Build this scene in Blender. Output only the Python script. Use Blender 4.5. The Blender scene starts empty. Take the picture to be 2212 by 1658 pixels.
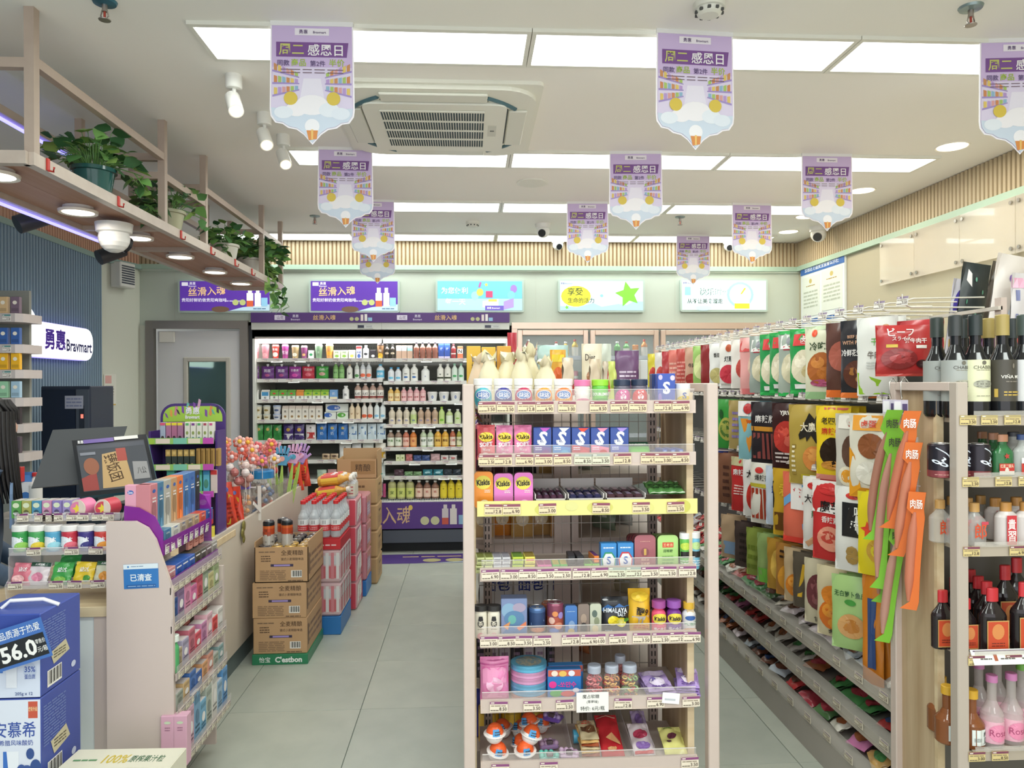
import bpy, math, random
from math import sin, cos, pi, radians, tan, atan2, sqrt
from mathutils import Vector, Matrix
random.seed(7)
SC = bpy.context.scene
COL = SC.collection

# ---------------------------------------------------------------- camera
F, CX, CY, TH, RL, EYE = 1600.0, 1106.0, 829.0, radians(3.26), 0.0045, 1.5
cd = bpy.data.cameras.new('camera'); cam = bpy.data.objects.new('camera', cd); COL.objects.link(cam)
cd.sensor_width = 36.0; cd.lens = F / 2212.0 * 36.0; cd.clip_start = 0.05; cd.clip_end = 60
cam.matrix_world = Matrix.Translation((0, 0, EYE)) @ Matrix.Rotation(-TH, 4, 'Z') @ Matrix.Rotation(pi/2, 4, 'X') @ Matrix.Rotation(-RL, 4, 'Z')
SC.camera = cam

# ---------------------------------------------------------------- world, exposure
wd = bpy.data.worlds.new('world'); SC.world = wd; wd.use_nodes = True
bg = wd.node_tree.nodes['Background']; bg.inputs[0].default_value = (0.97, 0.97, 1.0, 1); bg.inputs[1].default_value = 1.5
SC.view_settings.view_transform = 'Standard'; SC.view_settings.look = 'None'
SC.view_settings.gamma = 1.0; SC.view_settings.use_curve_mapping = False
SC.view_settings.exposure = 0.33
try:
    SC.cycles.max_bounces = 8; SC.cycles.diffuse_bounces = 4; SC.cycles.glossy_bounces = 3
    SC.cycles.transmission_bounces = 4; SC.cycles.transparent_max_bounces = 16
    SC.cycles.caustics_reflective = False; SC.cycles.caustics_refractive = False
    SC.cycles.use_denoising = True
except Exception: pass

# ---------------------------------------------------------------- shop dimensions (metres)
CEIL = 2.79; BACK = 6.7; RIGHT = 3.05
WA = radians(3.15)
def wall_x(y): return -2.68 - 0.055 * y           # left wall runs at a slight angle
WANG = radians(93.15)

def area(name, loc, sx, sy, power, col, rot=(0, 0, 0)):
    l = bpy.data.lights.new(name, 'AREA'); l.shape = 'RECTANGLE'; l.size = sx; l.size_y = sy; l.energy = power; l.color = col
    o = bpy.data.objects.new(name, l); o.location = loc; o.rotation_euler = rot; COL.objects.link(o); return o
# ceiling light panel rows: (y of near edge, x of left end, number of panels)
ROWS = [(2.70, -0.98, 4), (4.10, -0.98, 3), (5.24, -0.98, 3), (6.36, -2.21, 4)]
PW, PD = 1.195, 0.26
LCOL = (0.925, 1.0, 0.95)
for ry, rx, n in ROWS:
    for k in range(n):
        area('panel_lamp', (rx + k*(PW+0.035) + PW/2, ry + PD/2, CEIL - 0.008), PW-0.03, PD-0.03, 6.2 if ry < 5 else 3.4, LCOL)
for ry in (-0.6, 1.1):                              # the rows above and behind the photographer
    for k in range(3):
        area('panel_lamp', (-1.4 + k*1.245 + PW/2, ry, CEIL - 0.012), PW-0.03, PD-0.03, 13.0, LCOL)

# ---------------------------------------------------------------- picture -> place helpers
def ray(u, v):
    a = u - RL*(v-CY); b = v + RL*(u-CX)
    dx = (a-CX)/F; dz = -(b-CY)/F
    return Vector((dx*cos(TH) + sin(TH), -dx*sin(TH) + cos(TH), dz))
def PY(u, v, y): d = ray(u, v); t = y/d.y; return Vector((d.x*t, y, EYE + d.z*t))
def PX(u, v, x): d = ray(u, v); t = x/d.x; return Vector((x, d.y*t, EYE + d.z*t))
def PZ(u, v, z): d = ray(u, v); t = (z-EYE)/d.z; return Vector((d.x*t, d.y*t, z))

# ---------------------------------------------------------------- materials
def lin(h):
    h = h.lstrip('#'); r = []
    for i in (0, 2, 4):
        c = int(h[i:i+2], 16)/255.0
        r.append(c/12.92 if c <= 0.04045 else ((c+0.055)/1.055)**2.4)
    return (r[0], r[1], r[2], 1.0)
_M = {}
def M(h, r=0.5, metal=0.0, emit=0.0, alpha=1.0, noise=None, coat=0.0, trans=0.0):
    k = (h, r, metal, emit, alpha, noise, coat, trans)
    if k in _M: return _M[k]
    m = bpy.data.materials.new('m_' + h); m.use_nodes = True
    nt = m.node_tree; b = nt.nodes['Principled BSDF']
    b.inputs['Base Color'].default_value = lin(h); b.inputs['Roughness'].default_value = r
    b.inputs['Metallic'].default_value = metal; b.inputs['Alpha'].default_value = alpha
    b.inputs['Coat Weight'].default_value = coat; b.inputs['Transmission Weight'].default_value = trans
    if emit:
        b.inputs['Emission Color'].default_value = lin(h); b.inputs['Emission Strength'].default_value = emit
    if noise:                                       # (kind, scale, amount, second colour)
        kind, sc, amt, h2 = noise
        tc = nt.nodes.new('ShaderNodeTexCoord'); mp = nt.nodes.new('ShaderNodeMapping')
        nt.links.new(tc.outputs['Object'], mp.inputs['Vector'])
        mp.inputs['Scale'].default_value = {'n': (1, 1, 1), 'wz': (14, 14, 1), 'wy': (14, 1, 14), 'wx': (1, 14, 14)}[kind]
        nz = nt.nodes.new('ShaderNodeTexNoise'); nz.inputs['Scale'].default_value = sc; nz.inputs['Detail'].default_value = 4
        nt.links.new(mp.outputs[0], nz.inputs['Vector'])
        cr = nt.nodes.new('ShaderNodeValToRGB'); cr.color_ramp.elements[0].position = 0.35; cr.color_ramp.elements[1].position = 0.65
        cr.color_ramp.elements[0].color = lin(h)
        a, c = lin(h), lin(h2); cr.color_ramp.elements[1].color = tuple(a[i]*(1-amt)+c[i]*amt for i in range(4))
        nt.links.new(nz.outputs['Fac'], cr.inputs['Fac']); nt.links.new(cr.outputs['Color'], b.inputs['Base Color'])
    _M[k] = m; return m
def GL(h='dfeaea', a=0.16, r=0.04): return M(h, r, alpha=a)       # clear plastic or glass sheet
WOOD = M('c9b292', 0.5, noise=('wz', 1.6, 0.8, 'a98d6b'))
WOODL = M('dcc8a4', 0.5, noise=('wy', 2.0, 0.6, 'c4a87e'))
WOODX = M('dcc8a4', 0.5, noise=('wx', 2.0, 0.6, 'c4a87e'))
METAL = M('c9bcb4', 0.45, noise=('n', 30, 0.15, 'b4a69e'))
BEIGE = M('cfc4b6', 0.5, noise=('n', 8, 0.2, 'bfb2a4'))

# ---------------------------------------------------------------- lettering (built-in fonts, turned into meshes)
_T = {}
def text_geom(s, bold=0.0):
    if any(ord(ch) > 0x2e80 for ch in s): bold = bold*.35
    k = (s, bold)
    if k in _T: return _T[k]
    c = bpy.data.curves.new('t', 'FONT'); c.body = s; c.size = 1.0; c.resolution_u = 2; c.fill_mode = 'FRONT'
    c.offset = bold; c.dimensions = '2D'
    o = bpy.data.objects.new('t', c); COL.objects.link(o)
    dg = bpy.context.evaluated_depsgraph_get()
    me = o.evaluated_get(dg).to_mesh()
    vs = [(v.co.x, v.co.y) for v in me.vertices]; fs = [tuple(p.vertices) for p in me.polygons]
    o.evaluated_get(dg).to_mesh_clear(); bpy.data.objects.remove(o); bpy.data.curves.remove(c)
    if not vs: vs = [(0, 0), (1, 0), (1, 1)]; fs = [(0, 1, 2)]
    x0 = min(v[0] for v in vs); x1 = max(v[0] for v in vs); y0 = min(v[1] for v in vs); y1 = max(v[1] for v in vs)
    w, h = max(x1-x0, 1e-4), max(y1-y0, 1e-4)
    _T[k] = ([((x-x0)/w, (y-y0)/h) for x, y in vs], fs, w/h); return _T[k]

# ---------------------------------------------------------------- mesh builder
class MB:
    def __init__(s): s.v = []; s.f = []; s.m = []; s.sm = []; s.mats = []
    def mi(s, m):
        if m not in s.mats: s.mats.append(m)
        return s.mats.index(m)
    def add(s, vs, fs, m, sm=False):
        b = len(s.v); s.v.extend([tuple(p) for p in vs]); i = s.mi(m)
        for f in fs: s.f.append(tuple(b+k for k in f)); s.m.append(i); s.sm.append(sm)
        return s
    def box(s, x0, x1, y0, y1, z0, z1, m, front=None, top=None):
        v = [(x0,y0,z0),(x1,y0,z0),(x1,y1,z0),(x0,y1,z0),(x0,y0,z1),(x1,y0,z1),(x1,y1,z1),(x0,y1,z1)]
        s.add(v, [(0,3,2,1),(1,2,6,5),(2,3,7,6),(3,0,4,7)], m)
        s.add(v, [(0,1,5,4)], front or m); s.add(v, [(4,5,6,7)], top or m); return s
    def rbox(s, x0, x1, y0, y1, z0, z1, m, c=0.003):
        c = min(c, (x1-x0)/3, (y1-y0)/3, (z1-z0)/3)
        X = (x0, x1); Y = (y0, y1); Z = (z0, z1); v = []; idx = {}
        for i in (0, 1):
            for j in (0, 1):
                for k in (0, 1):
                    a, b, d = X[i], Y[j], Z[k]; sx, sy, sz = (c, -c)[i], (c, -c)[j], (c, -c)[k]
                    idx[i, j, k] = len(v); v += [(a, b+sy, d+sz), (a+sx, b, d+sz), (a+sx, b+sy, d)]
        q = lambda *t: [idx[a[0], a[1], a[2]] + a[3] for a in t]
        fs = []
        for i in (0, 1): fs.append(q((i,0,0,0),(i,1,0,0),(i,1,1,0),(i,0,1,0)))
        for j in (0, 1): fs.append(q((0,j,0,1),(1,j,0,1),(1,j,1,1),(0,j,1,1)))
        for k in (0, 1): fs.append(q((0,0,k,2),(1,0,k,2),(1,1,k,2),(0,1,k,2)))
        for i in (0, 1):
            for j in (0, 1): fs.append(q((i,j,0,0),(i,j,1,0),(i,j,1,1),(i,j,0,1)))
            for k in (0, 1): fs.append(q((i,0,k,0),(i,1,k,0),(i,1,k,2),(i,0,k,2)))
        for j in (0, 1):
            for k in (0, 1): fs.append(q((0,j,k,1),(1,j,k,1),(1,j,k,2),(0,j,k,2)))
        for i in (0, 1):
            for j in (0, 1):
                for k in (0, 1): b = idx[i, j, k]; fs.append([b, b+1, b+2])
        return s.add(v, fs, m)
    def lathe(s, prof, m, n=16, c=(0, 0, 0), sx=1, sy=1, smooth=True):
        """prof: [(r, z)] or [(r, z, material for the ring above)]"""
        b = []; ms = []
        for p in prof:
            ms.append(p[2] if len(p) > 2 else None)
            for k in range(n):
                a = 2*pi*k/n; b.append((c[0]+p[0]*cos(a)*sx, c[1]+p[0]*sin(a)*sy, c[2]+p[1]))
        cur = m
        for i in range(len(prof)-1):
            if ms[i]: cur = ms[i]
            fs = [(i*n+k, i*n+(k+1)%n, (i+1)*n+(k+1)%n, (i+1)*n+k) for k in range(n)]
            base = len(s.v)
            s.add(b[i*n:(i+2)*n], [tuple(x-i*n for x in f) for f in fs], cur, smooth)
        if prof[0][1] == prof[-1][1]: return s
        if prof[0][0] > 1e-5: s.add(b[:n], [tuple(range(n))[::-1]], ms[0] or m)
        if prof[-1][0] > 1e-5: s.add(b[-n:], [tuple(range(n))], cur)
        return s
    def tube(s, pts, r, m, n=6, caps=True, r2=None):
        pts = [Vector(p) for p in pts]; rings = []; N = len(pts)
        for i, p in enumerate(pts):
            d = (pts[min(i+1, N-1)] - pts[max(i-1, 0)]).normalized()
            up = Vector((0, 0, 1)) if abs(d.z) < 0.9 else Vector((1, 0, 0))
            a = d.cross(up).normalized(); b = a.cross(d); rr = r if r2 is None else r + (r2-r)*i/max(N-1, 1)
            rings.append([p + (a*cos(2*pi*k/n) + b*sin(2*pi*k/n))*rr for k in range(n)])
        v = [q for R in rings for q in R]
        fs = [(i*n+k, i*n+(k+1)%n, (i+1)*n+(k+1)%n, (i+1)*n+k) for i in range(N-1) for k in range(n)]
        s.add(v, fs, m, n > 4)
        if caps: s.add(rings[0], [tuple(range(n))[::-1]], m); s.add(rings[-1], [tuple(range(n))], m)
        return s
    def bar(s, a, b, w, h, m):                       # straight bar with rectangular section
        a, b = Vector(a), Vector(b); d = (b-a).normalized()
        up = Vector((0, 0, 1)) if abs(d.z) < 0.95 else Vector((0, 1, 0))
        x = d.cross(up).normalized()*w/2; y = x.cross(d).normalized()*h/2
        v = [a-x-y, a+x-y, a+x+y, a-x+y, b-x-y, b+x-y, b+x+y, b-x+y]
        return s.add(v, [(0,1,2,3),(4,7,6,5),(0,4,5,1),(1,5,6,2),(2,6,7,3),(3,7,4,0)], m)
    def prism(s, poly, y0, y1, m, side=None, axis='y'):   # polygon in x-z, pushed along y
        n = len(poly)
        if axis == 'y': P = lambda p, t: (p[0], t, p[1])
        elif axis == 'x': P = lambda p, t: (t, p[0], p[1])
        else: P = lambda p, t: (p[0], p[1], t)
        v = [P(p, y0) for p in poly] + [P(p, y1) for p in poly]
        s.add(v, [tuple(range(n)), tuple(range(2*n-1, n-1, -1))], m)
        return s.add(v, [(k, (k+1) % n, n+(k+1) % n, n+k) for k in range(n)], side or m)
    def slab(s, q, th, m, back=None):                # four corner points + thickness away from the viewer
        q = [Vector(p) for p in q]; nn = (q[1]-q[0]).cross(q[3]-q[0]).normalized()
        if nn.y < 0: nn = -nn
        w = [p + nn*th for p in q]; v = q + w
        s.add(v, [(0,1,2,3)], m); return s.add(v, [(7,6,5,4),(0,4,5,1),(1,5,6,2),(2,6,7,3),(3,7,4,0)], back or m)
    def ball(s, c, r, m, n=10, k=6, sx=1, sy=1, sz=1):
        prof = [(r*sin(pi*i/k) if 0 < i < k else 1e-6, -r*cos(pi*i/k)*sz) for i in range(k+1)]
        return s.lathe(prof, m, n, c, sx, sy)
    def data(s, name):
        me = bpy.data.meshes.new(name); me.from_pydata(s.v, [], s.f)
        for m in s.mats: me.materials.append(m)
        me.polygons.foreach_set('material_index', s.m); me.polygons.foreach_set('use_smooth', s.sm)
        me.update(); return me

def deco(mb, ops, fm, w, h, kw=None, lay0=1.0):
    """flat print: fm(x, y, layer) maps 0..1 coordinates of the printed face to a point on the object"""
    kw = kw or {}; lay = lay0
    for op in ops:
        t = op[0]; lay += 0.35
        if t == 'r':
            x0, y0, x1, y1, c = op[1:6]; nx = max(1, int((x1-x0)*6)); ny = max(1, int((y1-y0)*4))
            v = [fm(x0+(x1-x0)*i/nx, y0+(y1-y0)*j/ny, lay) for j in range(ny+1) for i in range(nx+1)]
            mb.add(v, [(j*(nx+1)+i, j*(nx+1)+i+1, (j+1)*(nx+1)+i+1, (j+1)*(nx+1)+i) for j in range(ny) for i in range(nx)], M(c, **kw))
        elif t == 'o':
            cx, cy, rx, ry, c = op[1:6]; n = 18
            v = [fm(cx, cy, lay)] + [fm(cx+rx*q*cos(2*pi*k/n), cy+ry*q*sin(2*pi*k/n), lay) for q in (.5, 1) for k in range(n)]
            mb.add(v, [(0, 1+k, 1+(k+1) % n) for k in range(n)]+[(1+k, 1+n+k, 1+n+(k+1) % n, 1+(k+1) % n) for k in range(n)], M(c, **kw))
        elif t == 'p':
            v = [fm(x, y, lay) for x, y in op[1]]; mb.add(v, [tuple(range(len(v)))], M(op[2], **kw))
        elif t == 't':
            st, cx, cy, th, c = op[1:6]; wm = op[6] if len(op) > 6 else 0.92; bold = op[7] if len(op) > 7 else 0.02
            ang = op[8] if len(op) > 8 else 0.0
            vs, fs, asp = text_geom(st, bold); hh = th*h; ww = min(hh*asp, wm*w)
            ca, sa = cos(ang), sin(ang)
            vv = []
            for x, y in vs:
                X = (x-0.5)*ww; Y = (y-0.5)*hh; vv.append(fm(cx+(X*ca-Y*sa)/w, cy+(X*sa+Y*ca)/h, lay))
            mb.add(vv, fs, M(c, **kw))
        elif t == 'l':                               # lines of small print
            n, x0, y0, x1, y1, c = op[1:7]; rr = random.Random(n*31+int(x0*99))
            for i in range(n):
                ya = y0+(y1-y0)*(i+0.25)/n; yb = y0+(y1-y0)*(i+0.7)/n; x = x0
                while x < x1-0.02:
                    xe = min(x1, x+(x1-x0)*rr.uniform(0.12, 0.4)); v = [fm(x, ya, lay), fm(xe, ya, lay), fm(xe, yb, lay), fm(x, yb, lay)]
                    mb.add(v, [(0, 1, 2, 3)], M(c, **kw)); x = xe+(x1-x0)*0.04
        elif t == 'b':                               # bar code
            x0, y0, x1, y1, c = op[1:6]; mb.add([fm(x0,y0,lay), fm(x1,y0,lay), fm(x1,y1,lay), fm(x0,y1,lay)], [(0,1,2,3)], M('f2f0ea', **kw))
            for i in range(12):
                a = x0+(x1-x0)*(0.06+i*0.075); b = a+(x1-x0)*(0.02+0.025*(i*7 % 3)); ya = y0+(y1-y0)*0.12
                mb.add([fm(a,ya,lay+.3), fm(b,ya,lay+.3), fm(b,y1-(y1-y0)*.06,lay+.3), fm(a,y1-(y1-y0)*.06,lay+.3)], [(0,1,2,3)], M('30302e', **kw))
        elif t == 's':                               # star
            cx, cy, R, c = op[1:5]; v = []
            for k in range(10):
                a = pi/2+k*pi/5+0.2; rr_ = R*(1 if k % 2 == 0 else 0.48); v.append(fm(cx+rr_*cos(a)*h/w, cy+rr_*sin(a), lay))
            mb.add([fm(cx, cy, lay)]+v, [(0, 1+k, 1+(k+1) % 10) for k in range(10)], M(c, **kw))
EPS = 0.0005
def flat(w, h, y=0.0, x0=None, z0=0.0):              # printed face looking towards -y
    xx = -w/2 if x0 is None else x0
    return lambda x, yy, l: (xx+x*w, y-l*EPS, z0+yy*h)
def cyl(r, z0, h, span=pi*0.95, rot=0.0):            # print wrapped on a cylinder, centred on -y
    def f(x, y, l):
        a = -pi/2+rot+(x-0.5)*span; R = r+l*EPS; return (R*cos(a), R*sin(a), z0+y*h)
    return f

# ---------------------------------------------------------------- things, parts, labels
LINK = []; _LBL = {}
def mk(name, data, parent=None, loc=(0, 0, 0), rot=0.0, scale=None):
    o = bpy.data.objects.new(name, data); LINK.append(o)
    if parent is not None: o.parent = parent
    o.location = loc; o.rotation_euler = rot if isinstance(rot, (tuple, list)) else (0, 0, rot)
    if scale: o.scale = scale if isinstance(scale, (tuple, list)) else (scale,)*3
    return o
def tag(o, label, cat, group=None):
    o['label'] = label; o['category'] = cat
    if group: o['group'] = group
    _LBL.setdefault(label, []).append(o.name); return o
def struct(name, data, parent=None, **k):
    o = mk(name, data, parent, **k)
    if parent is None: o['kind'] = 'structure'
    return o
def thing(name, label, cat, loc=(0, 0, 0), rot=0.0, group=None): return tag(mk(name, None, None, loc, rot), label, cat, group)
def part(name, mb, parent, loc=(0, 0, 0), rot=0.0, label=None):
    o = mk(name, mb.data(name) if isinstance(mb, MB) else mb, parent, loc, rot)
    if label: o['label'] = label
    return o
ORD = ['', 'first', 'second', 'third', 'fourth', 'fifth', 'sixth', 'seventh', 'eighth', 'ninth', 'tenth', 'eleventh', 'twelfth', 'thirteenth', 'fourteenth', 'fifteenth', 'sixteenth', 'seventeenth', 'eighteenth', 'nineteenth', 'twentieth',
       'twenty-first', 'twenty-second', 'twenty-third', 'twenty-fourth', 'twenty-fifth', 'twenty-sixth', 'twenty-seventh', 'twenty-eighth', 'twenty-ninth', 'thirtieth', 'thirty-first', 'thirty-second', 'thirty-third', 'thirty-fourth', 'thirty-fifth']
NUM = ['', 'one', 'two', 'three', 'four', 'five', 'six', 'seven', 'eight', 'nine', 'ten', 'eleven', 'twelve', 'thirteen', 'fourteen', 'fifteen', 'sixteen']
def nth(k, n):                                        # k from 1
    if n == 2: return ('left', 'right')[k-1]+' one of two'
    if k == 1: return 'leftmost of '+NUM[n]
    if k == n: return 'rightmost of '+NUM[n]
    return ORD[k]+' of '+NUM[n]+' from left'

class Proto:                                          # a product: root mesh + parts, copied with shared meshes
    def __init__(s, name, cat, root): s.name = name; s.cat = cat; s.root = root.data(name); s.parts = []
    def p(s, name, mb, loc=(0, 0, 0)): s.parts.append((name, mb.data(name), loc)); return s
    def put(s, loc, rot=0.0, label='', group=None, scale=None):
        o = mk(s.name, s.root, None, loc, rot, scale)
        for n, me, l in s.parts: mk(n, me, o, l)
        return tag(o, label, s.cat, group)
_P = {}
def proto(key, fn):
    if key not in _P: _P[key] = fn()
    return _P[key]
# ================================================================ product builders (front looks towards -y, base at z = 0)
def dk(h, k=0.75):
    return ''.join('%02x' % max(0, min(255, int(int(h[i:i+2], 16)*k))) for i in (0, 2, 4))
def P_box(name, cat, w, h, d, c, ops=(), top=None, r=0.35, side=None):
    def f():
        b = MB(); b.rbox(-w/2, w/2, -d/2, d/2, 0, h, M(c, r), 0.0015)
        if side:
            b.box(-w/2-.0004, w/2+.0004, -d/2+.003, d/2-.003, .003, h-.003, M(side, r))
        if top: b.add([(-w/2+.002, -d/2+.002, h+.0006), (w/2-.002, -d/2+.002, h+.0006), (w/2-.002, d/2-.002, h+.0006), (-w/2+.002, d/2-.002, h+.0006)], [(0,1,2,3)], M(top, r))
        deco(b, ops, flat(w*.97, h*.97, -d/2, None, h*.015), w, h)
        return Proto(name, cat, b)
    return proto(('box', name, round(w, 3), round(h, 3), round(d, 3), c, str(ops), top, side), f)
def P_bottle(name, cat, w, h, c, cap='f4f4f2', lab=None, ops=(), neck=0.36, sh=0.72, alpha=1.0, caph=0.09, n=14, lz=(0.1, 0.58), r=0.25, waist=False, flat_=1.0, trans=0.0):
    def f():
        R = w/2; b = MB(); m = M(c, r, alpha=alpha)
        pr = [(R*.86, 0), (R, h*.03)]
        if waist: pr += [(R, h*.2), (R*.86, h*.38), (R, h*.56)]
        pr += [(R, h*sh*.92), (R*.9, h*sh), (R*.62, h*(sh+.07)), (R*neck, h*(sh+.15)), (R*neck, h*(1-caph))]
        pr = sorted(pr, key=lambda p: p[1]); b.lathe(pr, m, n, sy=flat_)
        P = Proto(name, cat, b)
        k = MB(); k.lathe([(R*neck*1.25, h*(1-caph)-.001), (R*neck*1.25, h*.99), (R*neck*1.1, h)], M(cap, .35), n, sy=flat_); P.p('cap', k)
        if lab or ops:
            z0, z1 = h*lz[0], h*lz[1]; l = MB()
            if lab: l.lathe([(R*1.012, z0), (R*1.012, z1)], M(lab, .45), n, sy=flat_)
            if ops:
                if flat_ < 1:
                    deco(l, ops, flat(w*.8, z1-z0, -R*flat_*1.01-.001, None, z0), w*.8, z1-z0)
                else: deco(l, ops, cyl(R*1.015, z0, z1-z0, pi*.85), w*1.3, z1-z0)
            P.p('paper_label', l)
        return P
    return proto(('btl', name, round(w, 3), round(h, 3), c, cap, lab, str(ops), neck, sh, alpha, waist, flat_), f)
def P_can(name, cat, w, h, bands, ops=(), n=18):
    def f():
        R = w/2; b = MB(); pr = [(R*.8, 0)]
        for z, c in bands: pr.append((R if z < .93 else R*.93, h*max(z, .03), M(c, .3, .3)))
        pr += [(R, h*.93), (R*.86, h*.985)]; b.lathe(pr, M(bands[0][1], .3, .3), n)
        if ops: deco(b, ops, cyl(R*1.004, 0, h, pi*.9), w*1.35, h)
        P = Proto(name, cat, b); l = MB(); s = M('d2d0cc', .25, .9)
        l.lathe([(R*.86, h*.985), (R*.86, h), (R*.8, h), (R*.78, h*.985)], s, n); l.box(-R*.15, R*.2, -R*.3, R*.1, h*.985, h*.99, s)
        P.p('lid', l); return P
    return proto(('can', name, round(w, 3), round(h, 3), str(bands), str(ops)), f)
def P_tub(name, cat, w, h, c, cap, ops=(), capz=.78, body2=None, n=18, r=.3, calpha=1):
    def f():
        R = w/2; b = MB()
        pr = [(R*.78, 0), (R*.84, h*.03), (R*.9, h*.3, M(body2, r) if body2 else M(c, r)), (R*.97, h*(capz-.06)), (R*.9, h*capz)]
        if not body2: pr = [(p[0], p[1]) for p in pr]
        b.lathe(pr, M(c, r), n); deco(b, ops, cyl(R*.955, h*.05, h*(capz-.1), pi*.9), w*1.3, h*(capz-.1))
        P = Proto(name, cat, b); k = MB(); k.lathe([(R, h*capz), (R, h*.97), (R*.95, h)], M(cap, .35, alpha=calpha), n); P.p('lid', k)
        return P
    return proto(('tub', name, round(w, 3), round(h, 3), c, cap, str(ops)), f)
def pillow(w, h, t, nx=8, ny=10, top=.05, seed=0, wr=.0026, hang=False):
    """returns fm(x, y, layer) of the front face of a filled bag"""
    rr = random.Random(seed); ph = [rr.uniform(0, 6.28) for _ in range(6)]
    def th(x, y):
        a = max(0, 1-abs(2*x-1)**3); yy = (y-top)/(1-2*top); c = max(0, 1-abs(2*yy-1)**(3.2)) if 0 < yy < 1 else 0
        return t/2*(a**.6)*(c**.55)
    def f(x, y, l):
        wob = wr*(sin(9*x+ph[0]+5*y)+sin(13*y+ph[1]-6*x)+.6*sin(31*x+ph[2])*sin(17*y+ph[3]))
        edge = 1-.03*sin(pi*y)
        return ((x-.5)*w*edge, -th(x, y)-wob*(1 if 0.02 < y < .98 else .3)-l*EPS*1.5-(.0022 if l else 0), y*h)
    return f
def P_bag(name, cat, w, h, t, c, ops=(), r=.24, seed=0, edge=None, lie=False, hole=False, bend=0.0, band=None):
    def f():
        b = MB(); fm = pillow(w, h, t, seed=seed); m = M(c, r); nx, ny = 9, 12
        g = [(i, j) for j in range(ny+1) for i in range(nx+1)]
        vf = [fm(i/nx, j/ny, 0) for i, j in g]; vb = [(p[0], -p[1]+.0012, p[2]) for p in vf]
        q = [(j*(nx+1)+i, j*(nx+1)+i+1, (j+1)*(nx+1)+i+1, (j+1)*(nx+1)+i) for j in range(ny) for i in range(nx)]
        b.add(vf, q, m, True); b.add(vb, [x[::-1] for x in q], m, True)
        if edge:
            for y0, y1 in ((0, .055), (.945, 1)): deco(b, [('r', 0, y0, 1, y1, edge)], fm, w, h, dict(r=r), .3)
        deco(b, ops, fm, w, h, dict(r=r), .6)
        return Proto(name, cat, b)
    return proto(('bag', name, round(w, 3), round(h, 3), c, str(ops), seed, edge), f)
def P_pouch(name, cat, w, h, c, cap='f6f6f4', ops=()):      # stand-up pouch with a spout
    def f():
        b = MB(); fm0 = pillow(w, h*.86, w*.35, seed=3, top=.02); m = M(c, .3); nx, ny = 7, 8
        g = [(i, j) for j in range(ny+1) for i in range(nx+1)]
        vf = [fm0(i/nx, j/ny, 0) for i, j in g]; vb = [(p[0], -p[1]+.001, p[2]) for p in vf]
        q = [(j*(nx+1)+i, j*(nx+1)+i+1, (j+1)*(nx+1)+i+1, (j+1)*(nx+1)+i) for j in range(ny) for i in range(nx)]
        b.add(vf, q, m, True); b.add(vb, [x[::-1] for x in q], m, True)
        deco(b, ops, fm0, w, h*.86, dict(r=.3), .6)
        P = Proto(name, cat, b); k = MB(); k.lathe([(w*.07, h*.84), (w*.07, h*.9), (w*.11, h*.9), (w*.11, h)], M(cap, .4), 10); P.p('spout', k); return P
    return proto(('pouch', name, round(w, 3), round(h, 3), c, str(ops)), f)
def P_gable(name, cat, w, h, d, c, ops=(), top='f3f3ef'):    # gable-top milk carton
    def f():
        b = MB(); z = h*.78
        b.box(-w/2, w/2, -d/2, d/2, 0, z, M(c, .4)); t = M(top, .4)
        b.add([(-w/2,-d/2,z),(w/2,-d/2,z),(w/2,-.002,h*.93),(-w/2,-.002,h*.93),(-w/2,.002,h*.93),(w/2,.002,h*.93),(w/2,d/2,z),(-w/2,d/2,z)],
              [(0,1,2,3),(4,5,6,7),(0,3,4,7),(1,6,5,2)], t); b.box(-w/2, w/2, -.002, .002, h*.92, h, t)
        deco(b, ops, flat(w, z, -d/2), w, z); return Proto(name, cat, b)
    return proto(('gable', name, round(w, 3), round(h, 3), c, str(ops), top), f)
def P_cup(name, cat, w, h, c, lid='f2f0ec', ops=(), la=1.0):  # tapered cup with a lid
    def f():
        R = w/2; b = MB(); b.lathe([(R*.72, 0), (R*.75, h*.02), (R*.97, h*.86)], M(c, .4), 14)
        deco(b, ops, lambda x, y, l: (lambda rr, a: (rr*cos(a), rr*sin(a), y*h*.86))(R*(.74+.23*y)+.0006*l, -pi/2+(x-.5)*2.6), w*1.2, h*.86)
        P = Proto(name, cat, b); k = MB(); k.lathe([(R, h*.84), (R, h*.9), (R*.9, h*.92), (R*.88, h)], M(lid, .3, alpha=la), 14); P.p('lid', k); return P
    return proto(('cup', name, round(w, 3), round(h, 3), c, lid, str(ops)), f)
def P_tin(name, cat, w, h, d, c, ops=(), r=.25):             # slim tin with rounded corners
    def f():
        b = MB(); k = w*.22; poly = []
        for cx, cz, a0 in ((w/2-k, k, -90), (w/2-k, h-k, 0), (-w/2+k, h-k, 90), (-w/2+k, k, 180)):
            for i in range(5): a = radians(a0+i*22.5); poly.append((cx+k*cos(a), cz+k*sin(a)))
        b.prism(poly, -d/2, d/2, M(c, r, .2), M(dk(c, .8), r, .4)); deco(b, ops, flat(w*.94, h*.94, -d/2, None, h*.03), w, h)
        return Proto(name, cat, b)
    return proto(('tin', name, round(w, 3), round(h, 3), c, str(ops)), f)
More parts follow.
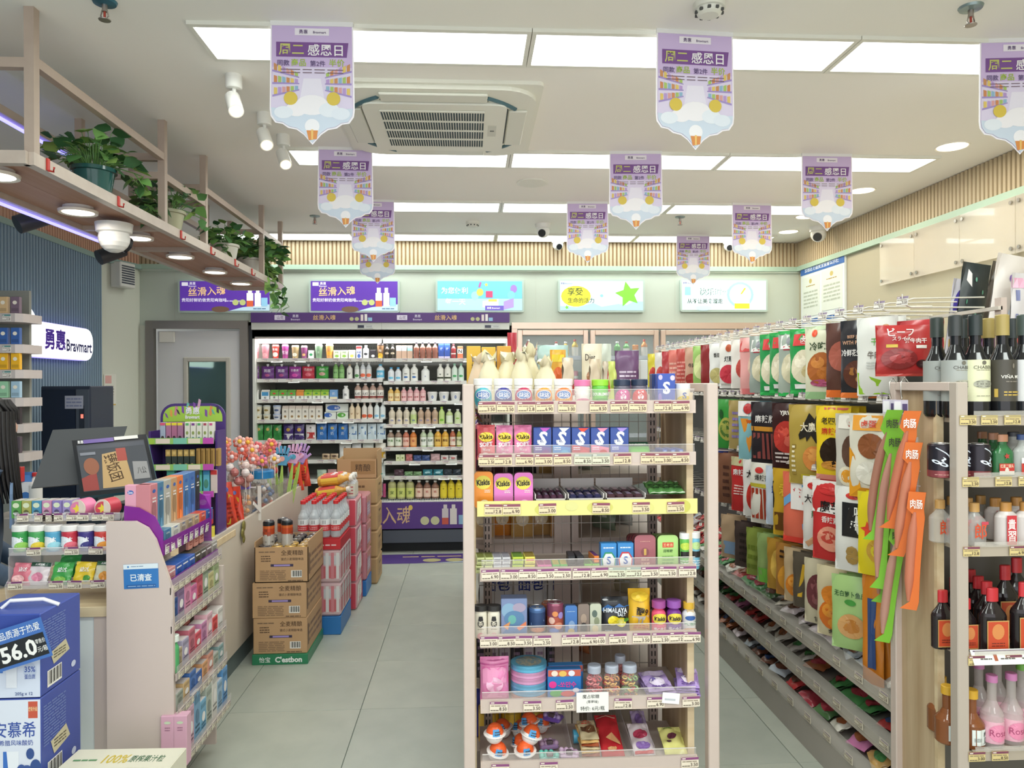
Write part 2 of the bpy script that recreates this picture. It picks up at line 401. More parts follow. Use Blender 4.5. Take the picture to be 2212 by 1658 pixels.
# print presets --------------------------------------------------
def tx(s, c='ffffff', y=.55, h=.22, w=.86, b=.02): return ('t', s, .5, y, h, c, w, b)
TAGS = []
def price_tag_mesh(k, w=.062, h=.034, top='8a5a72', body='e9dcc0'):
    def f():
        b = MB(); b.box(-w/2, w/2, -.0008, .0008, 0, h, M(body, .6)); v = ('3.50', '2.50', '12.8', '6.90', '3.00', '8.50')[k % 6]
        deco(b, [('r', 0, .76, 1, 1, top), ('r', .05, .83, .25, .93, 'efe6d8'), ('l', 1, .06, .52, .9, .68, '8a7a66'), ('l', 1, .04, .08, .5, .26, '6e6254'), ('t', v, .74, .3, .34, '5a4a42', .42, .01)], flat(w, h, -.0008), w, h)
        return b.data('price_tag')
    return proto(('ptag', k, w, h, top, body), f)
def hooks_none(): pass
# ================================================================ SETTING
WHITE = M('c2cbbd', .55, noise=('n', 3, .15, 'bac3b5'))
WHITE_LIFT = M('d2d5c6', .55, noise=('n', 3, .15, 'caccbe'))  # WHITE lightened for the dim left end: brightness put into the colour
GREENT = M('a9c2ae', .5)
# floor of 60 cm tiles
fl = MB(); fl.box(-3.6, 3.4, -1.4, 8.0, -.05, -.004, M('6f7a72', .8)); floor = struct('floor', fl.data('floor'))
tl = [MB(), MB()]
for i, t in enumerate(tl):
    t.rbox(-.2985, .2985, -.2985, .2985, -.006, 0, M(('b2b6aa', 'aeb3a8')[i], .36, noise=('n', 5+i, .5, '9ea499')), .0012)
tm = [t.data('tile') for t in tl]
for i in range(-5, 7):
    for j in range(-7, 8): mk('tile', tm[(i*3+j) % 2], floor, (-.51+.6*i+.3, 3.46+.6*j+.3, 0))
# ceiling
ce = MB(); ce.box(-3.8, 3.4, -1.4, 8.0, CEIL, CEIL+.05, M('f5f3ec', .7, noise=('n', 2, .15, 'eeece4'))); struct('ceiling', ce.data('ceiling'))
# back wall: bulkhead above the refrigerators, wall beside the door
bw = MB(); zt, zd = 2.555, 2.06
xl = wall_x(BACK)
bw.box(xl, RIGHT, BACK, BACK+.1, 2.03, CEIL, WHITE)
DX0, DX1 = PY(325, 900, BACK).x, PY(538, 900, BACK).x
bw.box(xl, DX0, BACK, BACK+.1, 0, 2.03, WHITE_LIFT); bw.box(DX1, DX1+.03, BACK, BACK+.8, 0, 2.06, M('2b2e33', .5))
bw.box(xl-.5, RIGHT, BACK+1.0, BACK+1.05, 0, CEIL, M('9a9c98', .7))
wb = struct('wall_back', bw.data('wall_back'))
sm = MB()
for i in range(9): x = -2.6+i*.64; sm.box(x, x+.003, BACK-.001, BACK, 2.06, zt, M('c2c6b8', .6))
sm_o = mk('panel_seam', sm.data('panel_seam'), wb); sm_o['kind'] = 'stuff'
def slats(mb, length, pitch, z0, z1, m, dep=.014, backm=None):     # fluted panel in local coordinates, x along, front -y
    n = int(length/pitch)
    mb.box(0, length, .0, .012, z0, z1, backm or m)
    for i in range(n):
        x = i*pitch; w = pitch*.8
        mb.add([(x, 0, z0), (x+w*.15, -dep, z0), (x+w*.85, -dep, z0), (x+w, 0, z0), (x, 0, z1), (x+w*.15, -dep, z1), (x+w*.85, -dep, z1), (x+w, 0, z1)],
               [(0,1,5,4), (1,2,6,5), (2,3,7,6), (0,3,2,1)], m)
WB1 = M('b6a688', .55); WB2 = M('a5865f', .7)
def band(parent, L, loc, rot):
    b = MB(); slats(b, L, .036, zt, CEIL-.003, WB1, .016, WB2); o = mk('slat_band', b.data('slat_band'), parent, loc, rot); o['kind'] = 'stuff'
band(wb, RIGHT-xl, (xl, BACK-.014, 0), 0)
g = MB(); g.box(xl, RIGHT, BACK-.035, BACK, zt-.03, zt+.012, GREENT); g.box(xl, RIGHT, BACK-.02, BACK, zt-.045, zt-.03, M('c9d3c4', .5)); struct('trim_1', g.data('trim'))
# right wall
rw = MB(); rw.box(RIGHT, RIGHT+.1, -1.4, BACK+1, 0, CEIL, M('b4ac92', .5, noise=('n', 3, .1, 'aca48a'))); wr = struct('wall_right', rw.data('wall_right'))
band(wr, BACK+1.4, (RIGHT-.014, BACK, 0), -pi/2)
g = MB(); g.box(RIGHT-.035, RIGHT, -1.4, BACK, zt-.03, zt+.012, GREENT); struct('trim_2', g.data('trim'))
# left wall
Ls = (BACK+1.4)/cos(WA)
def wl(s_, off=0.0, z=0.0):                          # s_: y position, off: distance in front of the wall
    return Vector((wall_x(s_)+off*cos(WA), s_+off*sin(WA), z))
lw = MB(); lw.box(0, Ls, 0, .1, 0, CEIL, WHITE); wlft = struct('wall_left', lw.data('wall_left'), loc=(wall_x(-1.4), -1.4, 0), rot=WANG)
ysl = PX(222, 700, -2.8).y; ysl = 6.25
gs = MB(); slats(gs, (ysl+1.4)/cos(WA), .038, 0, zt-.03, M('8098aa', .55), .018, M('4e6478', .7))
o = mk('fluted_panel', gs.data('fluted_panel'), wlft, (0, -.013, 0)); o['kind'] = 'stuff'
b = MB(); slats(b, Ls, .036, zt, CEIL-.003, M('c99e84', .55), .016, M('a07c68', .7)); o = mk('slat_band', b.data('slat_band'), wlft, (0, -.014, 0)); o['kind'] = 'stuff'
g = MB(); g.box(0, Ls, -.037, 0, zt-.035, zt+.005, M('8fa8a0', .5)); struct('trim_3', g.data('trim'), loc=(wall_x(-1.4), -1.4, 0), rot=WANG)
# slanted white corner piece between fluted wall and back wall
qx0, qy0, qx1 = wall_x(6.25)+.005, 6.25, -2.9; JL = sqrt((qx1-qx0)**2+(BACK-qy0)**2); JA = atan2(BACK-qy0, qx1-qx0)
b = MB(); b.prism([(0, 0), (JL, 0), (JL, .1), (0, .1)], 0, CEIL, WHITE_LIFT, axis='z'); cj = struct('wall_corner', b.data('wall_corner'), loc=(qx0, qy0, 0), rot=JA)
b = MB(); slats(b, JL, .036, zt, CEIL-.003, M('c99e84', .55), .016, M('a07c68', .7)); o = mk('slat_band', b.data('slat_band'), cj, (0, -.014, 0)); o['kind'] = 'stuff'
g = MB(); g.box(0, JL, -.037, 0, zt-.035, zt+.005, M('8fa8a0', .5)); struct('trim_4', g.data('trim'), loc=(qx0, qy0, 0), rot=JA)
def jog(s_, z, off=0.0): return Vector((qx0+s_*cos(JA)+off*sin(JA), qy0+s_*sin(JA)-off*cos(JA), z))
# door in the back wall
d = MB(); fr = M('9c948c', .3, .7)
z1 = 2.03
d.box(DX0-.03, DX0+.04, BACK-.03, BACK+.03, 0, z1+.04, fr); d.box(DX1-.07, DX1, BACK-.03, BACK+.03, 0, z1+.04, fr); d.box(DX0+.04, DX1-.07, BACK-.03, BACK+.03, z1-.03, z1+.04, fr)
door = struct('door_1', d.data('door_1'))
x0, x1 = DX0+.065, DX1-.08; lf = MB()
wx0, wx1, wz0, wz1 = x0+.25, x0+.6, 1.02, 1.72
dm = M('d4d4d4', .4)
lf.box(x0, wx0, BACK, BACK+.04, .01, z1-.05, dm); lf.box(wx1, x1, BACK, BACK+.04, .01, z1-.05, dm); lf.box(wx0, wx1, BACK, BACK+.04, wz1, z1-.05, dm); lf.box(wx0, wx1, BACK, BACK+.04, .01, wz0, dm)
mk('leaf', lf.data('leaf'), door)
w = MB(); w.box(wx0, wx1, BACK+.012, BACK+.02, wz0, wz1, M('7c948c', .05, .85)); mk('pane', w.data('pane'), door)
w = MB(); c = M('bdb9ae', .4)
for a in ((wx0-.03, wx0+.012, wz0-.03, wz1+.03), (wx1-.012, wx1+.03, wz0-.03, wz1+.03)): w.rbox(a[0], a[1], BACK-.012, BACK+.012, a[2], a[3], c, .008)
for a in ((wz1-.012, wz1+.03), (wz0-.03, wz0+.012)): w.rbox(wx0, wx1, BACK-.012, BACK+.012, a[0], a[1], c, .008)
mk('window_gasket', w.data('window_gasket'), door)
w = MB(); w.rbox(x0+.02, x0+.15, BACK-.02, BACK, z1-.15, z1-.055, M('dedad0', .4)); mk('hinge_cover', w.data('hinge_cover'), door)

# ================================================================ CEILING FITTINGS
n_ = 0
for ri, (ry, rx, n) in enumerate(ROWS):
    for k in range(n):
        x = rx+k*(PW+.035)
        row = ['nearest', 'second', 'third', 'farthest'][ri]
        t = thing('ceiling_light', 'white glowing ceiling light panel, %s in the %s row' % (nth(k+1, n), row), 'ceiling light', (x, ry, CEIL), 0, 'long light panels in the ceiling')
        b = MB(); fm_ = M('e4e4da', .4)
        b.box(-.016, PW+.016, -.022, 0, -.014, 0, fm_); b.box(-.016, PW+.016, PD, PD+.022, -.014, 0, fm_); b.box(-.016, 0, 0, PD, -.014, 0, fm_); b.box(PW, PW+.016, 0, PD, -.014, 0, fm_)
        part('frame', b, t)
        b = MB(); b.box(0, PW, 0, PD, -.006, -.002, M('ffffff', .5, emit=2.2)); part('diffuser', b, t)
# hanging banners
def banner_mesh():
    w, h = .29, .425; out = [(-.145, 0), (.145, 0), (.149, -.30), (.146, -.325), (.13, -.348), (.105, -.352), (.085, -.366), (.055, -.372), (.03, -.39), (.0, -.425),
         (-.03, -.39), (-.055, -.372), (-.085, -.366), (-.105, -.352), (-.13, -.348), (-.146, -.325), (-.149, -.30)]
    out = out[::-1]
    b = MB(); b.prism(out, -.001, .001, M('f8f5fa', .5))
    inn = [(x*.965, z*.978-.003) for x, z in out]
    b.add([(x, -.0016, z) for x, z in inn], [tuple(range(len(inn)))], M('cdb8e0', .5))
    P = lambda x, y, l: (x, -.0014-l*EPS, y)
    D = lambda ops, l=1: deco(b, ops, lambda x, y, ll: (x-.5, -.0014-ll*EPS, y-1), 1, 1, dict(r=.5), l)
    def q(pts, c, l): b.add([(x, -.0014-l*EPS, z) for x, z in pts], [tuple(range(len(pts)))], M(c, .5))
    q([(-.139, -.02), (.139, -.02), (.139, -.15), (-.139, -.15)], 'cdb8e0', .6)
    q([(-.139, -.15), (.139, -.15), (.143, -.31), (-.143, -.31)], 'ddd4ec', 1)
    q([(-.03, -.19), (.03, -.19), (.05, -.3), (-.05, -.3)], 'e8e4f2', 1.4)
    for s in (-1, 1):
        for i, (a, c0) in enumerate(((-.16, 'a592cc'), (-.205, 'a592cc'), (-.25, 'a592cc'))):
            za = a; zi = -.185-(i)*.022
            q([(s*.139, za), (s*.139, za-.007), (s*.045, zi-.004), (s*.045, zi)][::(-1 if s < 0 else 1)][::-1], c0, 2+i*.3)
            cols = ['c98f5c', 'a8c46a', 'd9a0a0', 'e0c46a', '8fb7cf', 'd08a58', 'b99ad0']
            for j in range(6):
                f0 = .06+j*.155; f1 = f0+.12; xa = .139+(.045-.139)*f0; xb = .139+(.045-.139)*f1
                ba = za+(zi-za)*f0; bb = za+(zi-za)*f1; hh0 = .026*(1-f0*.5)
                q([(s*xa, ba), (s*xb, bb), (s*xb, bb+hh0*.85), (s*xa, ba+hh0)][::(1 if s > 0 else -1)][::-1], cols[(i*5+j*3) % 7], 3.4+i*.3)
    # clouds at the foot
    def disc(cx, cz, r, c, l, sx=1): b.add([(cx+r*sx*cos(2*pi*k/18), -.0014-l*EPS, cz+r*sin(2*pi*k/18)) for k in range(18)], [tuple(range(18))[::-1]], M(c, .5))
    low = [(x, z) for x, z in inn if z < -.3]; 
    q([(.143, -.295), (.09, -.30), (.05, -.318), (.0, -.312), (-.05, -.318), (-.09, -.30), (-.143, -.295)]+[(x, z) for x, z in low if z < -.305][::1], 'cfdceb', 5)
    disc(.0, -.285, .036, 'f2f0f4', 6, 1.6); disc(-.055, -.3, .026, 'f2f0f4', 6.2, 1.4); disc(.06, -.302, .026, 'e6edf5', 6.3, 1.4)
    disc(-.1, -.312, .022, 'e6edf5', 6.5, 1.5); disc(.1, -.315, .022, 'e2eaf4', 6.6, 1.5); disc(0, -.36, .026, 'f2f2f6', 6.8)
    disc(-.075, -.262, .024, 'd9c04e', 7); disc(.075, -.262, .024, 'd9c04e', 7)
    q([(-.02, -.375), (.02, -.375), (.016, -.405), (-.012, -.41)][::-1], 'd98e4a', 7.4); q([(-.004, -.372), (.004, -.372), (.003, -.409), (-.003, -.409)][::-1], 'e8c070', 7.7)
    q([(-.06, -.012), (.06, -.012), (.06, -.037), (-.06, -.037)][::-1], 'efeaf2', 2)
    def T(s, x, z, h, c, wm, l, bold=.02): 
        deco(b, [('t', s, x+.5, z+1, h, c, wm, bold)], lambda X, Y, ll: (X-.5, -.0014-ll*EPS, Y-1), 1, 1, dict(r=.5), l)
    T('勇惠', -.03, -.0245, .015, '5a4272', .045, 3, .03); T('Bravmart', .027, -.026, .009, '6a5a7c', .06, 3, .02)
    q([(-.125, -.062), (.128, -.062), (.122, -.114), (-.125, -.114)][::-1], '7a4f92', 3)
    T('周二', -.072, -.0885, .041, 'c9cc72', .095, 4, .035); T('感恩日', .047, -.0885, .041, 'f4f2f4', .14, 4, .035)
    T('同款', -.1, -.136, .021, '5d4a78', .044, 4, .03); T('商品', -.047, -.134, .026, 'a3bf45', .054, 4, .04); T('第2件', .02, -.137, .021, '5d4a78', .066, 4, .03); T('半价', .087, -.134, .027, 'a3bf45', .056, 4, .04)
    for z in (-.156, -.167): deco(b, [('l', 1, .5-.11, 1+z-.006, .5+.11, 1+z, '6f5560')], lambda X, Y, ll: (X-.5, -.0014-ll*EPS, Y-1), 1, 1, dict(r=.5), 4)
    return b.data('banner')
bm = banner_mesh()
BN = [(674, 62, 0, 'nearest row, left of the air conditioner'), (1501, 68, 0, 'nearest row, above the gum shelves'), (2202, 80, 0, 'nearest row, cut by right picture edge'),
      (746, 327, 1, 'second row, left'), (1373, 330, 1, 'second row, middle'), (1786, 330, 1, 'second row, right'),
      (806, 437, 2, 'third row, left'), (1269, 437, 2, 'third row, middle'), (1624, 437, 2, 'third row, right'),
      (815, 505, 3, 'farthest row, left'), (1497, 506, 3, 'farthest row, right')]
for u, v, r, wh in BN:
    y = ROWS[r][0]-.03; p = PY(u, v, y)
    t = mk('promotional_banner', bm, None, (p.x, y, CEIL-.012), radians([0, 4, -6, 2, -3, 0, 3, -2, 2, 0, 0][BN.index((u, v, r, wh))]))
    tag(t, 'purple scalloped sale banner hanging in the '+wh, 'banner', 'purple hanging sale banners')
    c = MB(); c.box(-.145, .145, -.004, .004, -.004, .012, M('e8e8e8', .4)); mk('hanging_clip', c.data('hanging_clip'), t)
# ceiling cassette air conditioner
t = thing('air_conditioner', 'white ceiling cassette air conditioner with dark slotted grille', 'air conditioner', (PZ(952, 240, CEIL).x-.02, 3.62, CEIL))
ac = M('e8e8dc', .4)
def ring(b, o, i, z0, z1, m):                        # outer and inner half sizes
    b.box(-o[0], o[0], -o[1], -i[1], z0, z1, m); b.box(-o[0], o[0], i[1], o[1], z0, z1, m); b.box(-o[0], -i[0], -i[1], i[1], z0, z1, m); b.box(i[0], o[0], -i[1], i[1], z0, z1, m)
b = MB()
def rrect(hx, hy, r, n=6):
    o = []
    for cx, cy, a0 in ((hx-r, hy-r, 0), (-hx+r, hy-r, 90), (-hx+r, -hy+r, 180), (hx-r, -hy+r, 270)):
        for i in range(n+1): a = radians(a0+i*90/n); o.append((cx+r*cos(a), cy+r*sin(a)))
    return o
b.prism(rrect(.475, .475, .03), -.016, 0, ac, axis='z'); b.prism(rrect(.455, .455, .16), -.034, -.016, ac, axis='z'); part('panel', b, t)
for k in range(4):
    b = MB(); b.rbox(-.235, .235, -.42, -.335, -.046, -.034, M('dfe0d4', .4), .006); b.box(-.24, .24, -.333, -.327, -.036, -.0335, M('3c4444', .6)); part('air_flap', b, t, rot=k*pi/2)
    b = MB(); pts = [(.405*cos(radians(a)), .405*sin(radians(a)), -.036) for a in range(225-13, 225+14, 4)]
    b.tube([(.36*cos(radians(a))*1.22, .36*sin(radians(a))*1.22, -.035) for a in range(212, 239, 4)], .011, M('4c6e78', .5), 6); part('corner_vent', b, t, rot=k*pi/2)
b = MB(); b.prism(rrect(.325, .325, .05), -.052, -.034, ac, axis='z'); part('grille_cover', b, t)
b = MB(); b.box(-.25, .225, -.25, .25, -.0535, -.052, M('32464c', .6))
for j in range(5): y = -.25+j*.125; b.box(-.25, .225, y-.007, y+.007, -.058, -.053, ac)
for i in range(40): x = -.25+i*.475/39; b.box(x-.0018, x+.0018, -.25, .25, -.0565, -.053, ac)
part('grille', b, t)['kind'] = 'stuff'
b = MB(); b.rbox(.245, .285, -.07, .08, -.054, -.052, M('d0d0c4', .4), .0005)
b.box(.255, .275, -.005, .006, -.0555, -.054, M('555', .5) if 0 else M('6a6a66', .5)); part('control_strip', b, t)
# recessed round downlights on the right
for i, (u, v) in enumerate(((2057, 316), (1862, 411), (1742, 467), (1703, 500))):
    p = PZ(u, v, CEIL)
    t = thing('downlight', 'round warm recessed downlight by right wall, %s from front' % ORD[i+1], 'downlight', (p.x, p.y, CEIL), 0, 'round downlights near right wall')
    b = MB(); b.lathe([(.075, -.002), (.085, -.006), (.088, 0)], M('f2efe4', .4), 24); part('rim', b, t)
    b = MB(); b.lathe([(.0, -.004), (.075, -.004)], M('fff2dc', .5, emit=3.0), 24); part('lamp_disc', b, t)
    area('downlamp', (p.x, p.y, CEIL-.02), .12, .12, 2, (1, .86, .66))
# ceiling spotlights
for i, (u, v) in enumerate(((505, 163), (571, 245), (612, 292))):
    p = PZ(u, v, CEIL); t = thing('spotlight', 'white cylindrical ceiling spotlight, %s from front, lit warm' % ORD[i+1], 'spotlight', (p.x, p.y, CEIL), 0, 'white cylinder spotlights left of banners')
    b = MB(); b.lathe([(.031, -.055), (.034, -.05), (.034, 0)], M('e8e8e2', .4), 18); part('mount', b, t)
    b = MB(); b.tube([(0, 0, -.05), (.002, 0, -.085)], .009, M('e0e0da', .4), 8); b.box(-.01, .01, -.006, .006, -.1, -.08, M('e0e0da', .4)); part('bracket', b, t)
    b = MB(); a = Vector((-.012, .018, -.085)); e = a+Vector((.035, -.062, -.08)); b.tube([a, e], .031, M('ececE6'.lower(), .4), 18); part('lamp_body', b, t)
    b = MB(); dr = (e-a).normalized(); b.tube([e-dr*.002, e+dr*.002], .025, M('ffe2b0', .5, emit=3), 16); part('lamp_lens', b, t)
# sprinklers
for i, (u, v, nm) in enumerate(((226, 3, 'blue-green plate above the plant rack'), (2097, 15, 'grey plate near the top right banner'), (680, 466, 'grey plate beyond the plants'), (1469, 468, 'grey plate in front of the far cameras'))):
    p = PZ(u, v, CEIL); t = thing('sprinkler', 'small ceiling fire sprinkler, '+nm, 'sprinkler', (p.x, p.y, CEIL), 0, 'fire sprinklers')
    b = MB(); b.lathe([(.012, -.012), (.036, -.008), (.04, 0)], M('3f7488' if i == 0 else '8fa0a0', .3, .5), 18); part('ceiling_plate', b, t)
    b = MB(); s_ = M('a8a09a', .3, .8); b.tube([(0, 0, 0), (0, 0, -.035)], .009, s_, 8); b.tube([(-.008, 0, -.03), (-.013, 0, -.05), (0, 0, -.062)], .0025, s_, 5); b.tube([(.008, 0, -.03), (.013, 0, -.05), (0, 0, -.062)], .0025, s_, 5); part('frame_arms', b, t)
    b = MB(); b.tube([(0, 0, -.032), (0, 0, -.058)], .004, M('b0483c', .3), 6); part('glass_bulb', b, t)
    b = MB(); b.lathe([(0, -.064), (.019, -.064), (.02, -.062), (0, -.061)], s_, 12); part('deflector', b, t)
for i, (u, v, nm) in enumerate(((1532, 16, 'between the two near banners'), (1021, 487, 'above the chilled drinks'))):
    p = PZ(u, v-8, CEIL); t = thing('smoke_detector', 'round white smoke detector '+nm, 'smoke detector', (p.x, p.y, CEIL), 0, 'smoke detectors')
    b = MB(); w = M('e4e4da', .45); b.lathe([(.03, -.042), (.04, -.036), (.046, -.022), (.054, -.02), (.054, 0)], w, 24); part('housing', b, t)
    b = MB()
    for k in range(10): a = 2*pi*k/10; b.box(.044*cos(a)-.005, .044*cos(a)+.005, .044*sin(a)-.005, .044*sin(a)+.005, -.034, -.026, M('4a4c4a', .6))
    part('slots', b, t)['kind'] = 'stuff'
p = PZ(1150, 394, CEIL); t = thing('ceiling_speaker', 'flat round white ceiling speaker behind the air conditioner', 'speaker', (p.x, p.y, CEIL))
b = MB(); b.lathe([(.0, -.006), (.088, -.006)], M('d6d6ca', .6), 24); part('grille', b, t); b = MB(); b.lathe([(.088, -.008), (.1, -.006), (.1, 0)], M('e6e6dc', .5), 24); part('rim', b, t)
# dome cameras
def dome(loc, label, s=1.0, ang=0.0, group='dome security cameras', tilt=.5):
    t = thing('security_camera', label, 'camera', loc, ang, group); w = M('e6e5e0', .35)
    b = MB(); b.lathe([(.045*s, -.035*s), (.056*s, -.03*s), (.06*s, 0)], w, 20); part('mount', b, t)
    b = MB(); b.ball((0, 0, -.05*s), .05*s, w, 20, 10); part('dome', b, t)
    b = MB(); c = Vector((0, 0, -.05*s)); d_ = Vector((0, -cos(tilt), -sin(tilt))); b.tube([c+d_*.03*s, c+d_*.053*s], .028*s, M('23262a', .15), 16); part('lens', b, t); return t
for u, v, lb, s, an in ((1173, 484, 'white dome camera on ceiling above the fridge gap', 1.1, -.3), (1205, 520, 'small white dome camera at top of back wall, centre', .95, .2), (1575, 520, 'small white dome camera at top of back wall, behind banner', .95, -.2), (1768, 490, 'white dome camera on ceiling by right corner', 1.25, -.6)):
    p = PZ(u, v, CEIL); p.y = min(p.y, BACK-.1); p = PY(u, v, p.y); dome((p.x, p.y, CEIL), lb, s, an)

# ================================================================ PLANT RACK
RX0, RX1, RY0, RY1, RZ = -1.88, -1.49, 2.60, 5.97, 2.25
rk = thing('plant_rack', 'hanging beige metal and wood plant rack with round lights', 'hanging rack', (RX1, RY0, RZ))
def W2L(o, p): return (p[0]-o[0], p[1]-o[1], p[2]-o[2])
ro = (RX1, RY0, RZ); RM = M('b5a496', .4, noise=('n', 20, .2, 'a08c80'))
posts = [RY0+.02, 3.70, 4.26, 5.42, RY1-.02]
for x in (RX0, RX1):
    for y in posts: b = MB(); b.bar(W2L(ro, (x, y, RZ+.005)), W2L(ro, (x, y, CEIL)), .033, .033, RM); part('post', b, rk)
rl = [(0, 1, 2.61), (1, 2, 2.52), (2, 4, 2.60)]
for a, c, z in rl:
    b = MB(); b.bar(W2L(ro, (RX1, posts[a], z)), W2L(ro, (RX1, posts[c], z)), .03, .034, RM); part('rail', b, rk)
    b = MB(); b.bar(W2L(ro, (RX0, posts[a], z)), W2L(ro, (RX0, posts[c], z)), .03, .034, RM); part('rail', b, rk)
for i, y in enumerate(posts):
    for z in ((2.61, 2.52) if i in (1, 2) else (2.60,)): b = MB(); b.bar(W2L(ro, (RX0, y, z)), W2L(ro, (RX1, y, z)), .03, .034, RM); part('cross_bar', b, rk)
b = MB(); ring_ = M('bcaea2', .35, noise=('n', 20, .3, 'd0c6ba'))
b.bar(W2L(ro, (RX1, RY0, RZ+.022)), W2L(ro, (RX1, RY1, RZ+.022)), .036, .044, ring_); b.bar(W2L(ro, (RX0, RY0, RZ+.022)), W2L(ro, (RX0, RY1, RZ+.022)), .036, .044, ring_)
b.bar(W2L(ro, (RX0, RY0, RZ+.022)), W2L(ro, (RX1, RY0, RZ+.022)), .036, .044, ring_); b.bar(W2L(ro, (RX0, RY1, RZ+.022)), W2L(ro, (RX1, RY1, RZ+.022)), .036, .044, ring_); part('base_frame', b, rk)
for y in (3.70, 4.26, 5.42): b = MB(); b.bar(W2L(ro, (RX0+.018, y, RZ+.016)), W2L(ro, (RX1-.018, y, RZ+.016)), .03, .028, RM); part('cross_bar', b, rk)
bwid = (RX1-RX0-.04)/2
for i in range(2):
    for a, c in ((RY0+.02, 3.70), (3.70, 4.26), (4.26, 5.42), (5.42, RY1-.02)):
        b = MB(); x = RX0+.02+i*bwid; b.box(x+.001-ro[0], x+bwid-.001-ro[0], a-ro[1]+.016, c-ro[1]-.016, .024, .042, M('ba9280', .55, noise=('wy', 2.2, .6, 'a97f60'))); part('board', b, rk)
for i, y in enumerate((2.74, 3.30, 3.87, 4.43, 5.02, 5.58)):
    b = MB(); cx = -1.685-ro[0]; b.lathe([(.062, -.002), (.076, -.006), (.078, .006)], M('e8e0d4', .4), 24, (cx, y-ro[1], .0)); part('lamp_rim', b, rk)
    b = MB(); b.lathe([(0, -.003), (.062, -.003)], M('fff4e4' if i else 'ffffff', .5, emit=3.4), 24, (cx, y-ro[1], 0)); part('lamp_disc', b, rk)
    b = MB(); b.lathe([(.06, .0), (.06, .028)], M('ddd', .5) if 0 else M('dddddd', .5), 16, (cx, y-ro[1], 0)); part('lamp_can', b, rk)
    area('rack_lamp', (-1.685, y, RZ-.012), .1, .1, 1.3, (1, .9, .8))
for k, (x, y0, y1, z) in enumerate(((RX0-.012, RY0, posts[1], 2.585), (RX0-.022, RY0, RY1-2.0, RZ-.006))):
    b = MB(); b.box(x-.006-ro[0], x+.006-ro[0], y0-ro[1], y1-ro[1], z-.006-ro[2], z+.004-ro[2], M('8f8cff', .5, emit=2.0)); part('led_strip', b, rk, label='glowing violet light strip')
b = MB(); b.box(-.7, -.42, -.03, .12, .04, .075, WOODX)
tag(mk('wood_plank', b.data('wood_plank'), None, ro), 'short loose wood plank on near end of plant rack', 'plank')
for i, (u, v) in enumerate(((103, 356), (256, 435), (391, 507), (456, 541), (508, 567), (544, 587))):
    p = PX(u, v, RX1+.02); b = MB(); rd = M('c0342c', .4); b.box(-.001, .004, -.008, .008, -.02, .022, rd); b.tube([(.002, .0, -.02), (.02, 0, -.024), (.022, 0, -.008)], .004, rd, 5); part('red_hook', b, rk, W2L(ro, p))
# pots with pothos
def leaf(b, p, d, s, m, rr):
    d = d.normalized(); side = d.cross(Vector((0, 0, 1))); side = (side.normalized() if side.length > .1 else Vector((1, 0, 0)))
    up = side.cross(d); roll = rr.uniform(-.7, .7); side = (side*cos(roll)+up*sin(roll)); L = s; W = s*.42
    dn = Vector((0, 0, -s*.18)); q = p
    v = [q, q+d*L*.28+side*W, q+d*L*.62+side*W*.72+dn*.5, q+d*L+dn*1.4, q+d*L*.62-side*W*.72+dn*.5, q+d*L*.28-side*W, q+d*L*.32+up*s*.05, q+d*L*.66+up*s*.03+dn*.4]
    b.add(v, [(0, 1, 6), (1, 2, 7, 6), (2, 3, 7), (0, 6, 5), (6, 7, 4, 5), (7, 3, 4)][:6], m, True)
def plant(loc, label, pot, pr, ph, seed, nl, spread, trail=(), up=.1, ls=.06, glass=False):
    rr = random.Random(seed); t = thing('potted_plant', label, 'plant', loc, 0, 'potted plants on the hanging rack')
    b = MB(); pm = M(pot, .35 if not glass else .15, alpha=.92 if glass else 1)
    b.lathe([(pr*.72, 0), (pr*.74, .01), (pr*.95, ph*.86), (pr*1.06, ph*.88), (pr*1.06, ph), (pr*.95, ph), (pr*.9, ph*.9)], pm, 22); part('pot', b, t)
    b = MB(); b.lathe([(0, ph*.9), (pr*.9, ph*.9)], M('4a3c30', .9), 16); part('soil', b, t)
    if not glass: b = MB(); b.lathe([(pr*.5, 0), (pr*1.0, .004), (pr*1.05, .016), (pr*1.0, .016), (pr*.9, .006)], M('ddd6c8', .4), 20); part('saucer', b, t)
    f = MB(); st = MB(); gs_ = [M('4f7d46', .4), M('6b9a52', .4), M('3c6640', .4), M('88ad5a', .4)]
    for i in range(nl):
        a = rr.uniform(0, 2*pi); R = spread*sqrt(rr.random()); p = Vector((R*cos(a), R*sin(a), ph+up*rr.uniform(.1, 1)*(1-.4*R/spread)))
        r0 = Vector((pr*.4*cos(a), pr*.4*sin(a), ph*.9)); st.tube([r0, (r0+p)/2+Vector((0, 0, .02)), p], .0018, gs_[1], 4, False)
        leaf(f, p, Vector((cos(a+rr.uniform(-.8, .8)), sin(a+rr.uniform(-.8, .8)), rr.uniform(-.5, .9))), ls*rr.uniform(.7, 1.25), rr.choice(gs_), rr)
    for (dx, dy, dz, n) in trail:
        pts = []
        for i in range(n+1):
            q = i/n; pts.append(Vector((dx*min(1, q*1.6)+.015*sin(i*1.7+dx*9), dy*q+.01*cos(i*2.1), ph+.02*sin(pi*min(q*1.6, 1))+dz*max(0, q-.25)/.75)))
        st.tube(pts, .0022, gs_[1], 4, False)
        for i in range(1, n+1):
            leaf(f, pts[i], Vector((rr.uniform(-1, 1), rr.uniform(-1, 1), rr.uniform(-.9, .1))), ls*rr.uniform(.7, 1.1), rr.choice(gs_), rr)
    part('stems', st, t)['kind'] = 'stuff'; part('leaves', f, t)['kind'] = 'stuff'; return t
zt_ = RZ+.043
def rp(u, v): return PX(u, v, -1.62)
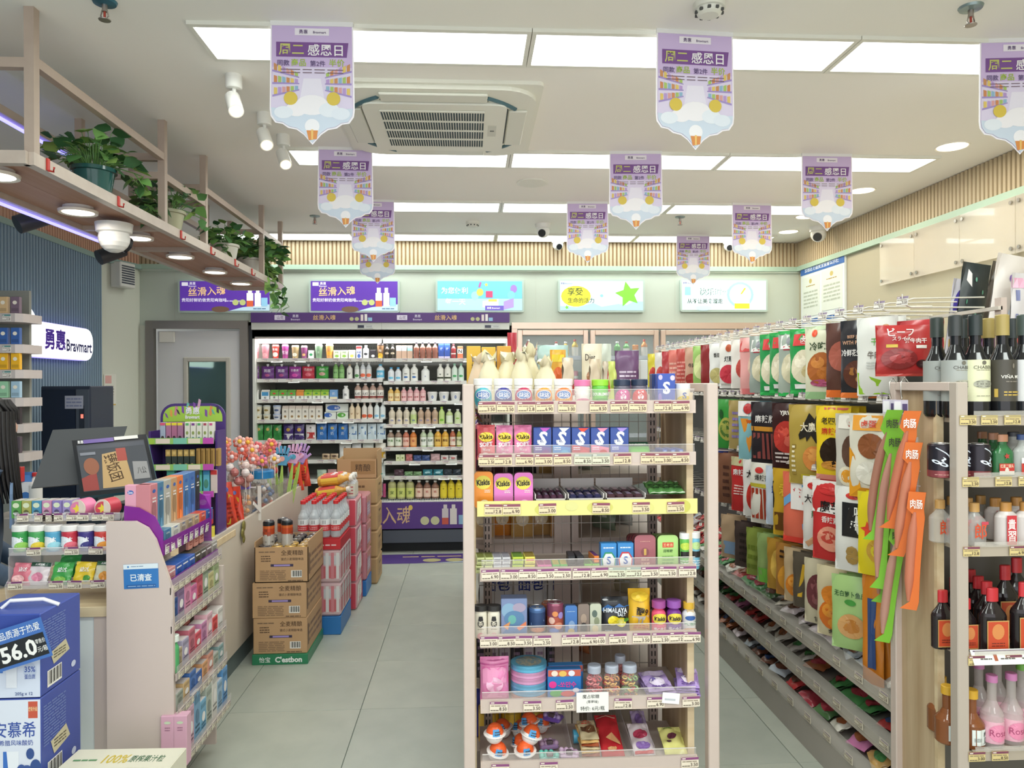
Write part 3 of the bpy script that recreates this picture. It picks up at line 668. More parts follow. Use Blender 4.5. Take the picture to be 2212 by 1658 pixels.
for i, (u, v, lb, pot, pr, ph, nl, sp, tr, up_, gl_) in enumerate((
    (190, 402, 'leafy pothos in translucent blue-green pot, nearest on rack', '2f5f5c', .085, .13, 90, .15, [(.16, .12, -.02, 6), (.1, .3, -.02, 8)], .2, True),
    (352, 492, 'sprawling pothos in grey-green pot, second on rack', 'a9a88c', .085, .13, 60, .16, [(-.05, -.28, -.06, 8), (.05, -.38, -.1, 9), (.14, .2, -.05, 7)], .17, False),
    (478, 558, 'dense pothos in chalky white pot, third on rack', 'cfccc0', .085, .125, 80, .14, [(.05, -.2, -.1, 7)], .15, False),
    (535, 573, 'dark pothos in chalky white pot, fourth on rack', 'c6c2b8', .09, .13, 90, .16, [(.1, .1, -.1, 6)], .16, False))):
    p = rp(u, v); plant((-1.595, p.y, zt_), lb, pot, pr, ph, i+3, nl, sp, tr, up_, .07, gl_)
plant((-1.6, 5.62, zt_), 'trailing pothos vines spilling over far end of rack', 'c9c4b8', .08, .12, 11, 150, .2, [(.14, .05, -.3, 12), (.16, -.05, -.34, 13), (.13, .12, -.25, 11), (.17, .3, -.3, 11), (.15, -.2, -.22, 9), (.15, .15, -.36, 12)], .2, .078)
p = PZ(248, 488, RZ); dome((p.x+.02, p.y-.05, RZ), 'white dome camera hanging under the plant rack', 1.35, 2.6, 'dome security cameras', .3)
for u, v, lb in ((75, 472, 'black spotlight under left edge of rack, nearer'), (243, 545, 'black spotlight under left edge of rack, farther')):
    p = PX(u, v, RX0-.1); t = thing('track_spotlight', lb, 'spotlight', p, 0, 'black spotlights beside the plant rack'); k = M('2f3136', .4)
    b = MB(); b.tube([(.03, .06, .03), (-.06, -.03, -.035)], .042, k, 14); part('lamp_body', b, t); b = MB(); b.box(.01, .13, .03, .06, .025, .05, k); part('bracket', b, t)
# ================================================================ BACK: light boxes, open cooler, glass door fridges
FW = M('d6d8d0', .4); FG = M('b9b4ae', .5)
def lightbox(u0, v0, u1, v1, label, ops, c):
    a, b_ = PY(u0, v1, BACK-.04), PY(u1, v0, BACK-.04); w, h = b_.x-a.x, b_.z-a.z
    t = thing('light_box', label, 'sign', (a.x+w/2, BACK, a.z), 0, 'light boxes above the fridges'); fr = M('b9cbc0', .35); b = MB()
    out = []; r = .02
    for cx, cz, a0 in ((w/2-r, h-r, 0), (-w/2+r, h-r, 90), (-w/2+r, r, 180), (w/2-r, r, 270)):
        for i in range(4): an = radians(a0+i*30); out.append((cx+r*cos(an), cz+r*sin(an)))
    b.prism(out, -.035, 0, fr); part('frame', b, t)
    b = MB(); m = .018; b.box(-w/2+m, w/2-m, -.037, -.035, m, h-m, M(c, .5, emit=.42)); deco(b, ops, flat(w-2*m, h-2*m, -.037, None, m), w-2*m, h-2*m, dict(r=.5, emit=.42)); part('lit_picture', b, t)
PUR = '5b35a0'
silk = [('p', [(.0, 0), (1, 0), (1, .22), (.7, .12), (.55, 0)], 'bcd8e4'), ('r', .02, .84, .09, .96, 'e8e4f0'), ('t', '勇惠', .14, .92, .1, 'f0ecf8', .1), ('t', 'Bravmart', .14, .83, .05, 'f0ecf8', .1),
        ('t', '丝滑入魂', .3, .66, .3, 'f3c98a', .42, .03, .05), ('t', '贵阳好鲜奶做贵阳爽咖啡', .27, .36, .13, 'f4f0f8', .5, .02), ('l', 1, .5, .3, .72, .36, 'e8e0f4'), ('o', .45, .05, .1, .1, '6a5040'), ('o', .62, .28, .035, .1, 'b8c27a'), ('o', .7, .28, .035, .1, 'b8c27a'),
        ('r', .745, .14, .82, .6, 'f2efe8'), ('r', .745, .14, .82, .34, 'd8603a'), ('r', .76, .6, .805, .78, 'f2efe8'), ('r', .835, .14, .905, .6, 'f4f2ec'), ('r', .85, .6, .89, .78, 'f4f2ec'), ('r', .91, .16, .98, .44, '8fc4e0'), ('l', 1, .82, .04, .97, .1, '406080')]
lightbox(384, 603, 586, 675, 'purple lit sign with gold script and milk bottles above the door', silk, PUR)
lightbox(667, 603, 863, 675, 'purple lit sign with gold script above the open cooler', silk, PUR)
lightbox(941, 603, 1132, 674, 'pale blue lit sign with white script and balloons', [('r', 0, .0, 1, .4, 'a8dcec'), ('t', '为您便利', .2, .68, .22, 'f8fcff', .36, .02), ('t', '每一天', .21, .3, .22, 'f8fcff', .26, .02), ('o', .44, .5, .045, .15, '9adcc8'), ('o', .5, .62, .04, .13, 'd4dc5a'), ('o', .9, .74, .04, .14, '9a7ad0'), ('o', .87, .52, .045, .15, '7cc4ea'),
        ('p', [(.53, .1), (.72, .1), (.72, .4), (.53, .32)], 'd8f0ec'), ('r', .56, .0, .78, .16, '6a58b8'), ('t', '勇惠 Bravmart', .66, .08, .07, 'ffffff', .16), ('p', [(.78, .02), (.9, .1), (.9, .42), (.78, .3)], 'a890dc'), ('r', .57, .44, .65, .66, 'd84a70'), ('r', .6, .3, .7, .38, 'd8dc5a'), ('s', .575, .88, .07, 'e8e050'), ('p', [(.48, .8), (.5, .98), (.52, .95), (.5, .78)], 'b060a0')], '70c0e0')
lightbox(1206, 603, 1393, 674, 'white lit sign with yellow circle and green star', [('p', [(0, 0), (1, 0), (1, .3), (.9, .32), (.8, .18), (.7, .22), (.5, .12), (.4, .25), (.2, .1), (0, .15)], 'a8d4ee'), ('o', .19, .48, .18, .36, 'eae23a'), ('t', '享受', .18, .64, .26, '20402c', .24, .03), ('t', '生命的活力', .25, .34, .18, '20402c', .38, .03), ('t', '勇惠 Bravmart', .08, .92, .07, '504080', .14),
        ('s', .82, .55, .46, '7acc3c'), ('o', .5, .5, .02, .05, '8cc8e8'), ('s', .08, .1, .08, '7acc3c')], 'd8eef6')
lightbox(1470, 602, 1659, 673, 'white lit sign with milk carton, clock ring and cup', [('t', '快乐时光', .38, .62, .25, '3c6a60', .42, .035), ('t', '快乐时光', .375, .63, .25, 'eafaf6', .42, .0), ('t', '从不让美食溜走', .27, .3, .17, '20402c', .5, .03), ('t', '勇惠 Bravmart', .08, .92, .07, '504080', .14), ('r', .03, .5, .1, .78, '8cc8ea'), ('p', [(.03, .78), (.1, .78), (.085, .88), (.045, .88)], 'b4dcf2'),
        ('o', .69, .52, .16, .44, '9cd0f0'), ('o', .69, .52, .13, .36, 'e2f3fa'), ('r', .62, .04, .8, .52, 'f2f8ee'), ('r', .62, .04, .8, .22, 'c4dc3a'), ('p', [(.69, .54), (.71, .54), (.76, .74), (.74, .76)], 'e0cc40'), ('o', .25, .06, .1, .08, 'b8dcf2')], 'dff0f6')

# ---- open multideck cooler -------------------------------------------------
cx0, cx1 = PY(546, 900, BACK).x, PY(1101, 900, BACK).x
ck = thing('open_cooler', 'long white open drinks cooler with purple banners and lit canopy', 'cooler', (cx0, BACK, 0))
CW = cx1-cx0; CD = .72; o0 = (cx0, BACK, 0)
def zb(v, y=BACK): return PY(820, v, y).z
b = MB(); gi = M('8c8e8a', .6)
b.box(0, CW, CD-.02, CD, .3, 2.0, gi); b.box(0, .02, 0, CD, .3, 2.0, FW); b.box(CW-.02, CW, 0, CD, .3, 2.0, FW)
b.box(0, CW, 0, CD, 1.93, 2.05, FW); part('cabinet', b, ck)
b = MB(); zc0, zc1 = zb(738), zb(697); zc2 = zb(712)
b.box(.0, CW, -.03, .04, zc2, zc1, FW); b.box(0, CW, .0, .16, zc0+.03, zc2, FG); b.box(CW/2-.001, CW/2+.001, -.031, -.03, zc2, zc1, M('9a9c98')); part('canopy', b, ck)
zs0, zs1 = zb(697), zb(676); b = MB()
b.box(0, CW, -.045, -.02, zs0, zs1, M('503070', .5))
ops = []
for o_ in (0, .47): ops += [('r', .1+o_-.01, .25, .14+o_-.01, .75, 'd8d0e0'), ('t', '山花', .112+o_, .5, .34, '503070', .05), ('t', '勇惠', .17+o_, .65, .3, 'd0c8dc', .04), ('t', 'Bravmart', .17+o_, .3, .18, 'd0c8dc', .06), ('t', '丝滑入魂', .28+o_, .5, .55, 'd8b07a', .12, .03), ('o', .395+o_-.01, .35, .008, .2, 'b0b082'), ('o', .415+o_-.01, .35, .008, .2, 'b0b082'), ('r', .43+o_-.01, .15, .44+o_-.01, .8, 'd8ccc8'), ('r', .445+o_-.01, .15, .455+o_-.01, .85, 'e0dcd8'), ('r', .458+o_-.01, .15, .474+o_-.01, .5, '8cb4d0')]
deco(b, ops, flat(CW, zs1-zs0, -.045, 0, zs0), CW, zs1-zs0); part('banner_strip', b, ck)
for u in (789, 1063):
    p = PY(u, 705, BACK-.03); b = MB(); b.rbox(-.07, .07, -.006, 0, -.017, .017, M('c8cac8', .4), .003); b.box(-.065, -.01, -.0075, -.006, -.012, .012, M('20243a', .2)); deco(b, [('t', '03.8', .27, .5, .5, '6a80d8', .3), ('l', 2, .58, .25, .95, .75, '8a8c90')], flat(.13, .028, -.006, None, -.014), .13, .028); part('control_display', b, ck, W2L(o0, p))
for a, c in ((.03, CW/2-.02), (CW/2+.0, CW-.03)):
    b = MB(); b.tube([(a, .1, zc0+.02), (c, .1, zc0+.02)], .028, M('ffffff', .5, emit=2.6), 10); part('lamp_tube', b, ck, label='glowing white tube lamp')
    area('cooler_lamp', (cx0+(a+c)/2, BACK+.07, zc0-.01), c-a, .05, 3.2, (1, 1, 1))
# plinth
b = MB(); z1_ = zb(1083); z2_ = zb(1140); b.box(0, CW, -.06, .04, z2_, z1_, M('5a3a86', .5))
deco(b, [('t', '丝滑入魂', .5, .52, .66, 'd8b58a', .22, .02), ('o', .61, .8, .008, .1, 'e0c060'), ('o', .665, .3, .017, .16, 'c9c9a0'), ('o', .705, .3, .017, .16, 'c9c9a0'), ('r', .732, .15, .757, .75, 'd0c8cc'), ('r', .732, .15, .757, .4, 'c85a4a'), ('r', .738, .75, .752, .9, 'd8d0d0'), ('r', .763, .15, .79, .75, 'dcd6d2'), ('r', .77, .75, .784, .9, 'dcd6d2'), ('r', .797, .15, .83, .5, '8cb4d4')], flat(CW, z1_-z2_, -.06, 0, z2_), CW, z1_-z2_); part('purple_front_panel', b, ck)
b = MB(); z3_ = zb(1170); dg = M('555c66', .5)
b.box(0, CW/2-.004, -.05, .04, z3_, z2_-.012, dg); b.box(CW/2+.004, CW, -.05, .04, z3_, z2_-.012, dg); part('kick_panel', b, ck)
b = MB(); b.box(.02, CW-.02, .02, .05, 0, z3_, M('22252a', .6)); b.box(0, CW, -.02, CD, z1_-.06, z1_-.005, FW); part('base', b, ck)
b = MB(); b.box(0, CW, -.055, .02, z1_-.0, z1_+.006, FW)
for i in range(150): x = CW*i/150; b.box(x, x+.004, -.05, -.048, z1_+.0, z1_+.03, M('c8d2d8', .4))
o = part('wire_lip', b, ck); o['kind'] = 'stuff'
half = CW/2
LV = [(0, 781), (0, 825), (0, 869), (0, 912.5), (0, 957), (0, 1000), (0, 1042), (0, 1083)]
RV = [(1, 781), (1, 829.5), (1, 872.7), (1, 922.5), (1, 972), (1, 1002), (1, 1034), (1, 1083)]
SHY = BACK+.06
shelfz = {}
rr = random.Random(5)
for sd, v in LV+RV:
    u = 690 if sd == 0 else 960
    z = PY(u, v, SHY).z; k = len([1 for q in shelfz if q[0] == sd]); shelfz[sd, k] = z+.028
    if v == 1083: continue
    x0, x1 = (.022, half-.004) if sd == 0 else (half+.004, CW-.022)
    b = MB(); b.box(x0, x1, .06, .56, z+.014, z+.028, M('d4d4cc', .4)); b.box(x0, x1, .05, .062, z-.001, z+.032, M('dcdcd6', .4)); s_ = part('shelf', b, ck)
    n = 9
    for i in range(n):
        x = x0+(x1-x0)*(i+rr.uniform(.25, .75))/n; mk('price_tag', price_tag_mesh(rr.randint(0, 5), .055, .028, 'a890a8', 'eeeae2'), s_, (x, .049, z+.001))
    for i in range(2 if rr.random() < .6 else 1):
        if rr.random() < .75: x = x0+(x1-x0)*rr.uniform(.15, .85); b = MB(); b.box(-.05, .05, -.001, .001, 0, .03, M('f0f2ee', .4)); b.box(-.035, .035, -.0014, -.001, .01, .016, M('b0b4b0', .4)); mk('price_card', b.data('price_card'), s_, (x, .044, z-.006), (radians(-25), 0, 0))
b = MB()
for z in (1.86, 1.72, 1.55, 1.4, 1.2, 1.0, .8):
    for i in range(90): x = .05+i*(CW-.1)/90; b.box(x, x+.012, CD-.0215, CD-.02, z, z+.006, M('505250', .7))
part('back_slots', b, ck)['kind'] = 'stuff'

LBLU = ['nearest']
def row(where, Y, zb_, items, depth=.0, back=0, backstep=.08):
    """items: (builder, desc, u0, u1, vtop, n, kwargs) ; builder(w, h, i) -> Proto"""
    for fn, desc, u0, u1, vt, n in items:
        for i in range(n):
            a = u0+(u1-u0)*i/n; c = u0+(u1-u0)*(i+1)/n
            pa, pc = PY(a, vt, Y), PY(c, vt, Y); w = (pc.x-pa.x)*.93; h = max(pa.z-zb_, .02)
            P = fn(w, h, i) if callable(fn) else fn
            lb = desc+((', '+nth(i+1, n)) if n > 1 else '')+', '+where
            P.put(((pa.x+pc.x)/2, Y+w*.35+depth, zb_), rr.uniform(-.05, .05), lb, '%s %s' % (P.name.replace('_', ' ')+'s', where))
def bt(c, cap='f2f2ee', lab=None, ops=(), name='milk_bottle', cat='bottle', **k): return lambda w, h, i: P_bottle(name, cat, w, h, c, cap, lab, ops, **k)
def bx(c, ops=(), name='drink_carton', cat='carton', dd=.6, **k): return lambda w, h, i: P_box(name, cat, w, h, w*dd, c, ops, **k)
def gb(c, ops=(), top='f3f3ef'): return lambda w, h, i: P_gable('milk_carton', 'carton', w, h, w*.8, c, ops, top)
def pc(c, ops=()): return lambda w, h, i: P_pouch('jelly_pouch', 'pouch', w, h, c, 'f6f6f4', ops)
def cp(c, lid='f2f0ec', ops=(), name='drink_cup'): return lambda w, h, i: P_cup(name, 'cup', w, h, c, lid, ops)
def bg_(c, ops=(), name='yogurt_pouch', cat='pouch', **k): return lambda w, h, i: P_bag(name, cat, w, h, w*.35, c, ops, seed=i % 3, **k)
X = lambda s, c='ffffff', y=.5, h=.2, w=.86, b=.03: ('t', s, .5, y, h, c, w, b)
C1 = lambda c, y=.3, r=.3: ('o', .5, y, r, r*.55, c)
def cu(x): return 530+x/4.514
def cv(y): return 660+y/4.514
def cv2(y): return 900+y/4.514
Y0 = BACK+.075
row('cooler left shelf one', Y0, shelfz[0, 0], [
 (cp('cf8f96', 'c98a92', [X('草莓', 'f8ecec', .6)]), 'pale pink lidded cup', cu(80), cu(130), cv(375), 1), (cp('d9909c', 'd88a94', [C1('e8b0b8')]), 'pink lidded cup', cu(150), cu(230), cv(375), 1),
 (cp('c8483c', 'd0605a', [C1('f0f0e8', .35, .35), X('粒粒', 'ffffff', .75)]), 'red lidded cup', cu(252), cu(328), cv(378), 1), (cp('a8488c', 'c070a8', [X('紫薯', 'f0d8ec', .5, .3)]), 'magenta lidded cup', cu(348), cu(420), cv(375), 1),
 (cp('b09a70', 'c8ac84', [C1('f4f0e0', .35, .28)]), 'tan lidded cup with white arch', cu(442), cu(522), cv(385), 1), (cp('8a4a78', 'a89498', [C1('f0c080', .35, .22)]), 'purple lidded cup with orange arch', cu(535), cu(605), cv(388), 1),
 (bx('e8ece4', [C1('3aa468', .5, .3)]), 'small white carton with green ring', cu(610), cu(668), cv(437), 1), (cp('7c9a7c', 'a8b4a0', [X('冰', 'c8dcc8', .5)]), 'grey-green tall cup', cu(670), cu(752), cv(372), 1), (cp('cf9458', 'd4b088', [C1('f0b040', .4, .3)]), 'orange tall cup', cu(775), cu(858), cv(370), 1),
 (bx('dfe8cc', [C1('88b848', .3, .3), X('豆奶', '50803c', .75)]), 'pale green square carton', cu(855), cu(1000), cv(434), 2), (bx('e6ebd4', [C1('c8c85a', .3, .3)]), 'cream green square carton', cu(1005), cu(1072), cv(432), 1),
 (bx('e0e4ec', [('r', 0, .8, 1, 1, 'b03c3c'), X('牛奶', '3850a0', .5), C1('5070b8', .2, .3)]), 'white blue carton with red top', cu(1078), cu(1135), cv(392), 1), (bt('e4e4e6', 'd0d0d2', None, [C1('30303a', .5, .25)]), 'cow patterned white bottle', cu(1142), cu(1205), cv(385), 1),
 (bx('3a3438', [C1('f0ece8', .3, .3)]), 'black and white carton', cu(1212), cu(1275), cv(432), 1), (cp('8a6848', '3a302c', [C1('e8b840', .2, .4), X('咖', 'f0e0c8', .6)]), 'brown coffee cup', cu(1278), cu(1352), cv(365), 1)])
row('cooler right shelf one', Y0, shelfz[1, 0], [
 (bt('3a342c', '282624', None, [C1('c8b8a0', .6, .3)]), 'black coffee bottle with round badge', cu(1352), cu(1462), cv(378), 2), (bx('b89a84', [('r', 0, .6, 1, 1, 'd8dcdc')]), 'tan coffee carton', cu(1468), cu(1575), cv(388), 2), (bx('b89a84', [('r', 0, .6, 1, 1, '8cc4c0')]), 'tan carton with teal top', cu(1576), cu(1630), cv(388), 1),
 (bt('8a5a4c', '2c2a34', None, [('p', [(0, .1), (1, .6), (1, .85), (0, .4)], 'e8d8c8')]), 'brown swirl coffee bottle', cu(1636), cu(1880), cv(358), 4), (bx('2c4c9c', [X('雀', 'c8d8f0', .65), ('r', 0, 0, 1, .15, 'b8b0c8')]), 'blue coffee carton', cu(1880), cu(1997), cv(370), 2),
 (bt('8c3436', '50282c', None, [X('coco', 'f0e8e0', .5)]), 'dark red cocoa bottle', cu(2003), cu(2055), cv(372), 1), (bx('d8704c', [('r', 0, .4, 1, .8, 'eee6dc'), X('N', '202020', .6, .3)]), 'orange carton with large N', cu(2065), cu(2122), cv(395), 1)])
row('cooler left shelf two', Y0, shelfz[0, 1], [
 (pc('6c3c80', [X('蒟蒻', 'e8e0f0', .65, .25), C1('b85a90', .3, .2)]), 'dark purple jelly pouch', cu(80), cu(132), cv(570), 1), (pc('6f3c88', [X('蒟蒻', 'e8e0f0', .65, .25), C1('b85a90', .3, .2)]), 'purple grape jelly pouch', cu(140), cu(412), cv(568), 2), (pc('9c3c98', [X('百香果', 'f0e8f4', .7, .2), C1('e058b8', .3, .25)]), 'bright magenta jelly pouch', cu(412), cu(540), cv(572), 1),
 (pc('c4384c', [X('巴旦杜', 'f8e8e8', .75, .2), C1('e87888', .35, .25)]), 'red jelly pouch', cu(542), cu(670), cv(570), 1), (pc('48a048', [C1('d8b0a0', .4, .25), X('白桃', 'f0f8e8', .75)]), 'green jelly pouch', cu(678), cu(808), cv(568), 1),
 (bt('7cac64', 'f4f4f4', '8fc07a', [X('青瓜', '406840', .6)], name='juice_bottle'), 'green label white cap bottle', cu(850), cu(965), cv(552), 2), (bt('e8e8e0', 'b8a078', None, [X('豆', '303030', .55, .35)]), 'white bottle with tan cap', cu(982), cu(1045), cv(570), 1),
 (bt('d4dcd4', 'f4f4f2', 'e6e6e4', [C1('5a9a58', .2, .35)], name='juice_bottle'), 'white bottle with green fruit print', cu(1060), cu(1112), cv(552), 1), (bt('d4d8dc', 'f4f4f2', 'e6e6e4', [C1('e8704c', .25, .4)], name='juice_bottle'), 'white bottle with orange fruit print', cu(1115), cu(1230), cv(552), 2),
 (bt('e6ecf0', '58b0d8', '68bce0', [X('酸奶', 'ffffff', .5, .4)], waist=True), 'sky blue capped yogurt bottle', cu(1272), cu(1355), cv(570), 1)])
row('cooler right shelf two', Y0, shelfz[1, 1], [
 (bt('e8ecf0', '50a8dc', None, [C1('78c8e8', .3, .3)]), 'blue capped milk bottle', cu(1385), cu(1522), cv(600), 2), (bt('f0f0ea', 'f6f6f2', None, [X('鲜奶', '303030', .7, .16), C1('3870b8', .3, .2)]), 'white milk bottle with blue dot', cu(1525), cu(1685), cv(568), 2),
 (bt('f0f2f0', 'f6f6f2', None, [X('牛', '3050a0', .45, .2)]), 'plain white milk bottle', cu(1710), cu(1798), cv(588), 1), (bt('ecebe2', 'f6f6f2', None, [X('椰', '707868', .6, .2), ('r', .1, .1, .9, .3, '38402c')]), 'cream bottle with dark band', cu(1865), cu(2008), cv(566), 2), (bt('dcece0', 'a8dcc0', None, [C1('58b070', .4, .25)]), 'pale green coconut bottle', cu(2008), cu(2135), cv(563), 2)])
gw = [('r', 0, .5, 1, 1, '6cb04c'), X('简', '303030', .3, .3), C1('d8503c', .8, .2)]
row('cooler left shelf three', Y0, shelfz[0, 2], [
 (gb('f0f2ee', [X('奶', '404040', .4, .3)]), 'plain white square carton', cu(80), cu(128), cv(820), 1), (gb('eef2f2', [('r', .1, .5, .9, 1, '4898cc'), X('轻', '303030', .25, .3)]), 'white carton with blue wave', cu(150), cu(236), cv(820), 1), (gb('eef2ea', gw, '7cbc58'), 'green topped carton with red fruit', cu(240), cu(490), cv(820), 3),
 (gb('eef2ea', [('r', 0, .5, 1, 1, 'e8903c'), X('简', '303030', .3, .3)], 'f0a858'), 'orange topped carton', cu(492), cu(570), cv(820), 1), (gb('eef2ea', [('r', 0, .5, 1, 1, 'a8cc40'), X('简', '303030', .3, .3), C1('50a040', .8, .2)], '8cc44c'), 'lime topped carton', cu(572), cu(815), cv(818), 3),
 (bx('7aa8dc', [X('奶', 'dce8f8', .6, .3), ('r', 0, 0, 1, .25, 'e8dcb8')]), 'light blue milk box', cu(818), cu(900), cv(818), 1), (bt('f0f0ee', 'f4f4f2', None, [X('美', '606070', .5, .4)], neck=.5), 'short white bottle with grey print', cu(942), cu(1012), cv(780), 1), (bt('b89a8c', 'f4f4f2', 'f0ece4', [X('大红', '202020', .5, .4), ('r', 0, 0, 1, .2, '8c3430')], name='tea_bottle'), 'milk tea bottle with black characters', cu(1058), cu(1350), cv(757), 4)])
row('cooler right shelf three', Y0, shelfz[1, 2], [
 (bt('e8c070', 'f4f4f2', 'f0dca8', [X('燕麦', 'c07830', .4, .3)]), 'yellow oat milk bottle', cu(1385), cu(1510), cv(795), 2), (bt('e6b0b4', 'f4f4f2', 'ecc4c4', [X('草莓', 'b83848', .4, .3)]), 'pink strawberry milk bottle', cu(1512), cu(1762), cv(793), 4),
 (cp('e8e8e6', 'eceae8', [X('0', '4068b0', .5, .4)], name='yogurt_cup'), 'white twin yogurt cup', cu(1765), cu(2105), cv(838), 3)])
row('cooler left shelf four', Y0, shelfz[0, 3], [
 (cp('e4e0cc', 'c8d0cc', [C1('9a8448', .5, .25)], name='yogurt_bowl'), 'clear lidded yogurt bowl', cu(80), cu(245), cv(1055), 2), (cp('d8dce4', 'b0c0dc', [C1('50648c', .5, .25)], name='yogurt_bowl'), 'blue lidded yogurt bowl', cu(258), cu(348), cv(1055), 1),
 (gb('ece8dc', [X('燕', '50483c', .75, .2), C1('9c7c4c', .3, .2)], 'e4d8cc'), 'cream gable carton with leaf print', cu(355), cu(750), cv(975), 6),
 (bx('e8eee8', [('o', .3, .6, .35, .32, '3c6cc0'), X('益', 'ffffff', .6, .3)], name='milk_pack', dd=.4), 'wide white pack with blue oval', cu(765), cu(885), cv(1038), 1), (bx('e4eee0', [('o', .4, .6, .38, .34, '58a83c'), X('益', 'ffffff', .6, .3)], name='milk_pack', dd=.4), 'wide white pack with green oval', cu(886), cu(1003), cv(1038), 1),
 (bt('ead8b8', 'f0e4d4', None, [X('豆', 'a87844', .5, .3)]), 'cream bottle with brown lettering', cu(1008), cu(1125), cv(950), 2), (bt('ece8e0', 'f0dcd4', None, [C1('d8603c', .2, .4)]), 'white bottle with orange base', cu(1130), cu(1245), cv(945), 2), (bt('e8f0f0', 'f4f4f2', None, [C1('88c0e0', .2, .3)]), 'white bottle with pale blue print', cu(1250), cu(1368), cv(943), 2)])
for u0, u1, vt, lb, c in ((80, 245, 970, 'clear lidded yogurt bowl stacked on top', 'e4e0cc'), (258, 348, 970, 'blue lidded yogurt bowl stacked on top', 'd8dce4'), (765, 1003, 958, 'wide white pack with blue oval on top', '')):
    n = 2 if c == 'e4e0cc' else 1
    zz = shelfz[0, 3]+(PY(600, 970, Y0).z-PY(600, 970, Y0).z)+(PY(600, cv(1055), Y0).z-shelfz[0, 3]) if c else PY(600, cv(1038), Y0).z
    fn = cp(c, 'c8d0cc' if n == 2 else 'b0c0dc', [C1('9a8448' if n == 2 else '50648c', .5, .25)], name='yogurt_bowl') if c else bx('e8eee8', [('o', .35, .5, .3, .35, '3c6cc0'), X('益生', 'ffffff', .5, .3)], name='milk_pack', dd=.3)
    row('cooler left shelf four', Y0, zz, [(fn, lb, cu(u0), cu(u1), cv(vt), n)])
row('cooler left shelf five', Y0, shelfz[0, 4], [
 (bg_('3c9048', [C1('c8b060', .7, .18)]), 'green milk pouch', cu(80), cu(350), cv(1160), 3), (bg_('4a3878', [C1('d0a850', .65, .2), ('r', .05, .05, .95, .4, 'e8e8ec')]), 'indigo and white milk pouch', cu(360), cu(572), cv(1155), 2), (bg_('e8e4e4', [('r', .1, .1, .9, .5, 'c84848'), X('枣', '404040', .8, .12)]), 'white and red milk pouch', cu(580), cu(685), cv(1160), 1),
 (bg_('3c78c0', [C1('c8b870', .72, .16), X('奶', 'd0e4f4', .4)]), 'blue milk pouch', cu(688), cu(998), cv(1150), 3), (bg_('d4e4ec', [('p', [(.1, .4), (.9, .55), (.9, .3), (.1, .35)], '2c68b0'), X('鲜', '5088b8', .75, .15)]), 'pale milk pouch with blue mountain', cu(998), cu(1370), cv(1150), 4)])
def jb(c, lab, txt, tc='c05040', cap='f4f4f2'): return bt(c, cap, lab, [X(txt, tc, .6, .3)], name='juice_bottle', sh=.74)
row('cooler right shelf four', Y0, shelfz[1, 3], [
 (bt('e0d4c0', 'f4f4f2', None, [X('Oh', '3c50a0', .3, .2)], waist=True), 'cream waisted milk bottle', cu(1392), cu(1605), cv(990), 3), (bt('dce0c0', 'f0f0ee', 'c4d890', [X('Oh', '3c50a0', .3, .2)], waist=True), 'greenish waisted milk bottle', cu(1605), cu(1672), cv(990), 1), (bt('c8ac94', 'f0eeea', None, [X('Oh', '5868a8', .3, .2)], waist=True), 'tan waisted milk bottle', cu(1675), cu(1882), cv(992), 3),
 (bt('c8e090', 'a8d048', None, [C1('78b838', .3, .25)]), 'lime green bottle', cu(1882), cu(1945), cv(985), 1), (bt('c4d498', 'f4f4f2', 'e4ecd8', []), 'squat pale green bottle', cu(1952), cu(2025), cv(1008), 1), (bt('d4e0b4', 'f4f4f2', None, [C1('8cb848', .6, .2)]), 'squat lime white bottle', cu(2035), cu(2105), cv(1008), 1)])
row('cooler right shelf five', Y0, shelfz[1, 4], [
 (jb('a08878', 'e8ecdc', '苹果', '508838'), 'brown tea bottle with white label', cu(1378), cu(1528), cv(1215), 2), (jb('c87860', 'f0c8b8', '西柚'), 'grapefruit juice bottle', cu(1530), cu(1600), cv(1215), 1), (jb('d88040', 'f0b070', '橙'), 'orange juice bottle', cu(1602), cu(1672), cv(1215), 1),
 (jb('c8d8b8', 'f0f4ec', '青提', '386030'), 'clear green juice bottle', cu(1700), cu(1838), cv(1210), 2), (jb('e8b048', 'f0c868', '满橙', '703818'), 'yellow juice bottle', cu(1840), cu(1985), cv(1208), 2), (jb('b8684c', 'f0e0d0', '山楂'), 'red hawthorn juice bottle', cu(1990), cu(2052), cv(1205), 1), (jb('a8a848', 'e8e8c0', '苹果', '485820'), 'olive juice bottle', cu(2056), cu(2110), cv(1205), 1)])
row('cooler left shelf six', Y0, shelfz[0, 5], [
 (bg_('c8b090', [C1('5c4438', .6, .3)], name='bread_roll_pack', cat='snack'), 'brown paper snack pack', cu(740), cu(905), cv2(360), 2), (bg_('ecece8', [C1('b85a50', .35, .14), X('奶', '404040', .75, .12)]), 'white pouch with cherry', cu(905), cu(1030), cv2(262), 1), (bg_('e8eaec', [C1('303038', .5, .08), C1('303038', .35, .08)]), 'white pouch with dark dots', cu(1032), cu(1130), cv2(262), 1),
 (bg_('e8eee8', [('r', .05, .1, .95, .45, '58a83c')]), 'white and green pouch', cu(1135), cu(1250), cv2(260), 1), (bg_('eeeade', [('r', .05, .1, .95, .45, 'e8b83c')]), 'white and yellow pouch', cu(1258), cu(1370), cv2(258), 1)])
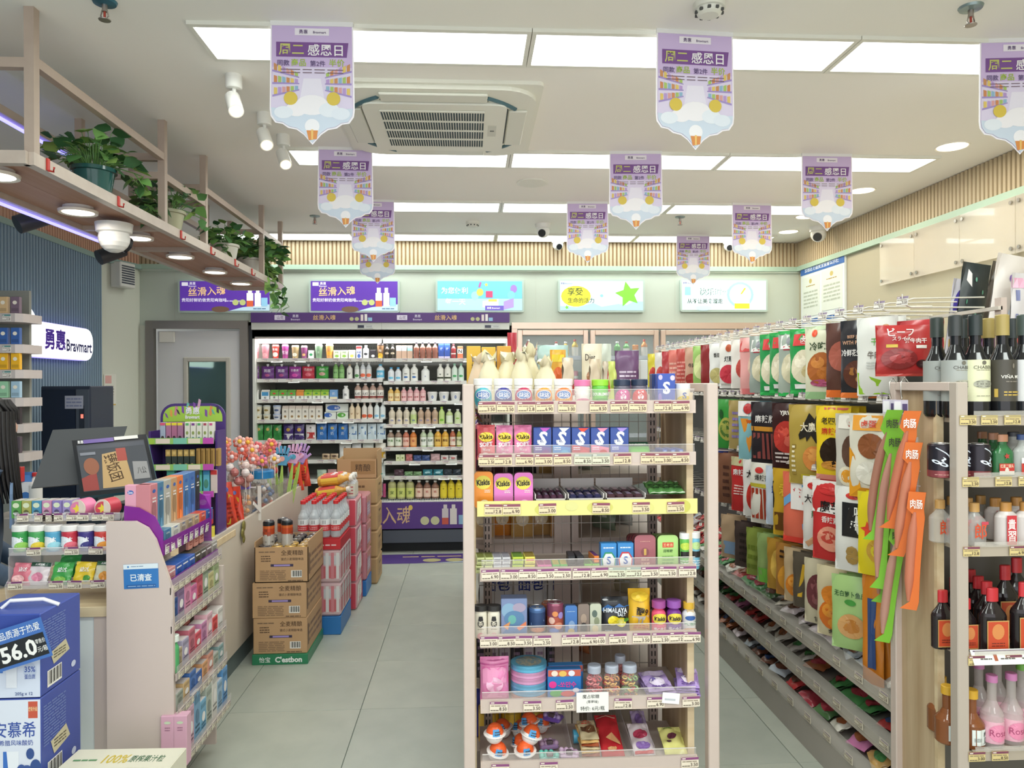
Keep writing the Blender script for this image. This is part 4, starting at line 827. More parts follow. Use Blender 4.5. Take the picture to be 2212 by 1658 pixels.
row('cooler right shelf six', Y0, shelfz[1, 5], [
 (bx('dce4b8', [C1('80983c', .5, .2)], name='snack_box', cat='box'), 'small lime carton', cu(1465), cu(1555), cv2(368), 2), (bg_('c87878', [], name='chilled_dessert', cat='snack'), 'pink wrapped dessert', cu(1560), cu(1630), cv2(365), 1), (bg_('405890', [], name='chilled_dessert', cat='snack'), 'navy wrapped dessert', cu(1635), cu(1800), cv2(375), 2),
 (bg_('d8b4b8', [], name='chilled_dessert', cat='snack'), 'pale pink wrapped dessert', cu(1802), cu(1900), cv2(362), 1), (bg_('e0dcd8', [C1('c87070', .5, .3)], name='chilled_dessert', cat='snack'), 'white wrapped dessert', cu(1902), cu(2065), cv2(375), 2)])
row('cooler right shelf seven', Y0, shelfz[1, 6], [
 (bg_('5c4450', [], name='dessert_pack', cat='snack'), 'dark dessert pack', cu(1445), cu(1545), cv2(515), 1), (bg_('80a878', [], name='dessert_pack', cat='snack'), 'green dessert pack', cu(1548), cu(1720), cv2(535), 2), (bg_('388898', [C1('b0e0e8', .5, .3)], name='dessert_pack', cat='snack'), 'teal dessert pack', cu(1725), cu(1930), cv2(515), 2), (bg_('34404c', [], name='dessert_pack', cat='snack'), 'black dessert pack', cu(1932), cu(2105), cv2(512), 2)])
row('cooler left shelf seven', Y0, shelfz[0, 6], [
 (bg_('b8ccb8', [], name='dessert_pack', cat='snack'), 'pale green snack pack', cu(690), cu(790), cv2(518), 1), (bg_('d8a8a8', [], name='dessert_pack', cat='snack'), 'pale pink snack pack', cu(792), cu(915), cv2(515), 1), (bg_('68a858', [], name='dessert_pack', cat='snack'), 'low green snack pack', cu(1080), cu(1150), cv2(590), 1),
 (bg_('e4e8d8', [('r', .1, .05, .9, .4, '5c9048')]), 'white pouch with green field', cu(1160), cu(1255), cv2(455), 1), (bg_('e0ecec', [('r', .1, .05, .9, .35, '6cb4a0')]), 'white pouch with teal field', cu(1262), cu(1365), cv2(455), 1)])
row('cooler left bottom shelf', Y0, shelfz[0, 7], [
 (bg_('e4a8b8', [C1('f0e8e8', .5, .3)]), 'pink and white yogurt bag', cu(1080), cu(1165), cv2(645), 1), (bg_('f0e4e4', [('r', 0, 0, 1, .35, 'd8488c'), C1('c83c50', .6, .2)]), 'wide white bag with pink base', cu(1170), cu(1340), cv2(640), 1), (bg_('c85888', []), 'dark pink yogurt bag', cu(1342), cu(1370), cv2(650), 1)])
row('cooler right bottom shelf', Y0, shelfz[1, 7], [
 (bt('bcbc84', 'f4f4f2', 'd4dc80', [X('宜', '486828', .5, .4)], name='tea_bottle', sh=.82), 'olive tea bottle with yellow label', cu(1385), cu(1648), cv2(615), 3), (bt('8c6858', 'f4f4f2', 'f0d4c0', [X('桃', 'c05848', .6, .3)], name='tea_bottle'), 'brown tea bottle with peach label', cu(1652), cu(1890), cv2(622), 3), (bt('e0cc3c', 'e8d848', 'ecd83c', [('p', [(0, .3), (1, .7), (1, .6), (0, .2)], 'f8f0b0'), X('柠', '605018', .8, .15)], name='juice_bottle', r=.3), 'bright yellow lemon bottle', cu(1895), cu(2118), cv2(600), 3)])
# floor sticker in front of the cooler
p0 = PZ(760, 1219, 0); b = MB(); xs0, xs1 = p0.x-.05, .25; ys0, ys1 = p0.y, BACK-.12
b.box(xs0, xs1, ys0, ys1, 0, .0015, M('503a7c', .45)); deco(b, [('l', 1, .35, .62, .8, .8, 'c8b088'), ('t', '魂', .1, .5, .5, 'c8b088', .2), ('o', .55, .3, .06, .18, 'b0a878'), ('o', .7, .3, .06, .18, 'b0a878'), ('p', [(.45, 0), (1, 0), (1, .14), (.7, .12), (.6, .04)], 'a8b4b8'), ('o', .93, .35, .05, .2, 'a85848')], lambda x, y, l: (xs0+x*(xs1-xs0), ys0+y*(ys1-ys0), .0015+l*EPS*.6), xs1-xs0, ys1-ys0)
tag(mk('floor_sticker', b.data('floor_sticker')), 'purple printed floor sticker in front of the open cooler', 'sticker')

# ---- glass door fridge --------------------------------------------------------
gx0, gx1 = PY(1106, 900, BACK).x, RIGHT-.02
gf = thing('glass_door_fridge', 'long pinkish metal fridge with four glass doors', 'fridge', (gx0, BACK, 0)); og = (gx0, BACK, 0); GW = gx1-gx0
PM = M('d8bfae', .28, .55, noise=('n', 4, .2, 'c4b4a8')); z1_ = PY(1400, 697, BACK).z; z2_ = PY(1400, 710, BACK).z
b = MB(); b.box(0, GW, -.03, .06, z2_, z1_, PM); b.box(0, .05, -.02, .06, .15, z2_, PM); b.box(GW-.03, GW, -.02, .06, .15, z2_, PM); part('front_frame', b, gf)
b = MB(); b.box(0, GW, .68, .7, .15, z1_, M('c4c8c4', .5)); b.box(0, .02, .06, .7, .15, z1_, FW); b.box(GW-.02, GW, .06, .7, .15, z1_, FW); b.box(0, GW, .06, .7, z2_+.02, z1_, FW); b.box(0, GW, .0, .7, 0, .15, M('44484c', .5)); part('cabinet', b, gf)
p = PY(1689, 697, BACK-.03); b = MB(); b.rbox(-.06, .06, -.006, 0, -.015, .015, M('c8cac8', .4), .003); b.box(-.055, -.01, -.0075, -.006, -.01, .01, M('201c50', .2)); deco(b, [('t', '04.0', .25, .5, .5, '8a80e8', .3)], flat(.11, .025, -.006, None, -.0125), .11, .025); part('control_display', b, gf, W2L(og, p))
us = [1116, 1273, 1425, 1571, 1712]; FS = []
for i in range(4):
    a = PY(us[i], 720, BACK-.03).x+.006-gx0; c = PY(us[i+1], 720, BACK-.03).x-.012-gx0; zt0, zt1 = .17, z2_-.015; fwid = .045
    b = MB()
    b.rbox(a, a+fwid, -.05, -.01, zt0, zt1, PM, .004); b.rbox(c-fwid, c, -.05, -.01, zt0, zt1, PM, .004); b.rbox(a+fwid, c-fwid, -.05, -.01, zt1-fwid, zt1, PM, .004); b.rbox(a+fwid, c-fwid, -.05, -.01, zt0, zt0+fwid, PM, .004)
    dr = part('door', b, gf); b = MB(); b.box(a+fwid, c-fwid, -.03, -.024, zt0+fwid, zt1-fwid, GL('cfe0e0', .14)); part('pane', b, dr)
    b = MB(); b.tube([(c-.02, -.05, 1.0), (c-.02, -.075, 1.02), (c-.02, -.075, 1.5), (c-.02, -.05, 1.52)], .008, M('c8c0b8', .3, .8)); part('handle', b, dr)
    for z in (1.74, 1.5, 1.26, 1.02, .78): b = MB(); b.box(a, c, .1, .5, z-.012, z, M('dcdcd8', .4)); b.box(a, c, .09, .1, z-.02, z+.018, M('c8ccd8', .4)); part('shelf', b, gf)
    area('fridge_lamp', (gx0+(a+c)/2, BACK+.13, z2_-.02), .45, .03, 1.2, (1, 1, 1))
pal = ['c83c3c', 'e8e8e0', 'd8b838', '3c60b0', '58a048', 'e08838', 'b8d0d8', 'd07890', '405040', 'c8b090']
rg = random.Random(12)
for si, z in enumerate((1.74, 1.5)):
    for i in range(4):
        a = PY(us[i], 720, BACK).x+.07; c = PY(us[i+1], 720, BACK).x-.07; n = 6
        for k in range(n):
            x = a+(c-a)*(k+.5)/n; w = .058; h = (.15, .17, .12)[rg.randint(0, 2)]; cc = pal[(k//2+i*3+si*5) % 10]; kd = rg.randint(0, 2)
            P = P_can('drink_can', 'can', w, .12, [(.05, cc), (.4, 'e8e8e4'), (.6, cc)]) if kd == 0 else P_bottle('drink_bottle', 'bottle', w, h, cc, ('f2f2ee', 'c83c3c')[k % 2], 'e8e4dc' if k % 2 else None)
            P.put((x, BACK+.13, z), 0, '%s %s, %s from left, %s shelf, glass door %s' % (('red', 'white', 'yellow', 'blue', 'green', 'orange', 'pale blue', 'pink', 'dark green', 'tan')[(k//2+i*3+si*5) % 10], P.name.replace('_', ' '), ORD[k+1], ('top', 'second')[si], ORD[i+1]), 'drinks behind the glass doors')
# ================================================================ CENTRAL GONDOLA, its end shelf faces the camera
YF = 2.35; GB = YF+.34
def gu(x): return 980+x/3.814
def g3(y): return 660+y/3.814
def g4(y): return 980+y/3.814
def g5(y): return 1260+y/3.814
gxl, gxr = PY(1000, 1100, YF).x, PY(1546, 1100, YF).x
gn = thing('gondola_shelf', 'tall beige metal gondola end shelf full of gum and sweets', 'shelf', (gxl, YF, 0)); oo = (gxl, YF, 0); L = gxr-gxl
PB = M('cdbcb2', .4, noise=('n', 30, .12, 'bcaaa0'))
for x in (.0, L-.036):
    b = MB(); b.rbox(x, x+.036, -.03, .01, 0, 1.5, PB, .003); part('frame_post', b, gn)
    b = MB(); b.rbox(x, x+.036, .35, .385, 0, 1.5, PB, .003); part('frame_post', b, gn)
    b = MB(); b.rbox(x, x+.036, .01, .35, 1.472, 1.5, PB, .002); part('frame_top_bar', b, gn)
for x in (.045, L-.085):
    b = MB(); x1_ = x+.022 if x > .2 else x-.004; x0_ = x if x > .2 else x-.008; y_ = .034 if x > .2 else .1; b.box(x0_, x1_, y_+.006, .36, .05, 1.47, WOOD); b.box(x0_, x1_, y_, y_+.006, .05, 1.47, WOODX); part('side_board', b, gn)
sx0, sx1 = PY(1036, 1100, YF).x-gxl, PY(1503, 1100, YF).x-gxl
for x in (.07, L-.14):
    b = MB(); b.box(x, x+.03, .32, .35, .05, 1.46, PB)
    for k in range(46): z = .1+k*.029; b.box(x+.006, x+.010, .3185, .32, z, z+.018, M('3a3634', .7)); b.box(x+.018, x+.022, .3185, .32, z, z+.018, M('3a3634', .7))
    part('slotted_upright', b, gn)
GV = [(893, 893), (1007, 1004), (1114, 1107), (1254, 1247), (1398, 1388), (1540, 1525)]
GZ = [PY(1270, (a+c)/2, YF).z for a, c in GV]+[.262]
tagu = [[205, 357, 530, 680, 862, 1120, 1292, 1443, 1650, 1797], [205, 335, 510, 668, 825, -990, -1140, 1315, 1538, 1648, 1795], [252, 402, 698, 1135, 1465, 1748],
        [227, 382, 532, 680, 815, 975, 1127, -1265, -1412, 1537, 1683, 1845], [212, 360, 495, 650, 885, 1035, 1098, 1272, 1465, 1622, 1768, 1878], [290, 566, 834, 1310, 1581, 1870], [1860, 300, 700]]
for k, z in enumerate(GZ):                        # z = bottom edge of the shelf front
    b = MB(); b.box(sx0, sx1, .0, .30, z, z+.016, M('d0c2b8', .45)); b.box(sx0, sx1, -.004, .004, z, z+.042 if k != 2 else z+.02, M('d2c0b4', .45)); s_ = part('shelf', b, gn)
    b = MB(); hz = z+(.068 if k else .078)
    if k == 2:
        b.box(sx0-.008, sx1+.002, -.012, -.008, z, z+.048, M('e4dc8c', .4)); deco(b, [('o', .12, .5, .04, .4, 'd8d078'), ('o', .3, .4, .05, .4, 'd0cc68'), ('o', .42, .6, .03, .3, 'dcd890'), ('o', .55, .5, .06, .4, 'd4d070'), ('o', .75, .45, .05, .4, 'dcd884'), ('o', .93, .5, .04, .45, 'ccc860')], flat(sx1-sx0, .048, -.012, sx0, z), sx1-sx0, .048); mk('yellow_strip', b.data('yellow_strip'), s_)
    else:
        b.box(sx0+.005, sx1-.005, -.007, -.005, z+.01, hz, GL('e6dcd8', .14)); b.box(sx0+.005, sx1-.005, -.008, -.004, hz-.0015, hz, GL('f4f0ee', .6)); mk('clear_lip', b.data('clear_lip'), s_)
    for i, x in enumerate(tagu[k]):
        X_ = PY(gu(abs(x)), 1100, YF).x-gxl+.028
        mk('price_tag', price_tag_mesh((i+k) % 6, .056, .033, '8c4a5e' if k < 3 else '8a4a7c', 'e8d4b0' if k < 3 else 'ece0cc') if x > 0 else price_tag_mesh(i % 6, .056, .033, 'a8b0a8', 'dcdcc4'), s_, (X_, (-.014 if k == 2 else -.0095)-.0025*(i % 2), z+.006), (0, radians(((i*5+k) % 3-1)*1.0), 0))
    if 0 < k:
        b = MB(); b.box(sx0, sx1, .302, .3035, z+.02, z+.021, PB)
b = MB()
gw_ = M('9c948c', .5, .3)
for k in range(18): x = sx0+.02+k*(sx1-sx0-.1)/17; b.box(x, x+.0022, .312, .3142, .1, 1.44, gw_)
for k in range(19): z = .12+k*.073; b.box(sx0, sx1-.06, .309, .312, z, z+.0022, gw_)
o = part('wire_mesh_back', b, gn); o['kind'] = 'stuff'
# central spine and shelves of the gondola behind
GE = 5.4
sp = thing('gondola_run', 'long double sided gondola behind the gum shelves', 'shelf', (gxl, GB+.06, 0)); os_ = (gxl, GB+.06, 0)
b = MB(); mx = L*.45; b.box(mx-.03, mx+.03, 0, .03, 0, 1.42, PB); b.box(mx+.034, mx+.06, 0, .03, 0, 1.42, PB); part('end_post', b, sp)
b = MB(); b.box(mx-.012, mx+.012, .03, GE-GB, .1, 1.42, M('a89c94', .6)); part('centre_panel', b, sp)
for z in (.14, .40, .66, .92, 1.16, 1.44):
    for s, (a, c) in enumerate(((.0, mx-.02), (mx+.02, L-.0))):
        if z == .14: b = MB(); b.box(a, c, 0, GE-GB, .0, .14, M('b4a8a0', .5)); part('deck', b, sp); continue
        b = MB(); e = .02 if s == 0 else L-.02
        b.box(a+(.0 if s == 0 else .0), c, .02, GE-GB, z-.015, z, M('c8bcb4', .5)); part('shelf', b, sp)
for y in (.0,):
    for s in (0, 1):
        for z in (.40, .66, .92, 1.16): b = MB(); b.prism([(0, z-.1), (0, z-.016), (mx-.05, z-.016), (mx-.05, z-.03)] if s else [(0, z-.1), (0, z-.016), (-(mx-.05), z-.016), (-(mx-.05), z-.03)][::-1], 0, .003, PB); o = part('bracket', b, sp, (mx+.02 if s else mx-.02, .02, 0))

# ---- goods on the end shelf ----
def gb_(k): return GZ[k]+.017
def grow(k, items, where, cnv, dy=.0, vb=None):
    z = gb_(k)
    for fn, desc, x0, x1, yt, n in items:
        for i in range(n):
            a = gu(x0+(x1-x0)*i/n); c = gu(x0+(x1-x0)*(i+1)/n); Y = YF+.03+dy
            pa, pc = PY(a, cnv(yt), Y), PY(c, cnv(yt), Y); w = (pc.x-pa.x)*.96; h = max(pa.z-z, .02)
            P = fn(w, h, i); lb = desc+((', '+nth(i+1, n)) if n > 1 else '')+', '+where
            P.put(((pa.x+pc.x)/2, Y+min(w*.42, .03), z), rr.uniform(-.03, .03), lb, P.name.replace('_', ' ')+'s, '+where)
def gumtub(c, cap, name='gum_tub', t='益达', c2=None, body2='f0ece6'):
    return lambda w, h, i: P_tub(name, 'gum', w, h, 'eeeae4', cap, [('o', .5, .46, .42, .5, c), ('o', .5, .3, .3, .2, c2 or dk(c, .85)), ('o', .5, .6, .3, .22, 'e8f2fa'), ('o', .5, .6, .27, .19, '3878c0'), ('t', t, .5, .6, .24, 'ffffff', .5, .05)])
W1 = 'top shelf'
grow(0, [(gumtub('58bccc', 'ecebe8'), 'cyan gum tub with white cap', 160, 325, 600, 1), (gumtub('3c3c98', 'ecebe8'), 'indigo gum tub with white cap', 327, 492, 600, 1), (gumtub('c8305c', 'ecebe8'), 'crimson gum tub with white cap', 496, 660, 600, 1),
   (gumtub('f0a030', 'ecebe8'), 'amber gum tub with white cap', 664, 825, 602, 1), (gumtub('ee7c2c', 'ecebe8', c2='f4b840'), 'orange gum tub with white cap', 828, 992, 602, 1),
   (lambda w, h, i: P_tub('gum_tub', 'gum', w, h, 'f0ece8', 'e07aa8', [('p', [(.05, .5), (.95, .5), (.9, .78), (.1, .78)], '2a2a2a'), ('t', 'DOUBLEMINT', .5, .64, .16, 'ffffff', .8, .02), ('o', .5, .22, .4, .22, 'e890b0')], body2='f0ece8'), 'white gum tub with pink cap', 996, 1140, 610, 1),
   (lambda w, h, i: P_tub('gum_tub', 'gum', w, h, '6cc84c', '98dc40', [('p', [(.05, .5), (.95, .5), (.9, .78), (.1, .78)], '1c5c34'), ('t', 'DOUBLEMINT', .5, .64, .16, 'ffffff', .8, .02), ('o', .5, .22, .4, .22, '4cae3c')]), 'green gum tub with lime cap', 1142, 1290, 607, 1),
   (lambda w, h, i: P_tub('gum_tub', 'gum', w, h, '6c6878', '2c3850', [('o', .5, .4, .42, .5, 'd03c94'), ('t', 'S', .5, .6, .5, 'f4ecf4', .6, .03), ('t', '炫迈', .5, .5, .14, 'ffffff', .5)]), 'magenta gum tub with black cap', 1325, 1470, 607, 1),
   (lambda w, h, i: P_tub('gum_tub', 'gum', w, h, '6c6878', '2c3850', [('o', .5, .4, .42, .5, 'd42c34'), ('t', 'S', .5, .6, .5, 'f4ecf4', .6, .03), ('t', '炫迈', .5, .5, .14, 'ffffff', .5)]), 'red gum tub with black cap', 1470, 1612, 605, 1),
   (lambda w, h, i: P_box('gum_box', 'gum', w, h, .04, '3c58b0', [('o', .15, .9, .12, .08, 'c8bcd8'), ('o', .85, .88, .14, .08, 'd8cce0'), ('t', 'S', .5, .58, .38, 'e8f0f8', .7, .03), ('t', '炫迈', .5, .5, .1, 'ffffff', .5), ('t', '白桃莓莓味', .5, .2, .07, 'd8e0f0', .6), ('o', .12, .3, .1, .12, '8878c0')]), 'tall blue floral gum box', 1680, 1832, 558, 1),
   (lambda w, h, i: P_tub('gum_tub', 'gum', w, h, 'e8e0d0', 'e4e8f0', [('o', .5, .3, .45, .35, 'e0c430'), ('t', 'S', .5, .65, .4, '3c60b0', .6, .03), ('o', .85, .15, .2, .2, '3c4890')]), 'yellow and white gum tub', 1838, 1965, 640, 1)], W1, g3)
grow(0, [(lambda w, h, i: P_box('gum_box', 'gum', w, h, .04, '2c4074', [('o', .5, .5, .3, .3, 'b8b0d0')]), 'dark blue gum box behind floral one', 1630, 1720, 560, 1)], W1, g3, .05)
kis = lambda c: (lambda w, h, i: P_bag('candy_bag', 'candy', w, h, w*.28, c, [('o', .5, .66, .42, .14, 'f0d850'), ('t', 'Kiskis', .5, .66, .13, '2c2420', .72, .03, .06), ('t', 'SOFT', .5, .45, .13, 'f8ecf0', .75, .05, .1), ('t', '米co', .5, .3, .11, 'f8ecf0', .6, .04), ('o', .45, .14, .22, .07, 'f0ece8'), ('o', .8, .12, .12, .05, '88a858')], edge=dk(c, .92)))
sb = lambda c, c2, c3: (lambda w, h, i: P_box('gum_box', 'gum', w, h, .035, '34509c', [('p', [(.0, 0), (1, 0), (1, .36), (.0, .46)], c), ('p', [(.35, 1), (.95, 1), (.6, .84)], c3), ('t', 'S', .52, .66, .46, 'e4ecf6', .85, .03, -.15), ('t', '炫迈', .4, .57, .12, 'ffffff', .5, .04, .1), ('l', 2, .08, .28, .45, .4, 'e8ecf4'), ('o', .68, .17, .24, .13, c2)]))
W2 = 'second shelf'
grow(1, [(kis('e0646c'), 'coral red soft candy bag', 190, 346, 985, 1), (kis('e88cb8'), 'pale pink soft candy bag', 348, 494, 988, 1), (kis('ee86b4'), 'bright pink soft candy bag', 497, 650, 986, 1),
   (sb('5c3c94', '7c2c8c', 'c058c0'), 'blue gum box with purple grapes', 655, 810, 1003, 1), (sb('3c8cd0', '60b4e0', 'e8ecf4'), 'blue gum box with ice mint', 814, 970, 1003, 1), (sb('c83c50', 'e05060', 'e04838'), 'blue gum box with watermelon', 972, 1128, 1005, 1),
   (sb('e884a0', 'd03844', 'f090b0'), 'blue gum box with strawberry', 1130, 1288, 1005, 1), (sb('5c6cc0', '5868c8', 'a890dc'), 'blue gum box with blueberries', 1292, 1450, 1003, 1)], W2, g3)
def lean(P, x, y, z, label, group, tilt, rot=0.0):
    o = P.put((x, y, z), 0, label, group); o.rotation_euler = (-radians(tilt), 0, rot); return o
p = PY(gu(1545), 1000, YF+.04)
lean(P_box('gum_pack', 'gum', .072, .07, .012, '58a83c', [('r', 0, .7, 1, 1, '1c4c34'), ('t', 'DOUBLEMINT', .5, .84, .12, 'e8f0e0', .8), ('o', .3, .35, .22, .2, '6cc44c'), ('o', .68, .32, .24, .2, '6cc44c')]), p.x, YF+.05, gb_(1), 'flat green mint gum pack leaning back, second shelf', None, 50)
for i, x in enumerate((1715, 1780, 1845)):
    p = PY(gu(x), 1000, YF+.06); P_box('gum_stick_pack', 'gum', .017, .012, .075, '3058b8', [('r', .2, .3, .8, .7, '8cb0e8')], top='3c68c8').put((p.x, YF+.07, gb_(1)+.018), .1, 'small blue gum stick pack, %s, lying on second shelf' % nth(i+1, 3), 'blue gum stick packs')
for i, x in enumerate((1710, 1830, 1920)):
    p = PY(gu(x), 1000, YF+.06); P_box('gum_tray', 'gum', .042, .018, .13, '5c88b8', [], top='4c7cc0').put((p.x, YF+.1, gb_(1)), 0, 'flat pale blue gum carton, %s, under blue sticks' % nth(i+1, 3), 'flat blue gum cartons')
W3 = 'third shelf'
kt = lambda c, c2: (lambda w, h, i: P_tin('candy_tin', 'candy', w, h, .03, c, [('o', .48, .72, .44, .2, 'e8dc58'), ('t', 'Kiskis', .48, .72, .17, '241c1c', .74, .04, .06), ('l', 2, .55, .42, .88, .52, 'f4e8e0'), ('o', .55, .08, .3, .14, c2), ('o', .55, .08, .26, .11, 'f0c050')]))
grow(2, [(kt('ec9434', 'e8e0c0'), 'orange mint candy tin', 165, 328, 150, 1), (kt('d87cc0', 'c888c8'), 'mauve mint candy tin', 330, 494, 165, 1), (kt('e07cc4', 'f0b8e0'), 'pink mint candy tin', 497, 658, 158, 1)], W3, g4)
for i, (x0, x1, c) in enumerate(((665, 920, '4c2c40'), (935, 1230, '2c2c50'), (1245, 1570, '4c3038'))):
    a, c_ = PY(gu(x0), 1060, YF+.05), PY(gu(x1), 1060, YF+.05); w = c_.x-a.x; t = thing('candy_tray', 'white display tray of dark wrapped sweets, %s, third shelf' % nth(i+1, 3), 'tray', (a.x, YF+.03, gb_(2)), 0, 'white trays of dark sweets')
    b = MB(); wm = M('dcd8d4', .5); b.box(0, w, 0, .2, 0, .003, wm); b.box(0, w, 0, .003, 0, .03, wm); b.box(0, .003, 0, .2, 0, .045, wm); b.box(w-.003, w, 0, .2, 0, .045, wm); b.box(0, w, .197, .2, 0, .07, wm); part('tray', b, t)
    n = 4
    for k in range(n):
        for r in range(2):
            x = .005+k*(w-.01)/n; b = MB(); b.rbox(x+.001, x+(w-.01)/n-.001, .01+r*.075, .08+r*.075, .004, .04+r*.004, M(c, .3), .005); b.box(x+.008, x+(w-.01)/n-.008, .02+r*.075, .07+r*.075, .0405+r*.004, .041+r*.004, M(('8c7ca0', 'b89ca8')[r], .3)); part('sweet_pack', b, t)
for i in range(3):
    a = PY(gu(1620+i*85), 1060, YF+.05); P_bag('mint_pack', 'gum', .05, .1, .012, '5c9450', [('l', 3, .15, .3, .85, .7, '2c4c2c')], edge='c8d8c0').put((a.x+.02, YF+.04, gb_(2)+.04), (radians(-75), 0, 0), 'green mint pack lying flat, %s, third shelf' % nth(i+1, 3), 'green mint packs')
    LINK[-1].rotation_euler = (radians(-75), 0, 0)
W4 = 'fourth shelf'
def pk(x0, x1, yt, c, desc, n=2, rows=1, top=None, lab=None, where=W4):
    """two little stick packs with the rows behind them"""
    z = gb_(3)
    for i in range(n):
        a = gu(x0+(x1-x0)*i/n); c_ = gu(x0+(x1-x0)*(i+1)/n); pa, pc_ = PY(a, 1220, YF+.02), PY(c_, 1220, YF+.02); w = (pc_.x-pa.x)*.95
        for r in range(rows):
            h = .0235; P = P_box('gum_stick_pack', 'gum', w, h, .075, c, [('r', .1, .45, .9, .75, lab or dk(c, .6)), ('l', 1, .15, .1, .85, .3, dk(c, .7))], top=top or dk(c, .75))
            lvl = ['', ', upper layer', ', top layer'][r] if rows > 1 else ''
            P.put(((pa.x+pc_.x)/2, YF+.065+r*.01, z+.001+r*(h+.001)), rr.uniform(-.06, .06), desc+', '+nth(i+1, n)+lvl+', '+where, 'small gum packs on the fourth shelf')
pk(185, 325, 770, 'd4dc9c', 'lime and white gum packs', 2, 2, '7c8440'); pk(325, 468, 765, 'd8d8dc', 'silver white gum packs', 2, 2, '9c9ca8', '686878'); pk(485, 580, 760, 'c8dc50', 'lime gum pack', 1, 2, '6c9440'); pk(586, 676, 760, 'ece46c', 'yellow gum pack', 1, 2, '9c8840', 'd86850')
pk(690, 815, 790, 'ee74b8', 'hot pink gum pack', 2, 1, 'a83c78'); pk(818, 948, 790, '58c048', 'green gum pack', 2, 1, 'c8b840'); pk(950, 1078, 740, '2c2c30', 'black gum pack', 2, 2, '383840', '5c5c64'); pk(1080, 1210, 790, '84d04c', 'bright green gum pack', 2, 1, '507838')
pp = PY(gu(1172), 1200, YF+.03); P_box('gum_stick_pack', 'gum', .017, .022, .075, 'f08838', [('r', .1, .4, .9, .7, 'c84c28')], top='6c3c80').put((pp.x, YF+.075, gb_(3)+.026), .1, 'orange gum pack stacked on the green ones, fourth shelf')
sgb = lambda c: (lambda w, h, i: P_box('mint_box', 'gum', w, h, .02, '3c8cd0', [('l', 1, .15, .8, .85, .9, 'e4ecf4'), ('p', [(.1, .05), (.9, .05), (.95, .45), (.7, .68), (.25, .68), (.03, .4)], c), ('p', [(.16, .1), (.84, .1), (.88, .42), (.68, .62), (.3, .62), (.1, .4)], 'f0f0f2'), ('t', 'S', .5, .36, .3, '3c68b8', .6, .03)]))
grow(3, [(sgb('389868'), 'blue mint box with green hexagon', 1215, 1352, 745, 1), (sgb('d04048'), 'blue mint box with red hexagon', 1355, 1492, 742, 1),
  (lambda w, h, i: P_tin('throat_tin', 'candy', w, h, .018, 'a8646c', [('o', .5, .5, .2, .13, '8c5058'), ('r', .44, .4, .56, .6, 'd8b060'), ('l', 1, .25, .8, .75, .87, 'c89088'), ('t', '桃红尖', .5, .26, .08, 'e8c0a8', .6), ('t', '润喉糖', .5, .13, .09, 'e8c0a8', .6)]), 'dusty red throat sweet tin', 1497, 1680, 680, 1),
  (lambda w, h, i: P_tin('throat_tin', 'candy', w, h, .018, 'b4dc84', [('r', .22, .64, .78, .8, 'd84c38'), ('t', '王老吉', .5, .72, .1, 'f0d8a0', .5), ('t', '润喉糖', .5, .53, .1, '48703c', .6), ('l', 3, .2, .1, .8, .4, '70a050')]), 'light green throat sweet tin', 1688, 1868, 680, 1),
  (lambda w, h, i: P_tub('mint_tube', 'candy', w, h, '6cc058', 'f0f0f0', [('o', .5, .8, .4, .14, 'c8e058'), ('r', .1, .38, .9, .6, '282828'), ('l', 3, .1, .05, .9, .3, 'e8f0e8')], capz=.84), 'green mint tube with white cap', 1868, 1955, 655, 1),
  (lambda w, h, i: P_tub('mint_tube', 'candy', w, h, '80c8e4', 'f0f0f0', [('o', .5, .8, .4, .14, 'c8e8a0'), ('r', .1, .38, .9, .6, '282828'), ('l', 3, .1, .05, .9, .3, 'e8f0f8')], capz=.84), 'blue mint tube with white cap', 1958, 2042, 648, 1)], W4, g4)
for j in range(1, 4):
    grow(3, [(sgb('389868'), 'blue mint box, %s behind green hexagon one' % ORD[j], 1208, 1345, 738, 1), (sgb('d04048'), 'blue mint box, %s behind red hexagon one' % ORD[j], 1350, 1485, 735, 1),
      (lambda w, h, i: P_tin('throat_tin', 'candy', w, h, .018, '9c4850', []), 'dusty red tin, %s behind the first' % ORD[j], 1497-20*j, 1680-20*j, 672, 1), (lambda w, h, i: P_tin('throat_tin', 'candy', w, h, .018, 'a0cc78', []), 'light green tin, %s behind the first' % ORD[j], 1688-18*j, 1868-18*j, 672, 1)], W4, g4, .03*j)
W5 = 'fifth shelf'
ct = lambda w, h, i: P_bottle('tea_carton', 'drink', w, h, 'ece6d4', '2a2828', None, [('p', [(.25, .75), (.75, .75), (.68, .92), (.32, .92)], '28282a'), ('o', .5, .62, .3, .16, '28282a'), ('t', '茶', .5, .62, .22, 'ece6d4', .5, .04), ('l', 1, .2, .35, .8, .42, '8c8878'), ('o', .5, .1, .35, .14, 'e8b8b8')], neck=.92, sh=.8, caph=.16, lz=(.02, .74), flat_=.7)
